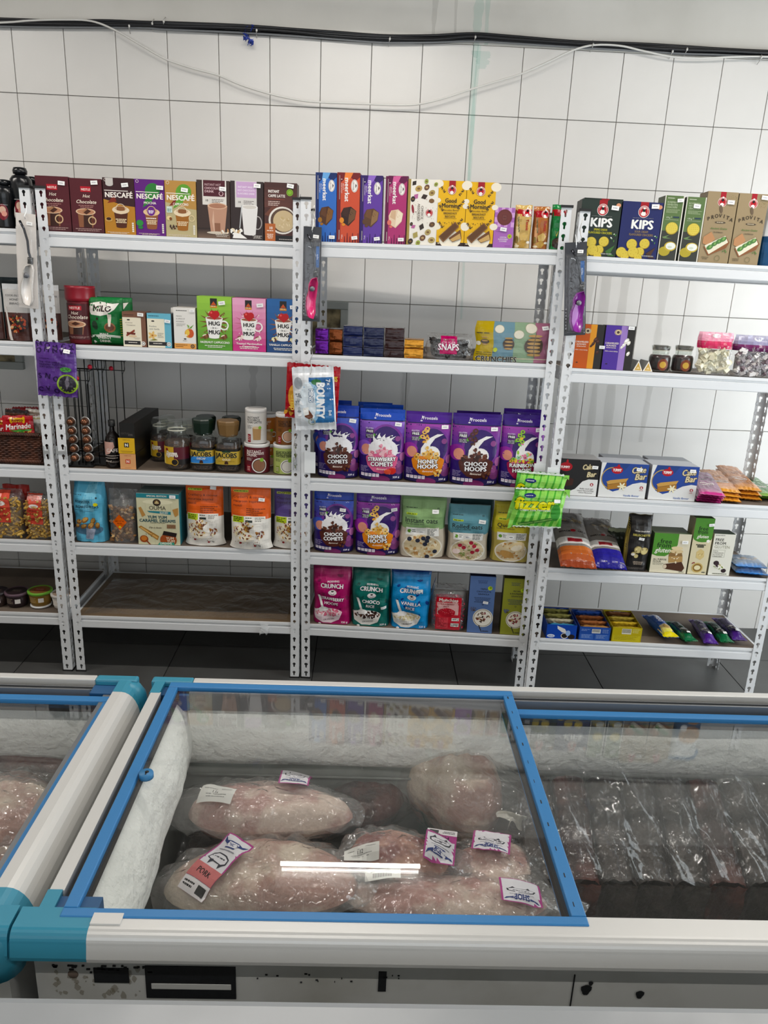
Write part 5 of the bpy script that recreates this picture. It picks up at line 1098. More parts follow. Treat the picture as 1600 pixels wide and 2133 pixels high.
def a_ouma(A):
    A.r(0, 0, 1, 1, '#d3cfae'); 
    for k in range(1, 5): A.r(k/5, .0, k/5+.004, .86, '#b9b592')
    A.r(0, .915, 1, 1, '#2d7f8a'); A.t('SPECIAL EDITION', .48, .955, .040, '#f0ead8', .66, b=1); A.e(.5, .84, .36, .06, '#e4dfc0'); A.e(.48, .83, .095, .085, '#2a211c'); A.e(.48, .835, .06, .05, '#7a5a34'); A.p([(.42, .81), (.48, .87), (.54, .81)], '#c9b98a')
    A.t('OUMA', .49, .725, .095, '#2a211c', .40); A.p([(.24, .665), (.80, .66), (.80, .60), (.30, .635)], '#2d7f8a'); A.t('SLICED', .64, .635, .042, '#f0ead8', .24, b=1); A.t('YUM YUM', .48, .545, .072, '#1f4f58', .46, b=1.5); A.t('CARAMEL DREAMS', .48, .475, .072, '#1f4f58', .86, b=1.5); A.t('CARAMEL CHIP RUSKS', .48, .43, .025, '#3a3a30', .4); script(A, 'Dip a classic', .42, .34, .04, '#4a3a2a', .34)
    A.p([(.04, .72), (.10, .74), (.20, .58), (.12, .54)], '#b98a4e'); A.p([(.84, .70), (.98, .74), (.98, .60), (.90, .56)], '#b98a4e'); A.p([(.02, .34), (.08, .37), (.50, .17), (.46, .09)], '#a97838'); A.p([(.05, .33), (.09, .345), (.47, .15), (.45, .12)], '#d3a868'); A.s_(.3, .22, .18, .07, 10, .014, ['#5a3418']); A.e(.14, .11, .10, .09, '#9a4a24'); A.e(.14, .12, .07, .06, '#c87a3a'); A.p([(.17, .08), (.20, .09), (.30, .0), (.26, .0)], '#8a3a1c')
    for k in range(7): A.r(.70+.03*k, .33, .72+.03*k, .41, '#7a4420')
    A.e(.72, .10, .20, .17, '#a04f2a'); A.p([(.58, .20), (.90, .16), (.93, .24), (.62, .28)], '#231a18'); A.t('YUM', .76, .135, .06, '#f0e4c8', .2, b=1); A.t('YUM', .78, .08, .06, '#f0e4c8', .2, b=1); A.p([(.46, .0), (.86, .0), (.86, .055), (.52, .055)], '#3f9a84'); A.t('DREAMS', .66, .03, .05, '#f4efe0', .34, b=1)
def a_milo(A):
    A.r(0, 0, 1, 1, '#156b34'); A.g(0, .86, 1, 1, '#12592b', '#1d7a3e', 3); A.p([(.10, .64), (.02, .74), (.10, .88), (.40, .92), (.74, .88), (.92, .90), (.80, .76), (.62, .66), (.40, .62)], '#f0ebe2'); A.t('MILO', .45, .775, .16, '#2b1712', .56, b=2.0, shear=.12)
    A.p([(.0, .20), (.50, .24), (.98, .20), (.98, .15), (.5, .19), (0, .14)], '#d6dccf'); A.e(.66, .38, .16, .14, '#8a5a38', n=20); A.e(.66, .385, .12, .10, '#5a3420', n=18); A.p([(.60, .66), (.72, .66), (.68, .40), (.62, .40)], '#dfd6c6'); A.e(.22, .42, .09, .13, '#16301e', rot=20); A.e(.30, .56, .035, .04, '#2a1c14'); A.s_(.12, .12, .12, .14, 8, .05, ['#0f4a24', '#dfe4da'])
    for i, q in enumerate(['MALT', 'ENERGY', 'DRINK']): A.t(q, .48, .235-.075*i, .07, '#f2efe6', .40, b=1.2)
    A.r(.92, .05, 1, .6, '#1f7a3e'); A.l(.93, .99, .55, 8, .05, .014, '#e0c84a')
def a_cake(A):
    A.r(0, 0, 1, 1, '#e6e6e4'); A.p([(.10, 1), (1, 1), (1, .46), (.88, .48), (.70, .42), (.50, .26), (.30, .17), (.14, .26), (.04, .46), (.04, .74)], '#2c4892'); A.p([(.10, 1), (.60, 1), (.5, .8), (.3, .72), (.1, .78)], '#24407e')
    A.ring(.26, .56, .24, .02, '#b79a56', a0=80, a1=290); A.e(.34, .80, .12, .08, '#b01f2a', n=16); A.t('YUMMY', .34, .80, .06, '#f6f0ee', .18, b=1.3); A.l(.28, .40, .735, 1, .01, .012, '#b01f2a'); A.e(.36, .90, .03, .05, '#b01f2a')
    A.t('Cake', .79, .83, .125, '#d8cba6', .30, shear=.25, b=1.6, ol='#4a3a1c', ow=.12, rot=6); A.t('Bar', .84, .64, .125, '#d8cba6', .24, shear=.25, b=1.6, ol='#4a3a1c', ow=.12, rot=6)
    A.p([(.16, .40), (.56, .50), (.58, .36), (.56, .30), (.18, .22)], '#8f6430'); A.p([(.14, .45), (.22, .50), (.60, .58), (.56, .48), (.18, .38)], '#c69a56'); A.p([(.18, .36), (.56, .46), (.56, .32), (.19, .22)], '#a87838')
    for a in range(6): A.e(.48+.05*math.cos(a*1.05), .33+.06*math.sin(a*1.05), .05, .018, '#efe8c8', rot=a*60)
    A.e(.90, .32, .035, .035, '#a3202c', n=14); A.t('6', .90, .32, .045, '#fff', .05, b=1.4); A.l(.86, .94, .235, 1, .01, .012, '#a3202c'); script(A, 'Vanilla flavour', .70, .075, .04, '#4f6fae', .34)
def a_caked(A):
    A.r(0, 0, 1, 1, '#1c1b1c'); A.p([(.0, .06), (.2, .08), (.42, .18), (.60, .40), (.75, .46), (1, .46), (1, 0), (0, 0)], '#e6e6e4'); A.e(.12, .78, .17, .12, '#a01c26', n=16); A.t('YUMMY', .10, .77, .065, '#f6f0ee', .24, b=1.3); A.e(.14, .92, .03, .06, '#a01c26'); A.t('Cake', .70, .80, .13, '#d8cba6', .30, shear=.25, b=1.6, ol='#5a4a24', ow=.12, rot=6); A.t('Bar', .80, .60, .13, '#d8cba6', .24, shear=.25, b=1.6, ol='#5a4a24', ow=.12, rot=6)
    A.p([(.0, .34), (.22, .50), (.36, .44), (.34, .28), (.0, .22)], '#3b1a12'); A.e(.85, .32, .045, .045, '#a3202c', n=14); A.t('6', .85, .32, .055, '#fff', .06, b=1.4)
    for i, q in enumerate(['Muffin snack with', 'Cherry Flavoured filling', 'Choco Flavoured']): A.t(q, .70 if i else .72, .20-.055*i, .035, '#3a2a2a', .44, shear=.2)
def a_almond(A, bg, st, nut, namec='#f0e2d4'):
    A.r(0, 0, 1, 1, '#272422'); A.r(0, 0, .66, 1, bg); A.r(.52, 0, .74, 1, st); A.e(.42, .85, .12, .10, '#d8c4a2', n=18); A.ring(.42, .85, .10, .012, '#5a4638'); A.e(.42, .85, .05, .045, '#4a3a34'); A.t('CARAMELISED', .26, .60, .058, namec, .46, b=.8); A.t('ALMONDS', .24, .545, .058, namec, .34, b=.8); A.l(.08, .42, .49, 1, .01, .012, namec); script(A, 'With a sweet dusting', .26, .42, .035, namec, .44)
    for (x, y, r) in ((.74, .66, .11), (.66, .57, .08), (.82, .62, .08), (.84, .38, .08), (.60, .52, .06)): A.e(x, y, r, r*.62, nut, rot=20+x*50); A.e(x-.01, y+.01, r*.5, r*.25, tuple(min(1, q*1.7+.02) for q in lin(nut)), rot=20)
    A.l(.12, .2, .12, 1, .01, .02, '#2b1d1a')
def a_al1(A): a_almond(A, '#c25a22', '#e0993c', '#3f2014')
def a_al2(A): a_almond(A, '#4f3594', '#9c7fc0', '#e8e4d8')
def a_brus(A):
    A.r(0, 0, 1, 1, '#211f1e'); A.r(0, 0, .04, .95, '#a8964a'); A.e(.5, .90, .30, .05, '#35312f'); script(A, 'Artisan bread slices', .52, .74, .06, '#d8d2c8', .62); A.t('BRUSCHETTE', .52, .665, .09, '#cfc26a', .70, b=1)
    for (x, y, r) in ((.44, .40, .17), (.70, .38, .17), (.28, .32, .10), (.40, .28, .10)): A.e(x, y, r, r*.95, '#8a7a4a', n=16); A.e(x, y, r*.85, r*.82, '#cfc08a', n=16)
    A.e(.26, .31, .08, .06, '#efeae0'); A.l(.30, .72, .17, 3, .022, .012, '#a89a8a'); A.l(.10, .80, .06, 2, .02, .008, '#77706a')
def a_gfw(A):
    A.r(0, 0, 1, 1, '#ded6be'); A.p([(0, 1), (.66, 1), (.66, .72), (.56, .54), (.36, .42), (.14, .42), (0, .46)], '#4f8a34'); A.t('free', .34, .80, .13, '#1d3a16', .34, b=1); A.t('from', .30, .70, .13, '#1d3a16', .40, b=1); script(A, 'gluten', .28, .575, .13, '#f4f2e6', .42); A.t('ALL PURPOSE', .06, .335, .05, '#3a3a34', .36, al='l', b=.6); A.t('FLOUR', .06, .28, .05, '#3a3a34', .22, al='l', b=.6); A.l(.06, .36, .23, 2, .03, .01, '#77776a', al='l')
    A.p([(.36, .22), (.84, .30), (.94, .14), (.88, .05), (.40, .10)], '#4a2c1c'); A.p([(.46, .42), (.84, .44), (.86, .30), (.48, .26)], '#b3905c'); A.p([(.46, .52), (.80, .54), (.84, .44), (.46, .42)], '#8a6a42'); A.e(.66, .56, .18, .06, '#d9c49a'); A.e(.66, .64, .16, .05, '#e2d0a8'); A.e(.40, .16, .05, .06, '#d8c8b0'); A.s_(.66, .42, .16, .16, 10, .03, ['#efe2c4', '#9a7a4a']); A.l(.8, .94, .03, 1, .01, .016, '#55554a')
def a_gft(A):
    A.r(0, 0, 1, 1, '#d9cfae'); A.r(0, .66, 1, 1, '#4f8a34'); A.e(.5, .66, .5, .26, '#4f8a34'); A.t('free', .48, .82, .22, '#1d3a16', .5, b=1); A.t('from', .48, .76, .22, '#1d3a16', .55, b=1); script(A, 'gluten', .50, .68, .18, '#f4f2e6', .6); A.e(.82, .60, .09, .09, '#f2f0e6'); A.l(.22, .74, .52, 3, .02, .02, '#4a4a3c')
    A.p([(.30, .40), (.50, .46), (.70, .42), (.74, .32), (.56, .26), (.32, .30)], '#d2bc84'); A.s_(.52, .36, .18, .06, 14, .03, ['#efe2bc', '#b39a5c']); A.e(.48, .12, .30, .28, '#c9b072', n=18); A.e(.48, .12, .24, .22, '#8a6a34', n=18); A.e(.48, .12, .17, .13, '#e6dcb4', n=14); A.s_(.25, .2, .1, .04, 4, .05, ['#6a8a3a', '#8a2a2a']); A.l(.75, .94, .03, 1, .01, .02, '#55554a')
def a_gfs(A):
    A.r(0, 0, 1, 1, '#e4e2d6'); A.l(.06, .5, .96, 1, .01, .012, '#22221e', al='l')
    A.t('FREE', .08, .86, .13, '#26241f', .5, al='l', b=1); A.t('FROM', .08, .775, .13, '#26241f', .6, al='l', b=1); A.t('GLUTEN', .08, .69, .13, '#8a8a72', .8, al='l')
    A.r(.06, .44, .62, .62, '#9a9a8a'); A.r(.075, .446, .605, .614, '#e4e2d6'); [A.t(q, .10, .585-.042*i, .055, '#3a3a30', .46, al='l', b=.5) for i, q in enumerate(['FETA,', 'OREGANUM', '& OLIVE OIL', 'CRACKERS'])]
    A.e(.30, .30, .13, .11, '#2e1f24'); A.e(.40, .24, .11, .10, '#3a2630'); A.e(.70, .12, .12, .10, '#2e1f24'); A.e(.56, .20, .16, .10, '#efece0'); A.s_(.5, .2, .3, .12, 10, .06, ['#e9e6da', '#8a9a5a', '#c9c090']); A.l(.2, .9, .03, 1, .01, .02, '#6a6a5c')
def a_oreo(A): A.r(0, 0, 1, 1, '#1550a8'); A.r(0, .0, 1, .12, '#d8c83a'); A.g(0, .12, 1, .34, '#d8cf5a', '#d9c39a', 4); A.t('OREO', .5, .62, .34, '#f2f4f8', 1.15, rot=-90, b=2); A.e(.55, .26, .3, .22, '#c9a86a')
def roll(bg, dk):
    def f(A): A.r(0, 0, 1, 1, bg); A.r(.0, .30, 1, .80, dk); A.t('COLLECTION', .62, .64, .12, '#8a8894', .8, rot=-90); A.e(.5, .30, .42, .40, dk); A.e(.55, .32, .26, .24, '#3a322c'); A.e(.35, .40, .2, .1, '#b9b4aa')
    return f
def a_snapsbag(A): A.r(.30, .22, .66, .92, '#b3155e'); A.t('GINGER', .48, .66, .055, '#f0c8dc', .30, b=.6); A.t('SNAPS', .48, .50, .13, '#fbf4f8', .44, b=1, ol='#7a0d40', ow=.1)
def a_crun(A):
    A.r(0, 0, 1, 1, '#7d8b86'); A.r(0, 0, .24, 1, '#b39a2c'); A.r(.24, 0, .52, 1, '#6f8f9c'); A.r(.52, 0, .80, 1, '#8ba286'); A.r(.80, 0, 1, 1, '#a26a80'); A.r(.02, .08, 1, .10, '#c9bfa8')
    for (x, y, r) in ((.32, .82, .065), (.58, .70, .07), (.74, .86, .08), (.03, .45, .035)): A.e(x, y, r, r*.85, '#a8a28c', n=18); A.e(x, y, r*.92, r*.78, '#ddd8c8', n=18)
    for (x, y, r) in ((.12, .50, .06), (.45, .45, .08), (.80, .42, .13)):
        A.e(x, y, r, r*.95 if r > .06 else r*.5, '#4f4238', n=22)
        for k in range(int(r*50)): A.e(x, y-r*2.2+(k+.7)*r*4.4/(int(r*50)), r*.72, r*.14, '#b3905c')
    A.r(.80, .12, .808, .76, '#6a6258'); A.e(.27, .30, .03, .03, '#b9c43a'); A.l(.02, .2, .70, 1, .01, .02, '#2a2a26', al='l'); A.l(.02, .28, .22, 2, .05, .012, '#3a3a34', al='l'); A.t('CRUNCHIES', .30, .06, .075, '#262626', .55, b=1, ol='#cfc8b8', ow=.06)
def a_bounty(A):
    A.r(0, 0, 1, 1, '#e2e5e8'); A.g(.40, .12, .97, .84, '#2f6fa8', '#2b6199', 4); A.e(.42, .45, .24, .50, '#9fc4de'); A.e(.35, .45, .20, .50, '#dfe8ee'); A.e(.64, .50, .11, .11, '#7fb0d4'); A.e(.58, .77, .12, .07, '#3f7a4a')
    A.t('BOUNTY', .66, .48, .19, '#f4f6f8', .86, rot=-93, b=2.2, ol='#23405f', ow=.05); A.t('MINIS', .44, .56, .10, '#f4f6f8', .32, rot=-93, b=1.6, ol='#3a6a94', ow=.14); A.t('7×', .86, .76, .10, '#f4f6f8', .16, rot=-90, b=1)
    A.p([(.22, .34), (.34, .36), (.46, .24), (.42, .16), (.26, .22)], '#6b3f2c'); A.p([(.22, .36), (.36, .38), (.36, .26), (.24, .24)], '#f4f4f0'); A.ring(.42, .14, .09, .03, '#b9c0b4'); A.s_(.12, .45, .08, .34, 18, .05, ['#b9bec2', '#f2f4f6', '#8a9096']); A.e(.14, .76, .10, .14, '#9aa0a6'); A.l(.84, .92, .30, 3, .03, .02, '#dfe8f0')
def a_redbag(A): A.r(0, 0, 1, 1, '#a01c24'); A.p([(.10, .78), (.30, .60), (.90, .62), (.86, .90), (.14, .92)], '#3a1a58'); A.t('MINIS', .86, .78, .09, '#e8c84a', .2, b=1); A.e(.15, .40, .10, .22, '#e0a24a'); A.t('Crisp', .16, .30, .10, '#f0d060', .34, rot=-90, b=1); A.s_(.1, .12, .1, .05, 6, .05, ['#e0a24a', '#7a4a1c']); A.p([(.7, .3), (.9, .6), (.98, .3)], '#7a141c')
def a_fizz(A):
    A.r(0, 0, 1, 1, '#4fa83a')
    for k in range(7): A.p([(.15*k-.1, 0), (.15*k-.02, 0), (.15*k+.22, 1), (.15*k+.10, 1)], '#8fd060')
    A.e(.30, .82, .12, .05, '#1f2f6a'); A.l(.22, .38, .815, 1, .01, .014, '#e8e8f0'); A.l(.05, .6, .93, 1, .01, .008, '#1d3a16', al='l'); A.t('fizzer', .40, .62, .24, '#e6e23a', .86, b=2.4, ol='#1d4a1c', ow=.10, shear=.08); A.t('Cream Soda Flavoured', .42, .46, .045, '#e8f2e0', .64, b=.5); A.p([(.1, .10), (.85, .30), (.88, .22), (.14, .02)], '#3a7a34'); A.p([(.12, .08), (.84, .27), (.85, .24), (.14, .04)], '#7fb05a'); A.e(.85, .40, .1, .18, '#3f8f3a'); A.r(0, .96, 1, 1, '#e6f0e4'); A.r(0, 0, 1, .03, '#dcebd6')
def a_rasp(A):
    A.r(0, 0, 1, 1, '#5b3a86'); r_ = random.Random(6)
    for i, ch in enumerate('NOMCYOMNWCSNOLMCVONS'):
        col_ = i % 5; row = i//5; y = [.94, .86, .36, .12][row]; A.t(ch, .10+.2*col_, y+r_.uniform(-.03, .03), .12, '#2a1746', .16, rot=r_.uniform(-40, 40), b=1.8)
    A.l(.10, .36, .70, 1, .01, .008, '#23143c', al='l'); [A.t(q, .10, .64-.045*i, .042, '#23143c', .66, al='l', b=.8) for i, q in enumerate(['THE HOW NIBBLE', 'RASPBERRY FLAVOURED', 'SOFT EATING CABLES'])]
    A.e(.76, .52, .14, .06, '#4f9a44'); A.l(.66, .86, .53, 2, .03, .012, '#1d3a16'); A.e(.78, .25, .25, .25, '#8fae3c', n=24); A.e(.78, .25, .21, .21, '#2b2730', n=24); A.p([(.72, .30), (.80, .42), (.84, .26), (.76, .14)], '#6a646e')
def a_card(bg):
    def f(A): A.r(0, 0, 1, 1, '#3b3d42'); A.g(.0, .2, 1, .9, '#55575f', '#3b3d42', 5); A.ring(.28, .62, .5, .03, '#c9ccd2', a0=-20, a1=90, ry=.9); A.t('FLEX', .30, .56, .16, '#1c1d22', .62, rot=-90, b=1); A.t('TURBO', .30, .44, .10, '#1c1d22', .4, rot=-90); A.r(.72, .58, .90, .80, '#2a5fa0'); A.t('turbo', .81, .69, .09, '#dfe8f4', .7, rot=-90); A.r(.04, .04, .14, .30, '#17181b'); A.l(.05, .13, .28, 7, .035, .02, '#9a9ca2'); A.t('Gas Lighter', .12, .48, .07, '#17181b', .9, rot=-90)
    return f
# ================================================================== PRODUCTS, unit by unit
G = None
# ---- B, top shelf: drink powders
carton('drink_carton', 'maroon hot chocolate carton, the one partly behind the post', 'box', 'B', 1, 82, 150, 367, .055, a_hotchoc, '#3f151b', stk=(.80, .88), group='maroon hot chocolate cartons')
carton('drink_carton', 'maroon hot chocolate carton standing free next to the gold mocha box', 'box', 'B', 1, 152, 218, 372, .055, a_hotchoc, '#3f151b', stk=(.78, .93), group='maroon hot chocolate cartons')
carton('coffee_carton', 'brown and gold mocha sachet box with a tall iced glass', 'box', 'B', 1, 220, 284, 371, .06, a_n1, '#4a2c16', stk=(.72, .88), group='coffee sachet boxes')
carton('coffee_carton', 'purple mocha sachet box with a green leaf', 'box', 'B', 1, 285, 346, 374, .06, a_n2, '#4c1a62', stk=(.86, .86), group='coffee sachet boxes')
carton('coffee_carton', 'tan cappuccino sachet box with a green leaf', 'box', 'B', 1, 347, 411, 377, .06, a_n3, '#9c7a44', stk=(.64, .84), group='coffee sachet boxes')
carton('drink_carton', 'dark brown instant hot chocolate box with a pink milky glass', 'box', 'B', 1, 412.5, 480, 376, .07, a_ihc, '#6a5344', stk=(.80, .86))
carton('drink_carton', 'dark box with lilac panel and a white latte mug', 'box', 'B', 1, 481.5, 549, 378, .07, a_iwc, '#54423a', stk=(.82, .93))
carton('drink_carton', 'brown instant caffe latte box with a bowl seen from above', 'box', 'B', 1, 551, 618, 381, .07, a_latte, '#4b2b26', stk=(.80, .95))
U_ = UN['B']; zt_ = U_.z[0]
t = empty('paper_bundle', U_.mw @ Matrix.Translation((.848, .03, zt_+.001)))
for k, (x, w_, h_, c) in enumerate([(-.016, .022, .185, '#8a7868'), (-.006, .018, .175, '#b3a698'), (.004, .016, .162, '#6b4a3a'), (.013, .010, .155, '#7b7f82')]):
    b = MB(); b.grid(lambda u, v: (x+.012*math.sin(v*3.0)*(-1 if k == 0 else .3)-.004, -.004+w_*u+.01*k, v*h_), 4, 10, lin(c)); o = b.build('sleeve', ink('paper'), t)
    sd = o.modifiers.new('s', 'SOLIDIFY'); sd.thickness = .0012
tag(t, 'bundle of loose folded sachet sleeves behind the post top', 'paper bundle')
# ---- B, second shelf
U_, sm, r, z, h, mw = jar_at('B', 2, 136, 192, 596, .02)
b = MB(); b.lathe([(r*.9, 0), (r*.97, .004), (r*.95, h*.24), (r*.90, h*.45), (r*.96, h*.70), (r*.96, h*.74), (.0001, h*.74)], 32, lin('#6b1420'), caps=False)
w = math.pi*r*.97; A = Art(w, h*.62); A.r(0, 0, 1, 1, '#4a171c'); A.r(.28, .82, .62, .94, '#b4222f'); A.t('NESTLE', .45, .88, .055, '#f4e3dc', .28, b=1); script(A, 'Hot', .44, .74, .075, '#f3e6d6', .3); script(A, 'Chocolate', .48, .63, .085, '#f3e6d6', .62); A.l(.3, .66, .54, 1, .02, .01, '#c08f86'); A.p([(.26, .14), (.62, .14), (.66, .42), (.22, .42)], '#8a5a40'); A.p([(.38, .14), (.60, .14), (.62, .38), (.40, .38)], '#2f1812'); A.e(.44, .43, .26, .085, '#e2c3a4'); A.e(.44, .43, .22, .065, '#b98566'); A.p([(.34, .43), (.46, .50), (.58, .44), (.46, .39)], '#4a2618'); A.l(.22, .76, .07, 2, .03, .01, '#b99a94')
A.emit(b, cyl_fn(r*.975, h*.08, w=w), cut=(.006, .5)); o = b.build('drink_tub', ink('carton'), None, mw)
b = MB(); b.lathe([(r*.98, h*.74), (r*1.06, h*.76), (r*1.08, h*.80), (r*1.08, h*.95), (r*1.10, h*.96), (r*1.08, h), (r*.9, h), (.0001, h-.002)], 36, caps=False); b.build('lid', mat('lid_maroon', '#8f1526', .3), o)
tag(o, 'maroon hot chocolate tub with a wide red screw lid', 'tub')
pouch('drink_pouch', 'rear green malt drink pouch, mostly hidden', 'pouch', 'B', 2, 204, 276, 620, .05, a_milo, '#12592b', t=.085, style='pillow', seed=9, group='green malt drink pouches')
pouch('drink_pouch', 'front green malt drink pouch with a white splash logo', 'pouch', 'B', 2, 184, 256, 621, .06, a_milo, '#12592b', t=.018, style='pillow', seed=3, narrow=.02, group='green malt drink pouches')
carton('tea_box', 'small brown cinnamon tea box with cream label', 'box', 'B', 2, 258, 306, 650, .075, a_cinn, '#6a4636', stk=(.80, .93, .024))
carton('tea_box', 'small light blue vanilla tea box', 'box', 'B', 2, 309, 358.5, 653, .075, a_vani, '#5b6468', stk=(.86, .78, .022))
carton('tea_box', 'white tea box hidden behind the peach and apricot one', 'box', 'B', 2, 359, 400, 642, .06, a_peach, '#d8d4cc', t=.095)
carton('tea_box', 'small white peach and apricot tea box', 'box', 'B', 2, 364, 409, 641, .07, a_peach, '#b9b2a8', stk=(.86, .93, .018))
carton('cappuccino_box', 'lime green cappuccino box with hearts in a white mug', 'box', 'B', 2, 413, 484, 618, .075, a_hug1, '#7aa836', stk=(.72, .885), group='cappuccino boxes with mugs')
carton('cappuccino_box', 'pink cappuccino box with hearts in a white mug', 'box', 'B', 2, 485.5, 554, 622, .075, a_hug2, '#c55a90', stk=(.83, .88), group='cappuccino boxes with mugs')
carton('cappuccino_box', 'blue cappuccino box with hearts in a white mug', 'box', 'B', 2, 556, 626, 624, .075, a_hug3, '#174a80', stk=(.78, .865), group='cappuccino boxes with mugs')
# ---- B, third shelf: capsule rack, bottle, sleeves, jars, cans
U_ = UN['B']; z3 = U_.z[2]; M_wire = mat('black_wire', '#0f0f10', .35, .3)
def rackpos(u, v, t): s = U_.S(u, t, z3+.2); return s
for ri, (u0, u1, vt, t0, n) in enumerate([(160, 222, 748, .06, 2), (138, 190, 772, .03, 2), (205, 262, 752, .20, 2)]):
    s0, s1 = U_.S(u0, t0, z3+.1), U_.S(u1, t0, z3+.1); h = U_.Z(vt, (s0+s1)/2, t0)-z3; wd = s1-s0
    rt = empty('capsule_rack', U_.mw @ Matrix.Translation((s0, t0, z3+.001))); b = MB(); b.box(-.004, -.01, 0, wd+.004, .10, .006, bev=.002); b.build('base_plate', M_wire, rt)
    for k in range(8):
        x = wd*k/7; b = MB(); y = .0 if k % 2 else .045; q = .010 if k in (0, 7) else 0
        b.tube([(x, y, .004), (x, y, h-.05), (x+q*(1 if k else -1), y, h-.03), (x+q*(1 if k else -1), y, h)], .0017, 5); b.build('upright_wire', M_wire, rt)
    for hh, yy in ((h, 0), (h, .045), (h-.035, 0), (.05, 0), (.05, .045)): b = MB(); b.tube([(-.01, yy, hh), (wd+.01, yy, hh)], .0017, 5); b.build('cross_wire', M_wire, rt)
    b = MB(); b.tube([(wd+.01, 0, h), (wd+.01, .045, h)], .0017, 5); b.tube([(-.01, 0, h), (-.01, .045, h)], .0017, 5); b.build('cross_wire', M_wire, rt)
    b = MB(); b.lathe([(.0001, -.007), (.006, -.005), (.009, .0), (.006, .005), (.0001, .007)], 12, caps=False); o = b.build('red_knob', mat('red_knob', '#d0253c', .3), rt); o.matrix_local = Matrix.Translation((wd*.62, -.003, h-.028)) @ Matrix.Rotation(math.pi/2, 4, 'X')
    tag(rt, ['tall black wire capsule rack with a red knob, middle one', 'black wire capsule rack nearest the post, behind the hanging purple bag', 'black wire capsule rack at the back, to the right'][ri], 'rack')
M_capb = mat('bronze_capsule', '#7a4f38', .28, .8); M_capr = mat('capsule_rim', '#c9c7c2', .3, .7)
b0 = MB(); b0.lathe([(.0001, -.016), (.008, -.0155), (.012, -.010), (.0145, .004), (.0001, .004)], 16, caps=False); bc0 = MB(); bc0.lathe([(.0145, .004), (.0185, .0045), (.0185, .006), (.0145, .006)], 18)
cap_p = None
for ci, u in enumerate((153, 182)):
    for k, v in enumerate((878, 897, 915, 934, 953)):
        t0 = .02; S_ = U_.S(u+.6*k, t0, z3+.05); zz = U_.Z(v, S_, t0)
        if cap_p is None: cap_p = b0.build('coffee_capsule', M_capb); rim_p = bc0.build('foil_rim', M_capr, cap_p); o = cap_p
        else:
            o = bpy.data.objects.new('coffee_capsule', cap_p.data); COL.objects.link(o); c_ = rim_p.copy(); COL.objects.link(c_); c_.parent = o
        o.matrix_world = U_.mw @ Matrix.Translation((S_, t0, zz)) @ Matrix.Rotation(math.radians(-78), 4, 'X') @ Matrix.Rotation(math.radians(14), 4, 'Y')
        tag(o, 'bronze coffee capsule, %s from the top in the %s column of the wire rack' % (['first', 'second', 'third', 'fourth', 'fifth'][k], ['left', 'right'][ci]), 'capsule', 'coffee capsules in the rack')
U2, sm, r, z, h, mw = jar_at('B', 3, 217, 249, 878, .02)
b = MB(); b.lathe([(r*.94, 0), (r, .004), (r, h*.55), (r*.86, h*.66), (r*.36, h*.76), (r*.30, h*.84), (r*.30, h*.88)], 28, lin('#120d0c'))
w = math.pi*r*.98; A = Art(w, h*.5); A.p([(.1, 1), (.62, 1), (.66, .80), (.45, .50), (.20, .42), (.05, .62)], '#c9a094'); A.t('CAFE', .56, .64, .14, '#e8ded6', .62, b=1); A.t('CAFE', .14, .64, .14, '#b98a80', .2); A.l(.14, .86, .40, 1, .01, .025, '#cfc4ba'); A.l(.2, .8, .30, 1, .01, .025, '#cfc4ba'); script(A, 'Blend', .36, .18, .08, '#cfc4ba', .3); A.l(.4, .86, .16, 2, .04, .015, '#9a8f86'); A.emit(b, cyl_fn(r*1.0, h*.06, w=w), cut=(.005, .5))
o = b.build('coffee_syrup_bottle', ink('film'), None, mw); b = MB(); b.lathe([(r*.40, h*.87), (r*.42, h*.88), (r*.42, h), (.0001, h)], 20, caps=False); b.build('cap', M_cap, o); tag(o, 'small dark bottle of coffee concentrate with a pink logo, by the capsule rack', 'bottle')
def slv(label, u0, u1, v0, v1, d, col, artf, t, rc='#0f0d0c', grp='capsule sleeves stacked beside the bottle'):
    S0 = U_.S(u0, t, z3+.05); z1 = U_.Z(v0, S0, t); z0 = max(U_.Z(v1, S0, t), z3+.0008); S1 = U_.S(u1, t, z3+.05)
    b = MB(); b.box(0, 0, 0, S1-S0, d, z1-z0-.0006, [lin(rc)]*200, bev=.0008); A = Art(S1-S0, z1-z0-.0006); artf(A); A.emit(b, lambda x, y, q: (x, -q, y)); o = b.build('capsule_sleeve', ink('carton'), None, U_.mw @ Matrix.Translation((S0, t, z0))); return tag(o, label, 'box', grp)
def a_s1(A): A.r(0, 0, 1, 1, '#dcb03a'); A.t('VERTUO', .5, .88, .08, '#6a4a1c', .6); A.r(.35, .40, .65, .70, '#1c1a18'); A.t('N', .5, .55, .18, '#f4f0e6', .2, b=2); A.l(.12, .88, .14, 2, .06, .02, '#6a4a1c')
def a_s2(A): A.r(0, 0, 1, 1, '#d8a070'); A.t('VERTUO', .5, .88, .08, '#8a4a2c', .6); A.r(.35, .36, .65, .64, '#c03a1e'); A.t('N', .5, .50, .18, '#f4e0d6', .2, b=2); A.l(.3, .7, .08, 1, .06, .02, '#a05a34')
def a_s3(A): A.r(0, 0, 1, 1, '#141210'); A.t('VERTUO', .35, .28, .12, '#4a4440', .6); A.t('HYPE', .72, .18, .14, '#5a5450', .3, b=1)
slv('peach coloured capsule sleeve, bottom of the stack', 249.5, 282.5, 944.5, 979, .30, 0, a_s2, .012); slv('yellow capsule sleeve, middle of the stack', 248, 282, 911.5, 944.2, .30, 0, a_s1, .012); slv('long black capsule sleeve, top of the stack', 252, 283, 880, 911, .33, 0, a_s3, .018, '#17110f')
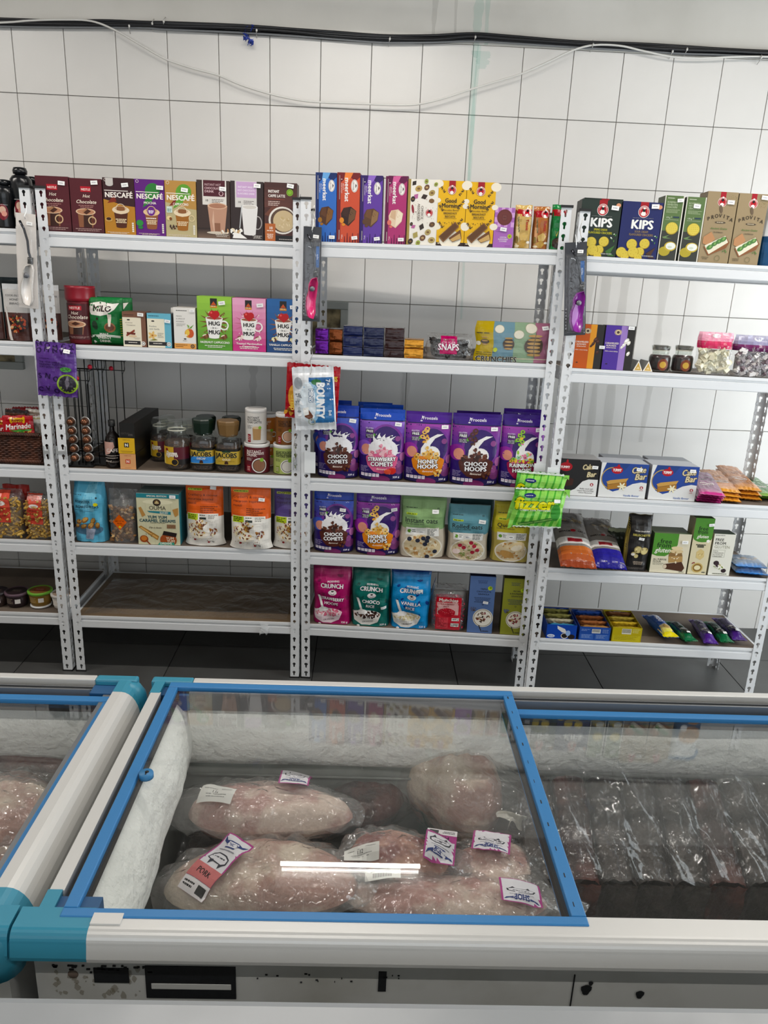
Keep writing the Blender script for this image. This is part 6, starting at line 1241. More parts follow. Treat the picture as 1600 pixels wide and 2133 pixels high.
def a_de(A): A.r(.04, 0, .48, 1, '#c9a23c'); A.g(.04, 0, .2, 1, '#e6cc6a', '#c9a23c', 2); A.r(.48, .30, .96, .98, '#541724'); A.r(.48, 0, .96, .30, '#1a1412'); A.t('Douwe', .42, .66, .09, '#f6f0e6', .30, b=1.4, ol='#3a1a14', ow=.06); A.t('Egberts', .42, .54, .09, '#f6f0e6', .34, b=1.4, ol='#3a1a14', ow=.06); A.e(.5, .14, .09, .09, '#1a1412'); A.ring(.5, .14, .09, .012, '#c9a23c'); A.e(.28, .84, .04, .04, '#7a1c20')
def a_jb(c1, c2, sub):
    def f(A): A.r(0, .0, 1, 1, '#17140f'); A.r(0, .12, 1, .86, c1); A.r(0, .12, 1, .50, c2); A.t('JACOBS', .5, .64, .13, '#1a1a14', .50, b=1.6, ol='#e6d78a' if c2 != c1 else None, ow=.05); A.p([(.40, .80), (.38, .90), (.45, .86), (.5, .94), (.55, .86), (.62, .90), (.60, .80)], '#1a3a26'); A.t(sub, .5, .40, .05, '#f2ead0', .3, b=1); A.l(.3, .7, .30, 1, .02, .012, '#3a2a14'); A.e(.5, .18, .05, .07, '#3a1c10'); A.r(.05, .115, .95, .13, '#d8c060')
    return f
glassjar('round glass jar of coffee at the back left, behind the front label jar', 'B', 3, 311, 352, 874, .14, 'glass', a_de, fill=.80, group='round glass coffee jars')
glassjar('round glass coffee jar at the very back, lid just visible', 'B', 3, 328, 366, 869, .26, 'glass', a_de, fill=.80, group='round glass coffee jars', seed=4)
glassjar('round glass coffee jar directly behind the front gold and wine label jar', 'B', 3, 366, 406, 877, .14, 'glass', a_de, fill=.80, group='round glass coffee jars', seed=5)
glassjar('round glass jar of coffee with gold and wine label, in front', 'B', 3, 339, 391, 881, .018, 'glass', a_de, fill=.80, group='round glass coffee jars', seed=6)
glassjar('green lidded coffee jar behind the blue label jar', 'B', 3, 404, 450, 870, .13, 'pl', a_jb('#c9a94a', '#c9a94a', 'GOLD'), sq=.7, group='square coffee jars', seed=7)
glassjar('green lidded coffee jar behind the gold label jar', 'B', 3, 458, 502, 872, .13, 'pl', a_jb('#c9a94a', '#c9a94a', 'GOLD'), sq=.7, group='square coffee jars', seed=8)
glassjar('square decaf coffee jar with blue and gold label and dark green lid', 'B', 3, 395, 445, 876, .018, 'pl', a_jb('#c2a548', '#3f86cf', 'DECAF'), sq=.7, group='square coffee jars', seed=9)
glassjar('square coffee jar with all gold label and bronze lid', 'B', 3, 446, 498, 880, .018, 'pl', a_jb('#c2a548', '#b99a3e', 'GOLD'), sq=.7, lidcol='#7a5c34', group='square coffee jars', seed=10)
def a_can(bg, l, tc, pic, band='#8f1f2a'):
    def f(A):
        A.r(0, 0, 1, 1, bg); y = .84
        for q in l: A.t(q, .26, y, .062, tc, .46, al='l', b=1); y -= .075
        A.l(.26, .44, y-.04, 4, .03, .01, tc, al='l'); A.r(.27, .04, .38, .30, band); A.l(.28, .37, .22, 3, .06, .02, '#f0d8d0', al='l')
        if pic == 'mug': A.ring(.74, .36, .10, .03, '#d8d4cc'); A.p([(.46, .12), (.68, .12), (.70, .52), (.44, .52)], '#b08a5c'); A.e(.57, .52, .13, .04, '#d8c09a')
        elif pic: A.e(.60, .30, .19, .19, '#f0ece6', n=22); A.e(.60, .30, .165, .165, '#2a211e', n=22); A.e(.60, .30, .15, .15, pic, n=22)
        A.e(.66, .52, .05, .05, '#86b23a')
    return f
o, ch = can('wine red hot chocolate canister under the white chai one', 'B', 3, 505, 559, 926, .02, a_can('#5c1824', ['INSTANT', 'HOT CHOCOLATE', 'DRINK'], '#efe2dc', '#8a6048'), group='drink canisters')
can('pale green pistachio drink canister under the brown one', 'B', 3, 566, 616, 928, .02, a_can('#a9b56a', ['INSTANT PISTACHIO &', 'WHITE HOT CHOCOLATE', 'FLAVOURED DRINK'], '#1f2a14', '#dedad0', band='#7a8f3a'), group='drink canisters')
can('white rooibos chai latte canister stacked on the wine red one', 'B', 3, 509, 553, 926, .024, a_can('#dcd8d2', ['INSTANT', 'ROOIBOS', 'CHAI LATTE'], '#1c1a18', 'mug'), dz=ch+.0006, hh=.128, group='drink canisters')
can('brown caramel drink canister stacked on the pale green one', 'B', 3, 572, 614, 926, .024, a_can('#7a4a1e', ['INSTANT SALTED', 'CARAMEL HOT', 'CHOCOLATE DRINK'], '#1f130a', '#c9a084'), dz=ch+.0006, hh=.115, group='drink canisters')
o2, ch2 = can('lower orange canister in the back row', 'B', 3, 537, 577, 926, .13, a_can('#b3682c', ['INSTANT', 'DRINK'], '#f0e0c8', '#c9a084'), group='drink canisters')
can('upper orange canister in the back row between white and brown ones', 'B', 3, 537, 576, 926, .132, a_can('#b3682c', ['INSTANT', 'DRINK'], '#f0e0c8', 'mug'), dz=ch2+.0006, hh=.115, group='drink canisters')
# ---- B, fourth shelf
pouch('rusk_pouch', 'light blue rusks pouch with a bowl on the front', 'pouch', 'B', 4, 154, 220, 1004, .085, a_koes, '#4f9ab8', style='gusset', seed=11, narrow=.03, crink=1.6)
def clearbag(label, un, k, uL, uR, vT, T, t, cols, n, size, shape, artf=None, seed=1, cat='bag', name='clear_bag', artbox=None, top=.30, inner='#6a4a2a'):
    U2, s0, s1, z, h = spot(un, k, uL, uR, vT, t); w = s1-s0; mw = U2.mw @ Matrix.Translation(((s0+s1)/2, t+T/2, z+.0008)); root = empty(name, mw)
    def sf(u, v, sd, q=0):
        g = (1 if v < 1-top else max(.04, 1-((v-1+top)/top)*.95))*(.85+.15*math.sin(min(1, v*4)*1.57)); f = max(0, 1-abs(2*u-1)**5)**.5; cr = .004*nz(u*6+seed, v*8, 1)+.004*nz(u*18, v*10+seed, 2)*(2 if v > 1-top else .6)
        return ((2*u-1)*w/2*(1-.06*v*math.sin(v*7+seed)), sd*(T/2*g*f+.0006+q)+cr, v*h)
    b = MB(); b.grid(lambda u, v: sf(u, v, -1), 20, 28); b.grid(lambda u, v: sf(1-u, v, 1), 20, 28); b.build('film', M_clearpl, root)
    b = MB(); hh = h*(1-top)
    b.box(-w*.40, -T*.36, .004, w*.40, T*.40, hh*.92, [lin(inner)]*300, bev=min(T*.3, .02)); heap(b, n, (-w*.43, w*.43, -T*.44, -T*.30, .008, hh), size, cols, seed, shape); o = b.build('contents', ink('paper'), root); o['kind'] = 'stuff'
    if artf:
        x0, y0, x1, y1 = artbox; A = Art((x1-x0)*w, (y1-y0)*h, seed=seed); artf(A); b = MB(); A.emit(b, lambda x, y, q: sf(x0+x/w, y0+y/h, -1, q+.0012), cut=(.010, .012), sm=True); b.build('printed_label', ink('film'), root)
    return tag(root, label, cat)
def a_diam(A): A.p([(.5, 0), (1, .5), (.5, 1), (0, .5)], '#d9642c'); A.t('MINT & PECAN', .5, .56, .09, '#5a1c0c', .62, b=.6); A.t('RUSKS', .5, .42, .09, '#5a1c0c', .34, b=.6); A.e(.5, .2, .09, .07, '#c9c83a')
clearbag('see-through bag of rusks with an orange diamond label', 'B', 4, 227, 286, 1024, .08, .014, ['#8a6034', '#a97c48', '#6b4826', '#c09a64'], 90, .010, 'blob', a_diam, 12, artbox=(.18, .26, .68, .56), inner='#6f4e2c')
b = MB(); U2, s0, s1, z, h = spot('B', 4, 227, 286, 1024, .014)
for k in range(3):
    b.tube([((s0+s1)/2+(-.025+.05*q/12), .006-.0006*k, z+.085+.012*math.sin(q*1.3+k)+.006*k) for q in range(13)], .0011, 5)
carton('rusk_box', 'cream and teal special edition rusks box', 'box', 'B', 4, 289, 376, 1029, .11, a_ouma, '#2b7480', top='#8fa3a0', stk=(.86, .955), kind='carton')
pouch('muesli_pouch', 'left orange and white muesli pouch', 'pouch', 'B', 4, 387, 464, 1014, .07, a_mu1, '#c9c4bc', t=.012, style='doy', seed=13, stk=(.74, .95), splay=.9, crink=1.5, group='muesli pouches')
pouch('muesli_pouch', 'right orange and white muesli pouch', 'pouch', 'B', 4, 480, 562, 1018, .075, a_mu1, '#c9c4bc', t=-.012, style='doy', seed=14, stk=(.78, .80), splay=.9, crink=1.6, group='muesli pouches')
pouch('muesli_pouch', 'purple and white muesli pouch cut by the post', 'pouch', 'B', 4, 570, 648, 1022, .07, a_mu2, '#c9c4bc', t=.012, style='doy', seed=15, splay=.9, crink=1.5, group='muesli pouches')

# ---- C, top shelf
MK = [('blue', 657, 700, 360, a_mk1, '#1a2f66'), ('orange red', 701, 747.5, 360, a_mk2, '#6f1f22'), ('purple', 748.5, 794, 366, a_mk3, '#2f1a5c'), ('magenta', 800, 843.5, 368, a_mk4, '#4d1038')]
for nm, u0, u1, v, af, sd in MK:
    carton('biscuit_box', 'tall slim %s biscuit box with sideways lettering' % nm, 'box', 'C', 1, u0, u1, v, .055, af, sd, stk=(.80, .07, .022), group='tall biscuit boxes with sideways lettering')
carton('biscuit_box', 'second magenta biscuit box directly behind the front one', 'box', 'C', 1, 805, 846, 367, .05, a_mk4, '#4d1038', t=.075, group='tall biscuit boxes with sideways lettering')
carton('biscuit_box', 'white assorted biscuits box patterned with small cookies', 'box', 'C', 1, 846, 907, 374, .06, a_assort, '#a08a4a')
carton('breakfast_biscuit_box', 'yellow breakfast biscuit box, left of the pair', 'box', 'C', 1, 908, 965, 377, .06, a_gm, '#d0a21c', group='yellow breakfast biscuit boxes')
carton('breakfast_biscuit_box', 'yellow breakfast biscuit box, right of the pair beside the lilac pack', 'box', 'C', 1, 966, 1025, 380, .06, a_gm, '#d0a21c', group='yellow breakfast biscuit boxes')
carton('biscuit_box', 'short lilac cocoa cookies pack with a round brown biscuit', 'box', 'C', 1, 1026, 1067, 433, .06, a_cocoa, '#8a54a0', stk=(.48, .46, .024))
for nm, u0, u1, v, af, bk in (('pale gold foil', 1068.5, 1104, 427, a_t1, '#a8884a'), ('copper foil', 1107, 1140.5, 430, a_t2, '#7a4422'), ('green foil', 1144.5, 1176, 426, a_t3, '#12592b')):
    pouch('biscuit_pack', 'upright %s biscuit pack with red band' % nm, 'biscuit pack', 'C', 1, u0, u1, v, .045, af, bk, style='gusset', seed=int(u0), kind='film', crink=.6, group='upright foil biscuit packs')
# ---- C, second shelf: foil blocks
U_ = UN['C']; z2 = U_.z[1]
def block(label, u0, u1, v0, v1, t, col, kind='foil', seed=1, grp='foil wrapped chocolate blocks', d=.05, top='#5a5a5e'):
    S0 = U_.S(u0, t, z2+.02); S1 = U_.S(u1, t, z2+.02); z0 = max(U_.Z(v1, (S0+S1)/2, t), z2+.001); z1 = U_.Z(v0, (S0+S1)/2, t); w, h = S1-S0-.0012, z1-z0-.0008; b = MB(); c = lin(col)
    def jit(p): q = .0016*nz(p[0]*90+seed, p[1]*90, p[2]*90); return (p[0]+q, p[1]+q*.8, p[2]+q*.6)
    b.grid(lambda u, v: jit((w*u, .0016-.0030*math.sin(u*3.14)*math.sin(v*3.14)+.0015*math.sin(v*22+seed), h*v)), 12, 8, c); b.grid(lambda u, v: jit((w*u, .0016+d*v, h)), 10, 8, lin(top) if v0 < 700 and top else c)
    b.grid(lambda u, v: jit((w, .0016+d*u, h*v)), 6, 6, c); b.grid(lambda u, v: jit((0, .0016+d*(1-u), h*v)), 6, 6, c); b.grid(lambda u, v: jit((w*(1-u), .0016+d, h*v)), 6, 4, c); b.face([(0, 0, 0), (0, d, 0), (w, d, 0), (w, 0, 0)], c)
    A = Art(w, h, seed=seed); A.l(.2, .8, .55, 1, .1, .06, '#cfc8d8'); A.emit(b, lambda x, y, q: (x, -q-.0022, y)) if False else None
    return tag(b.build('chocolate_block', ink(kind), None, U_.mw @ Matrix.Translation((S0, t, z0))), label, 'chocolate', grp)
for (nm, u0, u1, lv, col, kd) in [('purple', 657, 684, [(709, 736), (684, 708)], '#58187c', 'foil'), ('copper', 686, 713, [(711, 738), (685, 710)], '#6e3818', 'foil'), ('navy (left column)', 715, 755, [(722, 742), (700, 721.5), (679, 699.5)], '#0f1b4a', 'film'), ('navy (right column)', 757, 799, [(725, 744), (705, 724.5), (682, 704.5)], '#0c163c', 'film'), ('maroon', 801, 841, [(730, 747), (709, 729.5), (683, 708.5)], '#2a100f', 'film'), ('orange gold', 842, 882, [(727, 747.5), (707, 726.5)], '#c0842c', 'foil')]:
    for i, (a, c) in enumerate(lv): block('%s wrapped chocolate block, %s of its stack' % (nm, ('bottom', 'middle' if len(lv) == 3 else 'top', 'top')[i]), u0, u1, a, c, .012+.001*i, col, kd, seed=int(u0)+i)
clearbag('clear bag of dark biscuits with a magenta label, lying on its side', 'C', 2, 886, 984, 697, .07, .014, ['#2a2726', '#35302e', '#1d1b1b'], 80, .010, 'blob', a_snapsbag, 21, artbox=(.0, .0, 1, 1), top=.18, inner='#242221', name='biscuit_bag')
pouch('cookie_tray_pack', 'wide pastel tray pack of crunchy cookies with round windows', 'biscuit pack', 'C', 2, 988, 1140, 672, .035, a_crun, '#8a7a3a', style='gusset', seed=23, kind='film', crink=.3, stk=(.93, .88, .026))
o = MB(); o.lathe([(.034, 0), (.036, .004), (.036, .10), (.034, .104), (.0001, .104)], 26, lin('#8f1a26'), caps=False); tag(o.build('red_canister', ink('carton'), None, UN['C'].mw @ Matrix.Translation((.838, .16, z2+.001))), 'plain dark red tin seen between the two posts on the cookie shelf', 'tin')
# ---- C, third shelf: cereal pouches
FP = [('blue', 'chocolate comets', 659, 743, 848, a_f1, '#17307e', .012, 31), ('brighter blue', 'pink strawberry comets', 746, 838, 856, a_f2, '#17307e', .010, 32), ('purple', 'honey hoops', 840, 934, 862, a_f3, '#2f1470', .012, 33), ('violet', 'brown choco hoops', 936, 1036, 866, a_f4, '#28105e', .004, 34), ('dark violet', 'rainbow hoops', 1038, 1126, 868, a_f5, '#28105e', .012, 35)]
for nm, fl, u0, u1, v, af, bk, t, sd in FP:
    pouch('cereal_pouch', '%s cereal pouch with %s, on the middle shelf' % (nm, fl), 'pouch', 'C', 3, u0, u1, v, .075, af, bk, t=t, style='doy', seed=sd, stk=(.86, .80, .028), crink=.8, group='blue and purple cereal pouches')
for nm, u0, u1, v, af, bk, t, sd in (('blue cereal pouch behind the chocolate comets one', 652, 728, 837, a_f1, '#1c3fa0', .11, 41), ('blue cereal pouch behind the strawberry comets one', 752, 834, 846, a_f2, '#1c3fa0', .10, 42), ('third blue cereal pouch, furthest back', 742, 812, 842, a_f2, '#1c3fa0', .19, 43), ('violet cereal pouch behind the choco hoops one', 944, 1034, 861, a_f4, '#28105e', .10, 44), ('dark violet cereal pouch behind the rainbow hoops one', 1040, 1124, 856, a_f5, '#28105e', .10, 45)):
    pouch('cereal_pouch', nm, 'pouch', 'C', 3, u0, u1, v, .07, af, bk, t=t, style='doy', seed=sd, crink=.8, group='blue and purple cereal pouches')
# ---- C, fourth shelf
pouch('cereal_pouch', 'blue chocolate comets pouch on the shelf below', 'pouch', 'C', 4, 652, 733, 1026, .07, a_f1, '#17307e', style='doy', seed=51, stk=(.74, .70, .026), group='blue and purple cereal pouches')
pouch('cereal_pouch', 'purple honey hoops pouch beside the green oats', 'pouch', 'C', 4, 739, 828, 1031, .07, a_f3, '#2f1470', style='doy', seed=52, stk=(.88, .74, .026), group='blue and purple cereal pouches')
pouch('oats_bag', 'green instant oats bag with blueberries', 'bag', 'C', 4, 831, 925, 1041, .085, a_o1, '#9aa07a', style='gusset', seed=53, stk=(.76, .80, .028), narrow=.04, kind='matte', group='oats bags')
pouch('oats_bag', 'dark green oats bag behind the blue one', 'bag', 'C', 4, 934, 1022, 1040, .07, a_oatback, '#1f3a3e', t=.11, style='gusset', seed=54, kind='matte', group='oats bags')
pouch('oats_bag', 'blue rolled oats bag with raspberries', 'bag', 'C', 4, 931, 1014, 1058, .085, a_o2, '#7a949a', style='gusset', seed=55, stk=(.80, .74, .028), narrow=-.06, kind='matte', group='oats bags')
pouch('oats_bag', 'yellow quick oats bag partly behind the green sweet pack', 'bag', 'C', 4, 1022, 1102, 1052, .085, a_o3, '#a89a4a', style='gusset', seed=56, kind='matte', group='oats bags')
# ---- C, fifth shelf
pouch('cereal_bag', 'magenta strawberry cereal bag', 'bag', 'C', 5, 651, 728, 1182, .085, a_c1, '#8a1850', style='gusset', seed=61, narrow=-.03, crink=1.4, group='puffy cereal bags')
pouch('cereal_bag', 'dark teal choco rice cereal bag', 'bag', 'C', 5, 731, 809, 1190, .085, a_c2, '#0f544c', style='gusset', seed=62, narrow=-.02, stk=(.86, .36, .024), crink=1.4, group='puffy cereal bags')
pouch('cereal_bag', 'sky blue vanilla rice cereal bag', 'bag', 'C', 5, 812, 892, 1194, .085, a_c3, '#1f6fb0', style='gusset', seed=63, narrow=-.05, stk=(.72, .70, .026), crink=1.4, group='puffy cereal bags')
clearbag('clear bag of red strawberry puffed rice', 'C', 5, 896, 969, 1224, .075, .014, ['#a81f3c', '#c23a54', '#8a1a34'], 260, .0045, 'blob', a_munch, 64, artbox=(.0, .0, .95, .86), top=.2, inner='#8f1c34', name='cereal_bag')
carton('granola_box', 'slim blue chocolate granola box with a round bowl', 'box', 'C', 5, 972, 1024, 1201, .055, a_g1, '#2b3350', stk=(.66, .55, .022))
carton('granola_box', 'slim olive pecan granola box with a round bowl', 'box', 'C', 5, 1041, 1090, 1206, .055, a_g2, '#4a4a1c', stk=(.90, .56, .02))

# ---- D, top shelf
carton('cracker_box', 'dark green cracker box behind the post with white lettering', 'box', 'D', 1, 1200, 1281.5, 417, .07, a_k1, '#1c221f', stk=(.84, .87, .028), group='cracker boxes with white lettering')
carton('cracker_box', 'second dark cracker box behind the green one', 'box', 'D', 1, 1204, 1283, 414, .07, a_k1, '#3a2b30', t=.09, group='cracker boxes with white lettering')
carton('cracker_box', 'navy blue cracker box with white lettering', 'box', 'D', 1, 1284, 1366, 421, .07, a_k2, '#1a1f44', stk=(.80, .93, .028), group='cracker boxes with white lettering')
carton('cracker_box', 'slim olive wheat cracker box, left of the pair', 'box', 'D', 1, 1368, 1407, 408, .07, a_slim, '#3f4a34', stk=(.78, .93, .022), group='slim olive cracker boxes')
carton('cracker_box', 'slim olive wheat cracker box, right of the pair', 'box', 'D', 1, 1412, 1452, 411, .07, a_slim, '#3f4a34', stk=(.55, .86, .026), group='slim olive cracker boxes')
carton('crispbread_box', 'kraft brown crispbread box, left of the pair', 'box', 'D', 1, 1453, 1515, 400, .07, a_prov, '#7a6a50', stk=(.78, .86, .026), group='kraft crispbread boxes')
carton('crispbread_box', 'kraft brown crispbread box, right of the pair', 'box', 'D', 1, 1517, 1577, 404, .07, a_prov, '#7a6a50', stk=(.86, .95, .026), group='kraft crispbread boxes')
pouch('cookie_pouch', 'white and blue cookie pouch cut off at the right edge of the top shelf', 'pouch', 'D', 1, 1579, 1650, 408, .06, a_cookie, '#16466e', style='gusset', seed=71)
# ---- D, second shelf
carton('almond_box', 'orange and amber caramelised almonds box', 'box', 'D', 2, 1191, 1249, 676, .045, a_al1, '#1d1a18', stk=(.98, .50, .022), group='caramelised almond boxes')
carton('almond_box', 'purple and lilac caramelised almonds box', 'box', 'D', 2, 1252, 1313, 679, .045, a_al2, '#1d1a18', stk=(.84, .96, .024), group='caramelised almond boxes')
U_ = UN['D']; z2 = U_.z[1]
for nm, u0, u1 in (('left', 1318, 1338), ('right', 1338.5, 1359)):
    S0, S1 = U_.S(u0, .012, z2), U_.S(u1, .012, z2); w = S1-S0; h = .036; d = .09; b = MB(); gc = lin('#7d7c78')
    b.add([(0, 0, 0), (w, 0, 0), (w/2, 0, h), (0, d, 0), (w, d, 0), (w/2, d, h)], [(0, 3, 5, 2), (1, 2, 5, 4), (3, 4, 5), (0, 1, 4, 3)], gc); b.face([(0, 0, 0), (w, 0, 0), (w/2, 0, h)], lin('#efe8dc')); b.face([(w*.16, -.0004, h*.08), (w*.84, -.0004, h*.08), (w*.5, -.0004, h*.82)], lin('#c9a24a')); b.face([(w*.3, -.0008, h*.2), (w*.7, -.0008, h*.2), (w*.5, -.0008, h*.42)], lin('#e6cf9a'))
    tag(b.build('triangular_box', ink('carton'), None, U_.mw @ Matrix.Translation((S0, .012, z2+.001))), '%s of the two tiny triangular gift boxes' % nm, 'box', 'triangular gift boxes')
M_cont = mat('dark_candied_contents', '#3a1416', .3, 0, (80, .8), ('#160c0c', 60, .4, .6))
for nm, u0, u1 in (('left', 1356, 1401), ('right', 1404, 1448)):
    glassjar('%s of two squat clip jars with dark contents' % nm, 'D', 2, u0, u1, 727, .03, 'glass', lambda A: (A.e(.5, .5, .16, .18, '#7a3a20'), A.e(.5, .5, .10, .1, '#c9a24a')), fill=.95, contents=M_cont, group='squat jars of dark contents', seed=int(u0))
clearbag('clear bag of nougat pieces with a pink top', 'D', 2, 1450, 1521, 693, .06, .014, ['#d8d2b8', '#e6e2cc', '#c9c2a8'], 40, .010, 'bar', lambda A: (A.g(0, 0, 1, .45, '#b3204e', '#c8345e', 3), A.g(0, .45, 1, 1, '#d2849c', '#e2a4b6', 3), A.e(.5, .78, .13, .06, '#e8e8e6')), 81, artbox=(0, .62, 1, .995), top=.36, inner='#cdc6aa', name='nougat_bag')
clearbag('clear bag of silver wrapped sweets with a purple top', 'D', 2, 1524, 1620, 700, .06, .014, ['#b9b2b0', '#8a8488', '#d8d4d2', '#6a5a60'], 150, .0075, 'bar', lambda A: (A.g(0, 0, 1, .4, '#4a1440', '#6a2458', 3), A.g(0, .4, 1, 1, '#8a86a4', '#b0aec4', 3), A.e(.5, .78, .10, .05, '#e0e0e4')), 82, artbox=(0, .62, 1, .995), top=.36, inner='#8a8286', name='sweets_bag')
# ---- D, third shelf: cake bars and flat packs
carton('cake_bar_box', 'dark cherry cake bar box partly behind the post', 'box', 'D', 3, 1163, 1241, 957, .10, a_caked, '#3a3634', top='#8f8f8f', stk=(.88, .80, .024), group='cake bar boxes')
carton('cake_bar_box', 'blue and white vanilla cake bar box in the middle', 'box', 'D', 3, 1245, 1342.5, 966, .10, a_cake, '#9a9aa0', top='#a9adb4', stk=(.80, .85, .024), group='cake bar boxes')
carton('cake_bar_box', 'blue and white vanilla cake bar box next to the pink packs', 'box', 'D', 3, 1349, 1446, 971, .10, a_cake, '#9a9aa0', top='#a9adb4', stk=(.86, .88, .024), group='cake bar boxes')
carton('cake_bar_box', 'rear cake bar box behind the middle one, only its top showing', 'box', 'D', 3, 1252, 1338, 957, .09, a_cake, '#9a9aa0', top='#a9adb4', t=.13, group='cake bar boxes')
carton('cake_bar_box', 'rear cake bar box behind the right one, only its top showing', 'box', 'D', 3, 1345, 1430, 961, .09, a_cake, '#9a9aa0', top='#a9adb4', t=.13, group='cake bar boxes')
def lying(name, label, cat, un, k, u0, v0, u1, v1, Wd, T, art, back, z_off=0, seed=1, group=None, kind='film', stk=None, roll=False, crimp=.012, tip=0., zig=True):
    """pack lying on a shelf from its far end (u0,v0) to its near end (u1,v1); ends given as pixels on the board"""
    U2 = UN[un]; z = U2.z[k-1]+z_off+.0008
    P0 = U2.inv @ CAM; pts = []
    for (u, v) in ((u0, v0), (u1, v1)):
        dl = U2.inv.to_3x3() @ ray(u, v); q = P0+dl*((z+T/2-P0.z)/dl.z); pts.append(q)
    c = (pts[0]+pts[1])/2; dv = pts[0]-pts[1]; L = math.hypot(dv.x, dv.y); ang = math.atan2(dv.y, dv.x)-math.pi/2
    mw = U2.mw @ Matrix.Translation((c.x, c.y, z+T/2+abs(math.sin(tip))*L/2)) @ Matrix.Rotation(ang, 4, 'Z') @ Matrix.Rotation(tip, 4, 'X')
    return flatpack(name, label, cat, mw, L, Wd, T, art, back, kind, seed, group, crimp, stk, roll=roll, zig=zig)
def a_flatc(c1, c2, c3):
    def f(A): A.r(0, 0, 1, 1, c1); A.g(0, 0, 1, .22, c2, c1, 4); A.s_(.5, .65, .4, .4, 16, .10, [c3, c1]); A.l(.2, .8, .4, 2, .06, .03, '#f2e6e0')
    return f
for i in range(4): lying('candy_pack', 'flat pink snack pack, %s of the little stack by the cake bars' % ['bottom', 'second from bottom', 'third from bottom', 'top'][i], 'snack pack', 'D', 3, 1456, 996-4*i, 1476+3*i, 1046-4.5*i, .085, .012, a_flatc('#8a5a78', '#c23a86', '#4a3a44'), '#b3347a', z_off=.0115*i, seed=90+i, group='flat pink snack packs')
for i in range(3): lying('dried_fruit_pack', 'flat orange snack pack, %s of the left orange stack' % ['bottom', 'middle', 'top'][i], 'snack pack', 'D', 3, 1478, 992-6*i, 1519, 1044-9*i, .085, .014, a_flatc('#c98a5a', '#dd9a34', '#a8706a'), '#d08a34', z_off=.0135*i, seed=95+i, group='flat orange snack packs')
for i in range(3): lying('dried_fruit_pack', 'flat orange snack pack, %s of the right orange stack' % ['bottom', 'middle', 'top'][i], 'snack pack', 'D', 3, 1512, 986-7*i, 1562, 1040-9*i, .085, .015, a_flatc('#c2804a', '#d8922e', '#a0603c'), '#d08a34', z_off=.0145*i, seed=99+i, group='flat orange snack packs')
for i in range(2): lying('dried_fruit_pack', '%s flat green snack pack at the right end of the cake bar shelf' % ['lower', 'upper'][i], 'snack pack', 'D', 3, 1552, 998-5*i, 1606, 1040-5*i, .09, .013, a_flatc('#4f7a44', '#7fae3a', '#b9ccb0'), '#5f8a2c', z_off=.0125*i, seed=103+i, group='flat green snack packs')
# ---- D, fourth shelf
def a_ten(c1, c2, txt):
    def f(A): A.r(0, 0, 1, 1, '#8f8a84'); A.g(0, 0, 1, .26, c1, c2, 4); A.r(0, .30, 1, .42, '#eeeae4'); A.t('SNACK', .28, .52, .08, '#1b1614', .34, b=1.6); A.t('PACK', .78, .52, .08, '#1b1614', .26, b=1.6); A.e(.52, .53, .08, .08, '#a8242c'); A.r(.30, .33, .72, .39, '#b3333a'); A.s_(.5, .72, .42, .12, 20, .07, ['#c9b48a', '#a89068', '#77706a']); A.t(txt, .48, .88, .10, '#8f1f28', .56, b=1.4)
    return f
lying('snack_pack', 'silver and copper multi biscuit bag leaning at the left of its shelf', 'biscuit pack', 'D', 4, 1172, 1112, 1206, 1184, .13, .055, a_ten('#8a3a1c', '#c0682c', 'TENNIS'), '#6a5a54', seed=110, group='multi biscuit bags', kind='film', tip=.22, z_off=.008)
lying('snack_pack', 'violet blue multi biscuit bag beside the copper one', 'biscuit pack', 'D', 4, 1232, 1120, 1272, 1186, .12, .05, a_ten('#1d1a7a', '#2a2490', 'LEMON'), '#1d1a6a', seed=111, group='multi biscuit bags', kind='film', tip=.22, z_off=.008)
pouch('dark_packet', 'dark green packet behind the black toast bag', 'packet', 'D', 4, 1262, 1300, 1104, .05, lambda A: (A.r(0, 0, 1, 1, '#2f352c'), A.r(0, .9, 1, 1, '#8f957c')), '#22281f', t=.12, style='gusset', seed=112)
pouch('toast_bag', 'tall black bag of toasted bread slices', 'bag', 'D', 4, 1300, 1350, 1077, .07, a_brus, '#7a6a30', style='gusset', seed=113, stk=(.52, .60, .022), crink=.8)
carton('gluten_free_box', 'wide cream and green gluten free flour box', 'box', 'D', 4, 1352, 1428, 1112, .09, a_gfw, '#3c4a2c', top='#5a6a48', stk=(.84, .80, .026), group='gluten free boxes')
carton('gluten_free_box', 'cream and green gluten free box behind the wide one', 'box', 'D', 4, 1352, 1412, 1108, .07, a_gfw, '#3c4a2c', top='#4a5a3a', t=.11, group='gluten free boxes')
carton('gluten_free_box', 'tall narrow gluten free cracker box with a green top', 'box', 'D', 4, 1431, 1470, 1080, .06, a_gft, '#9a9068', top='#3f5a2a', stk=(.84, .89, .022), group='gluten free boxes')
carton('gluten_free_box', 'narrow white gluten free cracker box with olives', 'box', 'D', 4, 1474, 1518, 1113, .06, a_gfs, '#b9b49a', top='#2f3f2c', group='gluten free boxes')
for i in range(2): lying('rice_cake_pack', '%s blue flat pack at the right end of the biscuit shelf' % ['lower', 'upper'][i], 'snack pack', 'D', 4, 1538, 1165-8*i, 1567, 1196-14*i, .115, .026, a_flatc('#8f9cae', '#3f86d0', '#b9a894'), '#2f6fb8', z_off=.0255*i, seed=120+i, group='blue flat packs', zig=False)
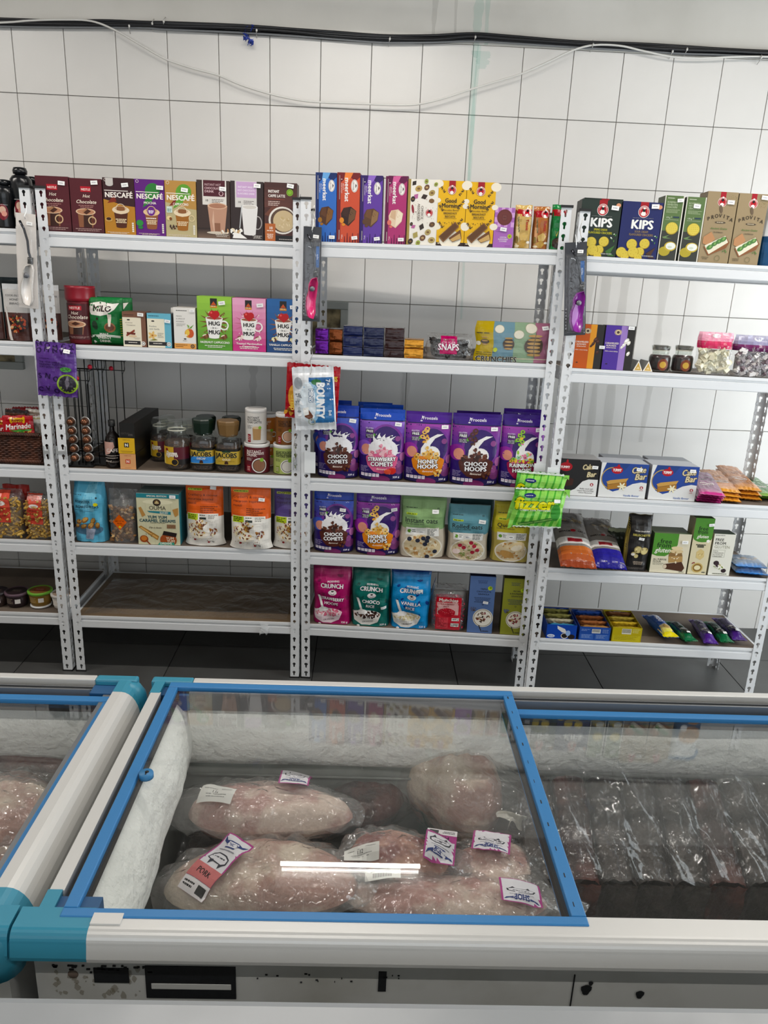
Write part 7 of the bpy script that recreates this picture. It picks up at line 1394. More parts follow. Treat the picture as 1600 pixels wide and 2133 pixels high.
# ---- D, fifth shelf: display boxes and rolls
def display(label, u0, u1, v0, v1, col, acol, packs, artf, depth=.15):
    U2 = UN['D']; z = U2.z[4]; t = .006; S0, S1 = U2.S(u0, t, z), U2.S(u1, t, z); w = S1-S0; h = U2.Z(v0, (S0+S1)/2, t)-z; root = empty('display_box', U2.mw @ Matrix.Translation((S0, t, z+.0008)))
    b = MB(); c = lin(col); T_ = .0012
    b.box(0, 0, 0, w, T_, h, c); b.box(0, depth-T_, 0, w, depth, h*1.15, c); b.add([(0, 0, 0), (0, depth, 0), (0, depth, h*1.15), (0, 0, h), (T_, 0, 0), (T_, depth, 0), (T_, depth, h*1.15), (T_, 0, h)], [(0, 3, 2, 1), (4, 5, 6, 7), (3, 7, 6, 2)], c); b.add([(w-T_, 0, 0), (w-T_, depth, 0), (w-T_, depth, h*1.15), (w-T_, 0, h), (w, 0, 0), (w, depth, 0), (w, depth, h*1.15), (w, 0, h)], [(0, 3, 2, 1), (4, 5, 6, 7), (3, 7, 6, 2)], c); b.box(0, 0, 0, w, depth, T_, c)
    A = Art(w, h); artf(A); A.emit(b, lambda x, y, q: (x, -q, y)); b.build('tray', ink('carton'), root); tag(root, label, 'display box')
    for i in range(packs):
        yy = .022+i*(depth-.035)/(packs-1); mw = U2.mw @ Matrix.Translation((S0+w/2, t+yy, z+h*.50+.010+.004*i)) @ Matrix.Rotation(math.radians(-52), 4, 'X') @ Matrix.Rotation(math.pi/2, 4, 'Z')
        cc = acol[i % len(acol)]
        flatpack('snack_bar', '%s wrapped bar standing in the %s display box' % (['first', 'second', 'third', 'fourth', 'fifth'][i]+' from the front', label.split()[0]+' '+label.split()[1]), 'snack bar', mw, w-.008, .052, .014, (lambda c_: lambda A: (A.r(0, 0, 1, 1, c_[0]), A.r(.1, .2, .9, .8, c_[1]), A.e(.5, .5, .3, .5, c_[2]), A.l(.2, .8, .8, 1, .1, .03, '#f0ece0')))(cc), cc[0], 'film', 130+i+int(u0), group='bars in the %s display box' % (label.split()[0]+' '+label.split()[1]), crimp=.006)
def a_db1(A): A.r(0, 0, 1, 1, '#1a48a8'); A.p([(.34, .92), (.60, .72), (.70, .40), (.52, .46), (.36, .70)], '#e8e6e2'); A.e(.60, .22, .12, .10, '#1d1513'); A.ring(.61, .22, .12, .02, '#efe8e0', ry=.10); A.e(.84, .16, .12, .09, '#221816'); A.e(.16, .18, .13, .06, '#dfe6f4'); A.t('snack', .16, .18, .05, '#1a48a8', .2, b=1); A.e(.72, .42, .08, .1, '#9ab8e8')
def a_db2(A):
    A.r(0, 0, 1, 1, '#2a50a0'); A.r(.04, .08, .46, .46, '#3f66b4'); A.r(.52, .08, .96, .46, '#3f66b4'); A.l(.08, .44, .40, 5, .06, .02, '#9ab0dc', al='l'); A.l(.56, .92, .40, 5, .06, .02, '#9ab0dc', al='l'); A.r(.40, .54, .68, .86, '#e2e2de'); [A.r(.42+.024*k, .62, .432+.024*k, .84, '#1b1b1b', .000001) for k in range(10)]; A.l(.06, .34, .8, 2, .1, .03, '#9ab0dc', al='l'); A.l(.74, .96, .8, 3, .1, .03, '#9ab0dc', al='l')
def a_db3(A):
    A.r(0, 0, 1, 1, '#b9a820'); A.r(.04, .06, .96, .44, '#c9ba3a'); A.l(.08, .92, .38, 5, .06, .02, '#8a7c14', al='l'); A.r(.32, .54, .64, .92, '#e4e0cc'); [A.r(.34+.024*k, .62, .352+.024*k, .90, '#1b1b1b', .000001) for k in range(12)]; A.l(.68, .94, .86, 3, .1, .03, '#e8e2a0', al='l')
display('blue cookie display box with a cream splash, beside the post', 1137, 1199, 1302, 0, '#143a8a', [('#3f9ac0', '#8fc4d8', '#c98a4a'), ('#c9bfa0', '#8f8a5a', '#4a4a2c'), ('#8f8a4a', '#77743c', '#3f3c22'), ('#77743c', '#8f8a5a', '#3f3c22')], 4, a_db1)
display('blue plain display box with a barcode, full of orange brown bars', 1205, 1269, 1307, 0, '#23448c', [('#c08a4a', '#e0b47a', '#8a4a20'), ('#a8683a', '#c98a54', '#e8e0d0'), ('#8a4f2a', '#a8683a', '#5a2f18'), ('#23448c', '#2f58a8', '#1a3468')], 4, a_db2)
display('yellow gold display box with a barcode, full of yellow bars', 1273, 1334, 1308, 0, '#a8981c', [('#c9a82c', '#e0cc4a', '#7a4a1c'), ('#c9a82c', '#e6d45a', '#8a5a2c'), ('#b9a040', '#8f8a3a', '#5a3418'), ('#6a4428', '#7a5030', '#4a2c18')], 4, a_db3)
ROLLS = [('blue and yellow biscuit roll', 1351, 1282, 1399, 1328, .062, a_oreo, '#1550a8'), ('left green sweet roll', 1396, 1295, 1441, 1336, .052, roll('#17603a', '#24382e'), '#1a7a44'), ('left purple sweet roll', 1448, 1292, 1482, 1341, .055, roll('#4a2a7c', '#2f2148'), '#4a2a7c'), ('right green sweet roll', 1474, 1296, 1516, 1338, .052, roll('#17603a', '#24382e'), '#1a7a44'), ('right purple sweet roll', 1496, 1288, 1542, 1334, .055, roll('#4a2a7c', '#2f2148'), '#4a2a7c')]
for i, (nm, a, b_, c, d, wd, af, bk) in enumerate(ROLLS): lying('biscuit_roll' if i == 0 else 'sweet_roll', nm+' lying on the bottom shelf', 'biscuit roll' if i == 0 else 'sweet roll', 'D', 5, a, b_, c, d, wd, wd*.8, af, bk, seed=140+i, roll=True, kind='film', stk=None if i == 0 else (.6, .22, .02), group='rolls on the bottom right shelf')

# ---- A, cut-off unit at the left
U_ = UN['A']; z1 = U_.z[0]
M_blkpl = mat('black_bottle_plastic', '#101216', .25)
for i, (u, v, t, sc, lb) in enumerate([(42, 346, .03, 1, 'black sauce bottle with a domed cap and a dark ruby label'), (62, 366, .16, .95, 'second black sauce bottle half behind the first'), (2, 372, .02, .96, 'black sauce bottle cut by the left edge')]):
    S_ = U_.S(u-(4 if i == 0 else 0), t, z1+.08); h = U_.Z(v, S_, t)-z1; r = .036*sc; b = MB()
    b.lathe([(r*.8, 0), (r*.86, .005), (r*.70, h*.30), (r*.74, h*.42), (r*.95, h*.60), (r, h*.70), (r*.96, h*.80), (r*.72, h*.86), (r*.40, h*.88)], 26); o = b.build('sauce_bottle', M_blkpl, None, U_.mw @ Matrix.Translation((S_, t+r, z1+.001)))
    b = MB(); b.lathe([(r*.42, h*.88), (r*.62, h*.89), (r*.66, h*.94), (r*.55, h*.99), (r*.2, h), (.0001, h)], 20, caps=False); b.build('cap', M_blkpl, o)
    w = math.pi*r*.8; A = Art(w, h*.34); A.e(.5, .5, .20, .30, '#7a2a34'); A.e(.5, .62, .12, .14, '#d8b4a0'); A.e(.55, .40, .1, .1, '#e0a090'); A.l(.3, .7, .92, 1, .01, .02, '#d8d8d8'); b = MB(); A.emit(b, cyl_fn(r*.80, h*.16, w=w), cut=(.006, .5)); b.build('label', ink('film'), o); tag(o, lb, 'bottle', 'black sauce bottles')
def a_cook(A):
    A.r(0, 0, 1, 1, '#c9c6c2'); A.r(0, .9, 1, 1, '#d8dadb'); A.r(0, 0, 1, .50, '#4a2a24'); A.e(.5, .30, .44, .32, '#2b1a18', n=22); A.s_(.5, .30, .34, .34, 42, .07, ['#8a2a1c', '#b34a30', '#5a1c14', '#c9764a', '#d8b48a']); A.s_(.5, .32, .3, .24, 8, .03, ['#5a8a3a'])
    for i, q in enumerate(['COOK-IN SAUCE', 'HONEY &', 'SRIRACHA']): A.t(q, .5, .80-.07*i, .075, '#4a4a4c', .8)
    A.p([(.18, 0), (.30, 0), (.12, .6), (.06, .6)], '#dfd8d2')
pouch('sauce_pouch', 'cook-in sauce pouch with a bowl picture next to the post', 'pouch', 'A', 2, 12, 66, 592, .03, a_cook, '#9a9894', style='doy', seed=151, topflat=.2, group='cook-in sauce pouches')
pouch('sauce_pouch', 'cook-in sauce pouch cut by the left edge of the picture', 'pouch', 'A', 2, -48, 8, 590, .03, a_cook, '#9a9894', style='doy', seed=152, topflat=.2, t=.02, group='cook-in sauce pouches')
pouch('sauce_pouch', 'clear-edged sauce pouch seen behind the double post', 'pouch', 'A', 2, 88, 128, 594, .03, a_cook, '#77736e', style='doy', seed=153, t=.06, group='cook-in sauce pouches')
pouch('dark_pouch', 'dark teal pouch top behind the sauce pouches', 'pouch', 'A', 2, -10, 62, 578, .04, lambda A: A.r(0, 0, 1, 1, '#16282e'), '#16282e', style='doy', seed=154, t=.09)
# basket with sachets
M_wick = mat('dark_wicker', '#5a2f1a', .55, 0, None, ('#3a1c10', 30, .4, .6)); z3 = U_.z[2]
S0, S1 = U_.S(-70, .012, z3), U_.S(90, .012, z3); w, h, d = S1-S0, .118, .20
root = empty('wicker_basket', U_.mw @ Matrix.Translation((S0, .014, z3+.001)))
b = MB()
for j in range(15):
    z = .008+j*(h-.02)/14; am = .0028
    for (fx, L) in ((lambda q: (q, am*math.sin(q*260+j*math.pi), z), w), (lambda q: (w+am*math.sin(q*260+j*math.pi), q, z), d), (lambda q: (am*math.sin(q*260+j*math.pi), q, z), d)):
        n = int(L/.008); b.tube([fx(L*k/n) for k in range(n+1)], .0034, 5)
o = b.build('weave', M_wick, root); o['kind'] = 'stuff'
b = MB(); b.box(.003, .004, .001, w-.003, d, .006); b.box(.004, .005, .004, w-.004, .008, h-.015); b.box(w-.008, .005, .004, w-.005, d, h-.015); b.box(.004, d-.004, .004, w-.004, d, h-.01); b.build('lining', M_wick, root)
b = MB()
for z in (h-.008, .010):
    for k in range(int(w/.006)): x = k*.006; b.tube([(x, -.006, z-.007), (x+.003, -.008, z), (x+.006, -.003, z+.008), (x+.007, .006, z+.004)], .0028, 4)
o = b.build('braided_rim', M_wick, root); o['kind'] = 'stuff'; tag(root, 'dark brown wicker basket holding seasoning sachets', 'basket')
def a_marin(A): A.r(0, 0, 1, 1, '#a81e26'); A.r(.0, .92, 1, 1, '#c8454a'); A.r(.30, .66, .70, .88, '#d9a82c'); A.e(.3, .77, .05, .11, '#d9a82c'); A.e(.7, .77, .05, .11, '#d9a82c'); A.t('Royco', .5, .77, .11, '#7a1418', .36, b=1.6); A.t('Marinade', .50, .44, .17, '#f4ece6', .84, b=1, shear=.2, rot=4); A.s_(.7, .14, .26, .08, 14, .06, ['#3f8a34', '#c8a24a', '#7a2a1c']); A.p([(.2, .22), (.98, .30), (.9, .20), (.4, .14)], '#3f8a34')
def a_sach(c1, c2):
    def f(A): A.r(0, 0, 1, 1, c1); A.r(.0, .55, 1, .75, c2); A.l(.1, .8, .45, 2, .1, .04, '#e8e0d8')
    return f
for i, (u0, v0, u1, v1, t, af, lb, rz) in enumerate([(8, 866, 72, 905, .03, a_marin, 'red marinade sachet standing at the front of the basket', -.05), (-20, 872, 40, 905, .045, a_marin, 'red marinade sachet leaning at the left in the basket', .06), (66, 866, 92, 903, .05, a_sach('#c9c6bc', '#a8a078'), 'white herb sachet at the right end of the basket', 0), (12, 853, 60, 880, .09, a_sach('#2a2020', '#5a3a2c'), 'black sachet behind the red marinade one', .03), (30, 848, 84, 880, .12, a_sach('#8a1c24', '#4a1418'), 'dark red sachet at the back of the basket', -.04), (52, 852, 92, 880, .10, a_sach('#b9b2a8', '#8a7a6c'), 'grey white sachet at the back of the basket', .1)]):
    sa, sb = U_.S(u0, t, z3+.12), U_.S(u1, t, z3+.12); zz1 = U_.Z(v0, (sa+sb)/2, t); zz0 = z3+.03; mw = U_.mw @ Matrix.Translation(((sa+sb)/2, t, (zz0+zz1)/2)) @ Matrix.Rotation(rz, 4, 'Y') @ Matrix.Rotation(math.pi/2-.08, 4, 'X')
    def _a(A, af=af): 
        A.r(0, 0, 1, 1, '#8a1c22' if af is a_marin else '#8a8278'); B_ = Art(A.w, A.w*.62, seed=2); af(B_)
        off = A.h-B_.h
        for vs, fs, c, dd in B_.L: A.L.append(([(q[0], q[1]+off) for q in vs], fs, c, dd+.0002))
    flatpack('seasoning_sachet', lb, 'sachet', mw, zz1-zz0, sb-sa, .008, _a, '#8a1c22', 'film', 160+i, 'seasoning sachets in the basket', .006)
# pasta
for i, (u0, u1, v, lb) in enumerate([(-30, 50, 1022, 'larger clear bag of screw pasta with a red label, at the left edge'), (56, 108, 1030, 'smaller clear bag of screw pasta with a striped red label, by the post')]):
    def a_pst(A, i=i):
        A.g(0, 0, 1, 1, '#c2402e', '#cf4c38', 2); [A.r(0, .80+.03*k, 1, .812+.03*k, '#f0dcd4') for k in range(6)] if i else None; A.e(.5, .62, .30, .13, '#efe8e2'); A.t('pasta', .5, .62, .10, '#8a3a30', .4, b=.6); A.l(.2, .8, .45, 1, .02, .02, '#5a1c14'); A.t('FUSILLI', .4, .34, .08, '#6a1c14', .5); A.l(.1, .8, .2, 2, .06, .02, '#6a1c14', al='l')
    clearbag(lb, 'A', 4, u0, u1, v, .07, .014, ['#a07c34', '#b8923f', '#8a6628', '#c4a254'], 260, .0062, 'tube', a_pst, 170+i, artbox=(.16 if i == 0 else .08, .34, .72 if i == 0 else .72, .98), top=.16, inner='#8f6c2c', name='pasta_bag')
pouch('red_bag', 'red crinkled bag top behind the pasta bags', 'bag', 'A', 4, 10, 66, 1012, .04, lambda A: A.r(0, 0, 1, 1, '#a82a22'), '#a82a22', style='gusset', seed=175, t=.09, crink=2)
# tubs
z5 = U_.z[4]
for i, (u, v0, wpx, lid, body, lb) in enumerate([(-14, 0, 46, '#2a2428', '#3a2c28', 'dark lidded tub cut by the left edge'), (27, 0, 50, '#5a4450', '#2b1e22', 'low dark tub with a purple rimmed see-through lid'), (76, 0, 50, '#6aa82c', '#8a6a2c', 'low tub with a bright green lid'), (124, 0, 50, '#d8d2cc', '#efeae4', 'low white tub half hidden by the posts')]):
    t = .03; S_ = U_.S(u, t, z5); r = (U_.S(u+wpx/2, t, z5)-U_.S(u-wpx/2, t, z5))/2; h = .058; root = empty('dip_tub', U_.mw @ Matrix.Translation((S_, t+r, z5+.001+(.008 if i == 2 else 0))))
    b = MB(); b.lathe([(r*.74, 0), (r*.78, .002), (r*.92, h-.006), (.0001, h-.006)], 30, lin(body), caps=False); A = Art(math.pi*r*.85, h*.62); A.r(.25, .1, .75, .9, body); A.r(.56, .2, .72, .7, '#e8e4e0'); A.l(.28, .52, .7, 4, .16, .03, '#c9b8a0', al='l'); A.emit(b, cyl_fn(r*.88, .012, w=A.w), cut=(.006, .5)); b.build('bowl', ink('carton'), root)
    b = MB(); b.lathe([(r*.93, h-.010), (r, h-.009), (r, h), (r*.93, h+.002), (r*.82, h)], 30, caps=False); b.build('lid_rim', mat('rim_'+lid[1:], lid, .35), root)
    b = MB(); b.lathe([(.0001, h-.0002), (r*.83, h)], 30, lin(['#2a2226', '#241a1c', '#7a5428', '#b9a08c'][i]), caps=False); A = Art(r*1.4, r*1.0); A.e(.5, .5, .36, .26, ['#4a3a3c', '#3a2c2e', '#8f3a20', '#8a3a2c'][i]); A.l(.25, .75, .6, 2, .2, .04, '#d8ccb8'); A.emit(b, lambda x, y, q: (x-r*.7, y-r*.5, h+q)); b.build('lid_panel', ink('carton'), root)
    if i == 2: b = MB(); b.lathe([(r*.80, -.008), (r*.86, -.006), (r*.86, -.001), (r*.8, 0)], 26); b.build('base_ring', M_card, root)
    tag(root, lb, 'tub', 'low dip tubs')
# ================================================================== HANGING PACKS
def hang(un, u0, v0, u1, v1, t):
    U2 = UN[un]; um, vm = (u0+u1)/2, (v0+v1)/2; zg = 1.0
    for _ in range(6): S_ = U2.S(um, t, zg); zg = U2.Z(vm, S_, t)
    L = U2.Z(v0, S_, t)-U2.Z(v1, S_, t); w = U2.S(u1, t, zg)-U2.S(u0, t, zg); return U2, S_, zg, w, L
def lighter(label, un, u0, v0, u1, v1, t, col, tilt):
    U2, S_, zg, w, L = hang(un, u0, v0, u1, v1, t); root = empty('gas_lighter_pack', U2.mw @ Matrix.Translation((S_, t, zg)) @ Matrix.Rotation(math.radians(tilt), 4, 'Y'))
    b = MB(); A = Art(w, L); a_card(col)(A); b.box(0, 0, 0, w, .0012, L, lin('#3b3d42') if col != '#e8e2dc' else lin('#d6d0ca'), bev=.0005); b.v = [(q[0]-w/2, q[1], q[2]-L/2) for q in b.v]
    if col != '#e8e2dc': A.emit(b, lambda x, y, q: (x-w/2, -q, y-L/2))
    b.build('backing_card', ink('carton'), root); sticker(root, lambda x, y, q: (x-w/2, -q+.001, y-L/2), w*.70, L*.90, .022, seed=3)
    y0 = -.013; mc = mat('lighter_'+col[1:], col, .25, 0, None, None, None, .5)
    b = MB(); pr = [(.02, -.46), (.18, -.47), (.26, -.40), (.25, -.28), (.30, -.18), (.33, -.08), (.28, -.02), (.08, -.04), (-.02, -.10), (-.02, -.17), (-.10, -.24), (-.12, -.34), (-.06, -.44)]
    for i, q in enumerate(pr): pass
    n = len(pr); f = [(x*w*1.5-.10*w, y0-.007, y*L) for x, y in pr]; bk = [(p[0], y0+.007, p[2]) for p in f]; fm = [(p[0]*.9+.003, y0-.010, p[2]*.98-.002) for p in f]
    b.add(f+bk+fm, [tuple(range(n))[::-1] and tuple(range(2*n, 3*n))]+[(k, (k+1) % n, n+(k+1) % n, n+k) for k in range(n)]+[(2*n+k, 2*n+(k+1) % n, (k+1) % n, k) for k in range(n)], (.5, .5, .5), 0, True); b.build('handle', mc, root)
    b = MB(); b.lathe([(.0085, 0), (.0085, .003)], 18); o = b.build('trigger_ring', mat('trigger_grey', '#6a6c72', .3), root); o.matrix_local = Matrix.Translation((.10*w, y0-.009, -.145*L)) @ Matrix.Rotation(math.pi/2, 4, 'X')
    b = MB(); b.tube([(.22*w, y0, -.06*L), (.30*w, y0, .02*L), (.18*w, y0, .10*L), (.14*w, y0, .22*L), (-.02*w, y0, .34*L), (-.22*w, y0, .42*L)], .0042, 8); b.build('nozzle', mat('dark_chrome', '#3a3c42', .2, .9), root)
    b = MB(); b.tube([(.24*w, y0, -.02*L), (.26*w, y0, .05*L)], .009, 10); b.build('collar', mat('collar_black', '#17181a', .3), root)
    b = MB(); b.grid(lambda u, v: ((u-.5)*w*.92, -.001-.021*min(1, 12*u, 12*(1-u))*min(1, 30*v, 30*(1-v)), -L*.48+L*.86*v), 26, 60); b.build('blister', clear('blister_plastic', ior=1.5, boost=1.0, bump=(40, .3), haze=.03), root)
    b = MB(); b.tube([(0, -.002, L*.445), (-.01*w, -.008, L*.47), (.02*w, .004, L*.52), (0, .008, L*.58)], .0016, 5); b.build('string_tie', M_card, root)
    return tag(root, label, 'lighter', 'hanging gas lighters')
lighter('clear wrapped gas lighter with a white handle hanging on the leftmost post', 'A', 36, 446, 77, 644, -.028, '#e8e2dc', 3.5)
lighter('hot pink gas lighter on a dark card hanging on the middle post', 'C', 631, 474, 668, 671, -.026, '#d8246e', 1)
lighter('purple gas lighter on a dark card hanging on the right post', 'D', 1176, 506, 1221, 700, -.026, '#8a1f96', -6)
def hangpack(name, label, cat, un, u0, v0, u1, v1, t, T, art, back, tilt=0, seed=1, kind='film', group=None, stk=None, crimp=.014):
    U2, S_, zg, w, L = hang(un, u0, v0, u1, v1, t); mw = U2.mw @ Matrix.Translation((S_, t, zg)) @ Matrix.Rotation(math.radians(tilt), 4, 'Y') @ Matrix.Rotation(math.pi/2, 4, 'X')
    return flatpack(name, label, cat, mw, L, w, T, art, back, kind, seed, group, crimp, stk)
hangpack('sweet_bag', 'purple patterned bag of chewy sweets hanging between the two left posts', 'sweet bag', 'B', 77, 714, 160, 826, -.022, .022, a_rasp, '#3f2660', 2, 201, stk=(.80, .86, .026))
hangpack('sweet_bag', 'red and purple chocolate bag hanging behind the white and blue one', 'sweet bag', 'C', 596, 760, 706, 874, -.018, .018, a_redbag, '#8a1820', 3, 202)
hangpack('sweet_bag', 'white and blue bag of mini coconut bars hanging on the middle posts', 'sweet bag', 'C', 612, 765, 698, 896, -.045, .024, a_bounty, '#d0d4d8', -3.5, 203, crimp=.02)
hangpack('sweet_bag', 'rear green and yellow fizzy sweet bag hanging on the right posts', 'sweet bag', 'D', 1071, 984, 1168, 1082, -.020, .018, a_fizz, '#3f8f30', 2, 204, group='green fizzy sweet bags')
hangpack('sweet_bag', 'front green and yellow fizzy sweet bag hanging on the right posts', 'sweet bag', 'D', 1071, 1017, 1172, 1098, -.045, .022, a_fizz, '#3f8f30', -1, 205, group='green fizzy sweet bags', stk=(.86, .70, .026))
M_string = mat('white_string', '#e6e4de', .7)
def cord(label, un, pts, t, parent=None):
    U2 = UN[un]; out = []
    for (u, v) in pts:
        zg = 1.0
        for _ in range(5): S_ = U2.S(u, t, zg); zg = U2.Z(v, S_, t)
        out.append((S_, t, zg))
    b = MB(); b.tube(out, .0018, 6); o = b.build('string', M_string); o.matrix_world = U2.mw; return tag(o, label, 'string', 'white strings tied to the posts')
cord('white string holding the white and blue sweet bag', 'C', [(648, 720), (651, 738), (646, 752), (650, 766), (647, 780)], -.062)
cord('white string tied round the middle post holding the pink lighter', 'C', [(655, 428), (651, 442), (657, 455), (653, 470), (650, 480)], -.034)
cord('white string loop on the right post holding the purple lighter', 'D', [(1214, 455), (1208, 478), (1212, 495), (1206, 506)], -.034)
cord('loose white string dangling beside the canisters', 'B', [(616, 908), (612, 930), (618, 950), (612, 962)], -.006)

# ================================================================== FREEZER CONTENTS
def meatmat(name, c1, c2, sc=9): return mat(name, c1, .45, 0, (26, 1.0, 5, .014), (c2, sc, .42, .56), coat=.25)
MP = [meatmat('frosted_pork_pink', '#b9857a', '#e2cbbb', 14), meatmat('pork_fat_cream', '#e0cfba', '#b08070', 10), meatmat('red_pork', '#7c2f26', '#c08a74', 18), meatmat('dark_beef', '#3a211e', '#6a3c34', 15), meatmat('frosted_dark', '#2b2624', '#4c4440', 24)]
M_bag = clear('freezer_bag', ior=1.5, tint=(.97, .97, .97), haze=.13, boost=1.7, bump=(26, 1.0), rough=.10, hazecol=(.80, .78, .76))
M_bag2 = clear('thin_freezer_bag', ior=1.5, tint=(.95, .95, .95), haze=.04, boost=.9, bump=(22, .8), rough=.16, hazecol=(.6, .6, .6))
def a_tag(A, full=True):
    A.r(0, 0, 1, 1, '#b04a8c'); A.r(.05, .03, .95, .97, '#e9e7ec'); pk = '#c4747c'
    if full: A.r(0, .16, 1, .36, '#b04a8c'); A.t('PORK', .5, .26, .16, '#2b1c26', .5, b=1.2); A.r(0, 0, 1, .16, '#efeaec'); A.l(.08, .5, .09, 2, .04, .02, '#222', al='l'); A.r(.62, .03, .92, .12, '#3a3a3a')
    A.p([(.14, .50), (.20, .60), (.34, .64), (.66, .63), (.84, .58), (.86, .50), (.76, .46), (.70, .40), (.64, .47), (.40, .47), (.32, .40), (.28, .48)], '#3a3a44'); A.p([(.18, .51), (.23, .58), (.36, .62), (.64, .61), (.80, .57), (.81, .51), (.70, .48), (.40, .49), (.24, .50)], '#e9e7ec'); A.l(.3, .72, .55, 1, .02, .02, '#3a3a44'); A.l(.2, .8, .69, 1, .02, .014, '#8a8a94')
    A.p([(.06, .92), (.12, .84), (.30, .80), (.32, .74), (.68, .74), (.70, .80), (.88, .84), (.94, .92), (.80, .86), (.64, .88), (.36, .88), (.20, .86)], '#2f3f7a'); A.r(.30, .76, .70, .86, '#e9e7ec'); A.t('SHOP', .5, .81, .12, '#2f3f7a', .38, b=1.6)
def a_tagr(A): a_tag(A); A.r(0, .16, 1, .38, '#cf7c7c'); A.t('PORK', .5, .27, .16, '#2b1c1c', .5, b=1.2)
def a_wt(A): A.r(0, 0, 1, 1, '#ecebe6'); A.l(.1, .5, .76, 1, .02, .03, '#555', al='l'); A.t('1.12', .45, .60, .07, '#333', .2, b=1); A.l(.2, .8, .42, 2, .14, .03, '#666'); A.l(.6, .9, .8, 1, .02, .03, '#888', al='l')
def a_bar(A):
    A.r(0, 0, 1, 1, '#e4e2dc'); A.t('FRESH', .5, .80, .06, '#333', .3); A.l(.2, .8, .62, 2, .08, .03, '#555'); A.l(.15, .85, .34, 1, .03, .04, '#333')
    for k in range(18): A.r(.22+.03*k, .08, .232+.03*k, .26, '#222', .000001)
def meatbag(label, u, v, zc, a, b_, H, rz, mt, seed, tags=(), bag=M_bag, flap=.05, flapdir=0, freezer_=None, rib=0, tiltx=0, tilty=0, shank=0):
    P = az(u, v, zc); root = empty('bagged_meat', Matrix.Translation(P) @ Matrix.Rotation(rz, 4, 'Z') @ Matrix.Rotation(tiltx, 4, 'X') @ Matrix.Rotation(tilty, 4, 'Y'))
    def outline(th): return 1+.12*math.sin(2*th+seed)+.07*math.sin(3*th+seed*1.7)
    def hgt(r, th, sd):
        x, y = r*math.cos(th), r*math.sin(th); n_ = .18*nz(x*2.2+seed, y*2.2, 1)+.08*nz(x*6, y*6+seed, 2); base = max(0, 1-r**2.6)**.5
        ribs = rib*.10*math.sin(x*16+.6*y*3)*(1-r*r)
        return sd*H*base*(1+(n_+ribs)*(1 if sd > 0 else .3))
    def pt(r, th, sd, off=0):
        o_ = outline(th); ex = 1+off/a*(.4+1.0*r); x = a*r*o_*math.cos(th)*ex; y = b_*r*o_*math.sin(th)*ex
        if shank and math.cos(th) < 0: q = min(1, (-math.cos(th)*r)); x *= 1+shank*q; y *= 1-.35*q
        z = hgt(r, th, sd)+sd*off*(1-.8*r*r)
        return (x, y, z)
    b = MB(); b.grid(lambda u_, v_: pt(v_, u_*2*math.pi, 1), 44, 16, closed=True); b.grid(lambda u_, v_: pt(1-v_, u_*2*math.pi, -1), 44, 8, closed=True); b.build('meat', mt, root)
    def bagpt(r, th, sd):
        fl = max(0, math.cos(th-flapdir))**3*flap; p = pt(min(1, r), th, sd, .007+.004*nz(3*math.cos(th)*r+seed, 3*math.sin(th)*r, 8)); e = max(0, r-.80)/.2
        px, py = p[0]+fl*e*math.cos(flapdir), p[1]+fl*e*math.sin(flapdir)
        return (px+.012*e*math.cos(th), py+.012*e*math.sin(th), p[2]+(.010*nz(th*3+seed, r*3, 3)+.004*math.sin(th*17+seed))*(r**2)*1.2+(.009*abs(nz(r*math.cos(th)*4+seed, r*math.sin(th)*2.2, 6)) if sd > 0 else 0))
    b = MB(); b.grid(lambda u_, v_: bagpt(v_, u_*2*math.pi, 1), 64, 20, closed=True); b.grid(lambda u_, v_: bagpt(1-v_, u_*2*math.pi, -1), 40, 8, closed=True); b.build('plastic_bag', bag, root)
    for (tx, ty, tw, th_, rot, af) in tags:
        A = Art(tw, th_); af(A); ca, sa = math.cos(rot), math.sin(rot); b = MB()
        def fn(x, y, q):
            X = tx+(x-tw/2)*ca-(y-th_/2)*sa; Y = ty+(x-tw/2)*sa+(y-th_/2)*ca; o_ = 1.06; r = min(.97, math.hypot(X/a, Y/b_)/o_); th = math.atan2(Y/b_, X/a)
            return (X, Y, hgt(r, th, 1)*.9+.012+.012+q)
        A.emit(b, fn, cut=(.008, .008), sm=True); b.build('price_label', ink('paper'), root)
    return tag(root, label, 'meat', 'bagged meat in the long freezer' if freezer_ is None else freezer_)
PI = math.pi
# dark parcels underneath carry the upper layer
def parcel(label, x0, x1, y0, y1, z0, z1, seed, mt=None, bag=M_bag2, grp='dark frozen parcels at the bottom'):
    root = empty('frozen_parcel', Matrix.Translation(((x0+x1)/2, (y0+y1)/2, z0))); w, d, h = x1-x0, y1-y0, z1-z0; b = MB(); b.box(-w/2, -d/2, 0, w/2, d/2, h, bev=min(w, d, h)*.22)
    b.v = [(q[0]+.008*nz(q[0]*12+seed, q[1]*12, q[2]*12), q[1]+.008*nz(q[0]*12, q[1]*12+seed, q[2]*12), q[2]) for q in b.v]; b.build('meat', mt or MP[4], root)
    b = MB(); b.grid(lambda u, v: ((u-.5)*w*1.02, (v-.5)*d*1.02, h+.004+.007*abs(nz(u*7+seed, v*5, 1))), 24, 24); b.grid(lambda u, v: ((u-.5)*w*1.02, -d*.51-.004*nz(u*5, v*5, seed), h*v), 20, 12); b.grid(lambda u, v: (-w*.51-.004*nz(u*5, v*5, seed), (u-.5)*d*1.02, h*v), 20, 12); b.build('plastic_bag', bag, root)
    return tag(root, label, 'frozen parcel', grp)
parcel('dark wrapped frozen parcel at the left end of the long freezer', 1.062, 1.30, -2.46, -2.20, .165, .535, 1)
parcel('dark wrapped frozen parcel under the back left pork bag', 1.062, 1.32, -2.19, -2.06, .165, .535, 2)
parcel('dark wrapped frozen parcel in the middle of the freezer floor', 1.31, 1.52, -2.46, -2.20, .165, .47, 3)
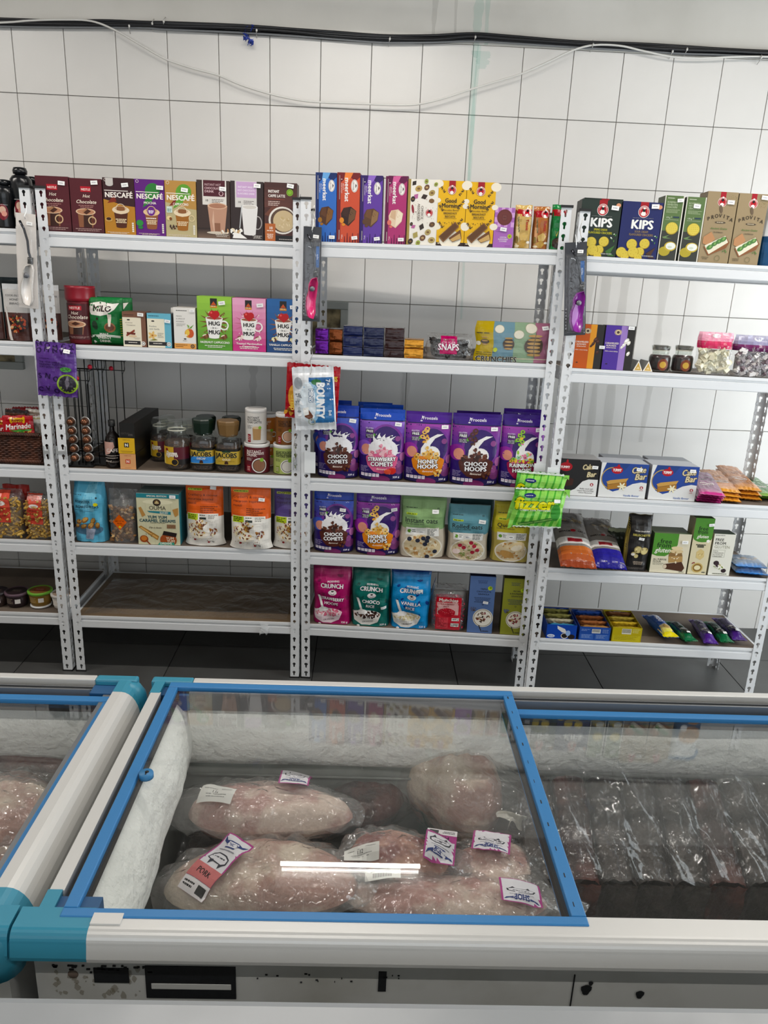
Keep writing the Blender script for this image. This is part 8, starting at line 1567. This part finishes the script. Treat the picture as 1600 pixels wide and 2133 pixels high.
parcel('dark wrapped frozen parcel under the big pork leg', 1.34, 1.62, -2.19, -2.06, .165, .48, 4)
parcel('dark wrapped frozen parcel under the lid seam', 1.53, 1.70, -2.46, -2.20, .165, .48, 5)
meatbag('long pink pork joint with a white sticker, back left of the freezer', 556, 1692, .59, .142, .066, .048, -.06, MP[0], 1, [(-.090, -.026, .070, .030, -.22, a_wt), (.050, .035, .058, .060, PI, lambda A: a_tag(A, False))], flap=.03, flapdir=PI)
meatbag('large pale pork rib rack with a slanting pink label, front left', 548, 1835, .56, .150, .088, .045, .10, MP[1], 2, [(-.078, -.012, .058, .124, -.72, a_tagr)], flap=.02, flapdir=0, rib=1)
meatbag('big rounded pork leg bulging up in a clear bag', 950, 1650, .575, .100, .085, .100, -.25, MP[1], 3, flap=.10, flapdir=-.2, bag=M_bag)
meatbag('dark pork shank beside the big leg', 765, 1672, .545, .085, .05, .04, .35, MP[3], 4, flap=.02, bag=M_bag2)
meatbag('dark red pork cut with an upside-down purple label', 822, 1790, .565, .105, .048, .038, -.10, MP[2], 5, [(.082, .004, .056, .088, PI-.08, a_tag), (-.058, -.038, .062, .022, .10, a_wt)], flap=.03, flapdir=0)
meatbag('small pale pork cut with a purple bordered label, right of the red one', 1030, 1812, .545, .075, .062, .035, -.35, MP[0], 6, [(-.012, .010, .070, .056, PI+.12, lambda A: a_tag(A, False))], flap=.04, flapdir=-.6)
meatbag('pale pork joint right at the front rim with a barcode sticker', 930, 1880, .540, .165, .055, .034, -.08, MP[0], 7, [(-.115, .012, .062, .046, .06, a_bar), (.125, -.008, .072, .045, PI+.05, lambda A: a_tag(A, False))], flap=.05, flapdir=0)
# crumpled label beside the leg, dark olive crate lid at the back left
P = az(1068, 1708, .60); b = MB(); b.grid(lambda u, v: ((u-.5)*.046+.008*math.sin(v*4), (v-.5)*.03+.012*math.sin(u*5), .010*math.sin(u*6+v*3)+.008*nz(u*4, v*4, 2)), 16, 10, lin('#e2e0d6')); A = 0
tag(b.build('crumpled_label', ink('paper'), None, Matrix.Translation(P) @ Matrix.Rotation(.5, 4, 'Z') @ Matrix.Rotation(.5, 4, 'X')), 'crumpled white label loose on the bag right of the big leg', 'label')
P = az(440, 1612, .55); b = MB(); b.add([(-.05, 0, -.06), (.06, 0, -.07), (.05, .01, .01), (.02, .012, .045), (-.02, .01, .03), (-.055, .01, -.005), (-.05, .03, -.06), (.06, .03, -.07), (.05, .04, .01), (.02, .042, .045), (-.02, .04, .03), (-.055, .04, -.005)], [(0, 1, 2, 3, 4, 5), (11, 10, 9, 8, 7, 6)]+[(k, 6+k, 6+(k+1) % 6, (k+1) % 6) for k in range(6)])
tag(b.build('folded_board', mat('olive_board', '#6b6f66', .6), None, Matrix.Translation(P)), 'grey olive folded board leaning behind the pink joint', 'board')
b = MB(); P = az(1000, 1640, .50)
# ribs standing in a row under the right lid
for i in range(9):
    x = 1.738+.068*i; root = empty('bagged_rib_slab', Matrix.Translation((x, -2.125, .50)) @ Matrix.Rotation(.06, 4, 'Y'))
    sd = 20+i
    def sp(u, v, q=0, sd=sd):
        y = -.088+.172*v; a_ = PI*u; sh = .0335+q; top = .052+.095*v+.010*nz(v*5, sd, 1)
        return (-sh*math.cos(a_)*(1+.05*nz(u*4, v*7, sd)), y+.004*nz(u*5, v*9, sd), top-.022*(1-math.sin(a_)**.6)+q+.005*nz(u*9, v*14, sd))
    b = MB(); b.grid(lambda u, v: sp(u, v), 14, 26); b.box(-.033, -.088, -.33, .033, .084, .026)
    b.grid(lambda u, v: (-.033+.066*u, -.089-.006*nz(u*6, v*12, sd)-.003, -.33+.375*v), 12, 30); b.build('meat', MP[3] if i % 4 == 1 else MP[4], root)
    def bgp(u, v, sd=sd):
        p = sp(u, v, .004); f = sum(.008*max(0, 1-abs(u-c_-.05*math.sin(v*3+sd))/.035) for c_ in (.12, .45+.03*(sd % 3), .8)); return (p[0]*1.03, p[1], p[2]+f+.004*abs(nz(u*5+sd, v*3, 4)))
    b = MB(); b.grid(bgp, 40, 24)
    b.grid(lambda u, v: ((u-.5)*.070, -.097-.008*abs(math.sin(u*7+sd+v*2))*v-.004*nz(u*6, v*5, sd), -.28+.33*v), 24, 20); b.build('plastic_bag', M_bag2, root)
    tag(root, ['first', 'second', 'third', 'fourth', 'fifth', 'sixth', 'seventh', 'eighth', 'ninth'][i]+' dark bagged rib slab to the right of the blue lid seam', 'meat', 'dark rib slabs in a row')
parcel('dark speckled frozen parcel in front of the rib slabs, left half', 1.72, 2.0, -2.49, -2.25, .165, .30, 12, MP[4], grp='dark frozen parcels at the bottom'); parcel('dark speckled frozen parcel in front of the rib slabs, right half', 2.01, 2.36, -2.49, -2.25, .165, .30, 13, MP[4], grp='dark frozen parcels at the bottom')
meatbag('pale pink cut lying low at the front under the right lid', 1390, 1925, .42, .095, .05, .035, -.03, MP[0], 31, flap=.02, bag=M_bag2)
meatbag('small pinkish piece against the back wall under the right lid', 1165, 1555, .60, .05, .03, .03, -.5, MP[2], 32, flap=.02, bag=M_bag2)
M_sheet = clear('loose_film_sheet', ior=1.5, boost=1.0, haze=.03, bump=(12, .7), rough=.08, hazecol=(.7, .7, .7))
b = MB(); b.grid(lambda u, v: (1.71+.62*u, -2.235+.19*v-.012*abs(math.sin(u*17)), .572+.095*v+.014*abs(nz(u*16+v*2, v*2.5, 5))+.012*abs(math.sin(u*26+v*3))**3), 90, 30); tag(b.build('loose_plastic_sheet', M_sheet), 'creased clear plastic sheet draped over the dark rib slabs', 'plastic sheet')
# frost line of the partition under the seam
b = MB(); b.grid(lambda u, v: (1.706+.012*math.sin(v*3.14)*(1+nz(u*9, 1, 1)), -2.50+.46*u, .36+.16*v), 40, 8); o = b.build('frost_ridge', M_frost); PF(o)
# left freezer
LG = 'bagged meat in the left freezer'
parcel('frozen parcel carrying the meat in the left freezer', .42, .86, -2.45, -2.06, .165, .52, 14, MP[3], grp='left freezer parcel')
meatbag('purple brown beef cut with a white sticker in the left freezer', 40, 1572, .60, .15, .075, .04, -.05, MP[3], 41, [(.10, .055, .070, .028, .12, a_wt)], flap=.05, freezer_=LG, bag=M_bag)
meatbag('cream coloured fatty joint in the left freezer', 20, 1700, .60, .10, .10, .05, .2, MP[1], 42, flap=.04, freezer_=LG, bag=M_bag)
meatbag('pinkish cut between the two bigger ones in the left freezer', 40, 1628, .585, .09, .03, .03, .1, MP[2], 43, flap=.03, freezer_=LG, bag=M_bag2)
meatbag('pale greasy cut at the front of the left freezer', 5, 1790, .58, .09, .06, .035, .1, MP[1], 44, flap=.03, freezer_=LG, bag=M_bag)
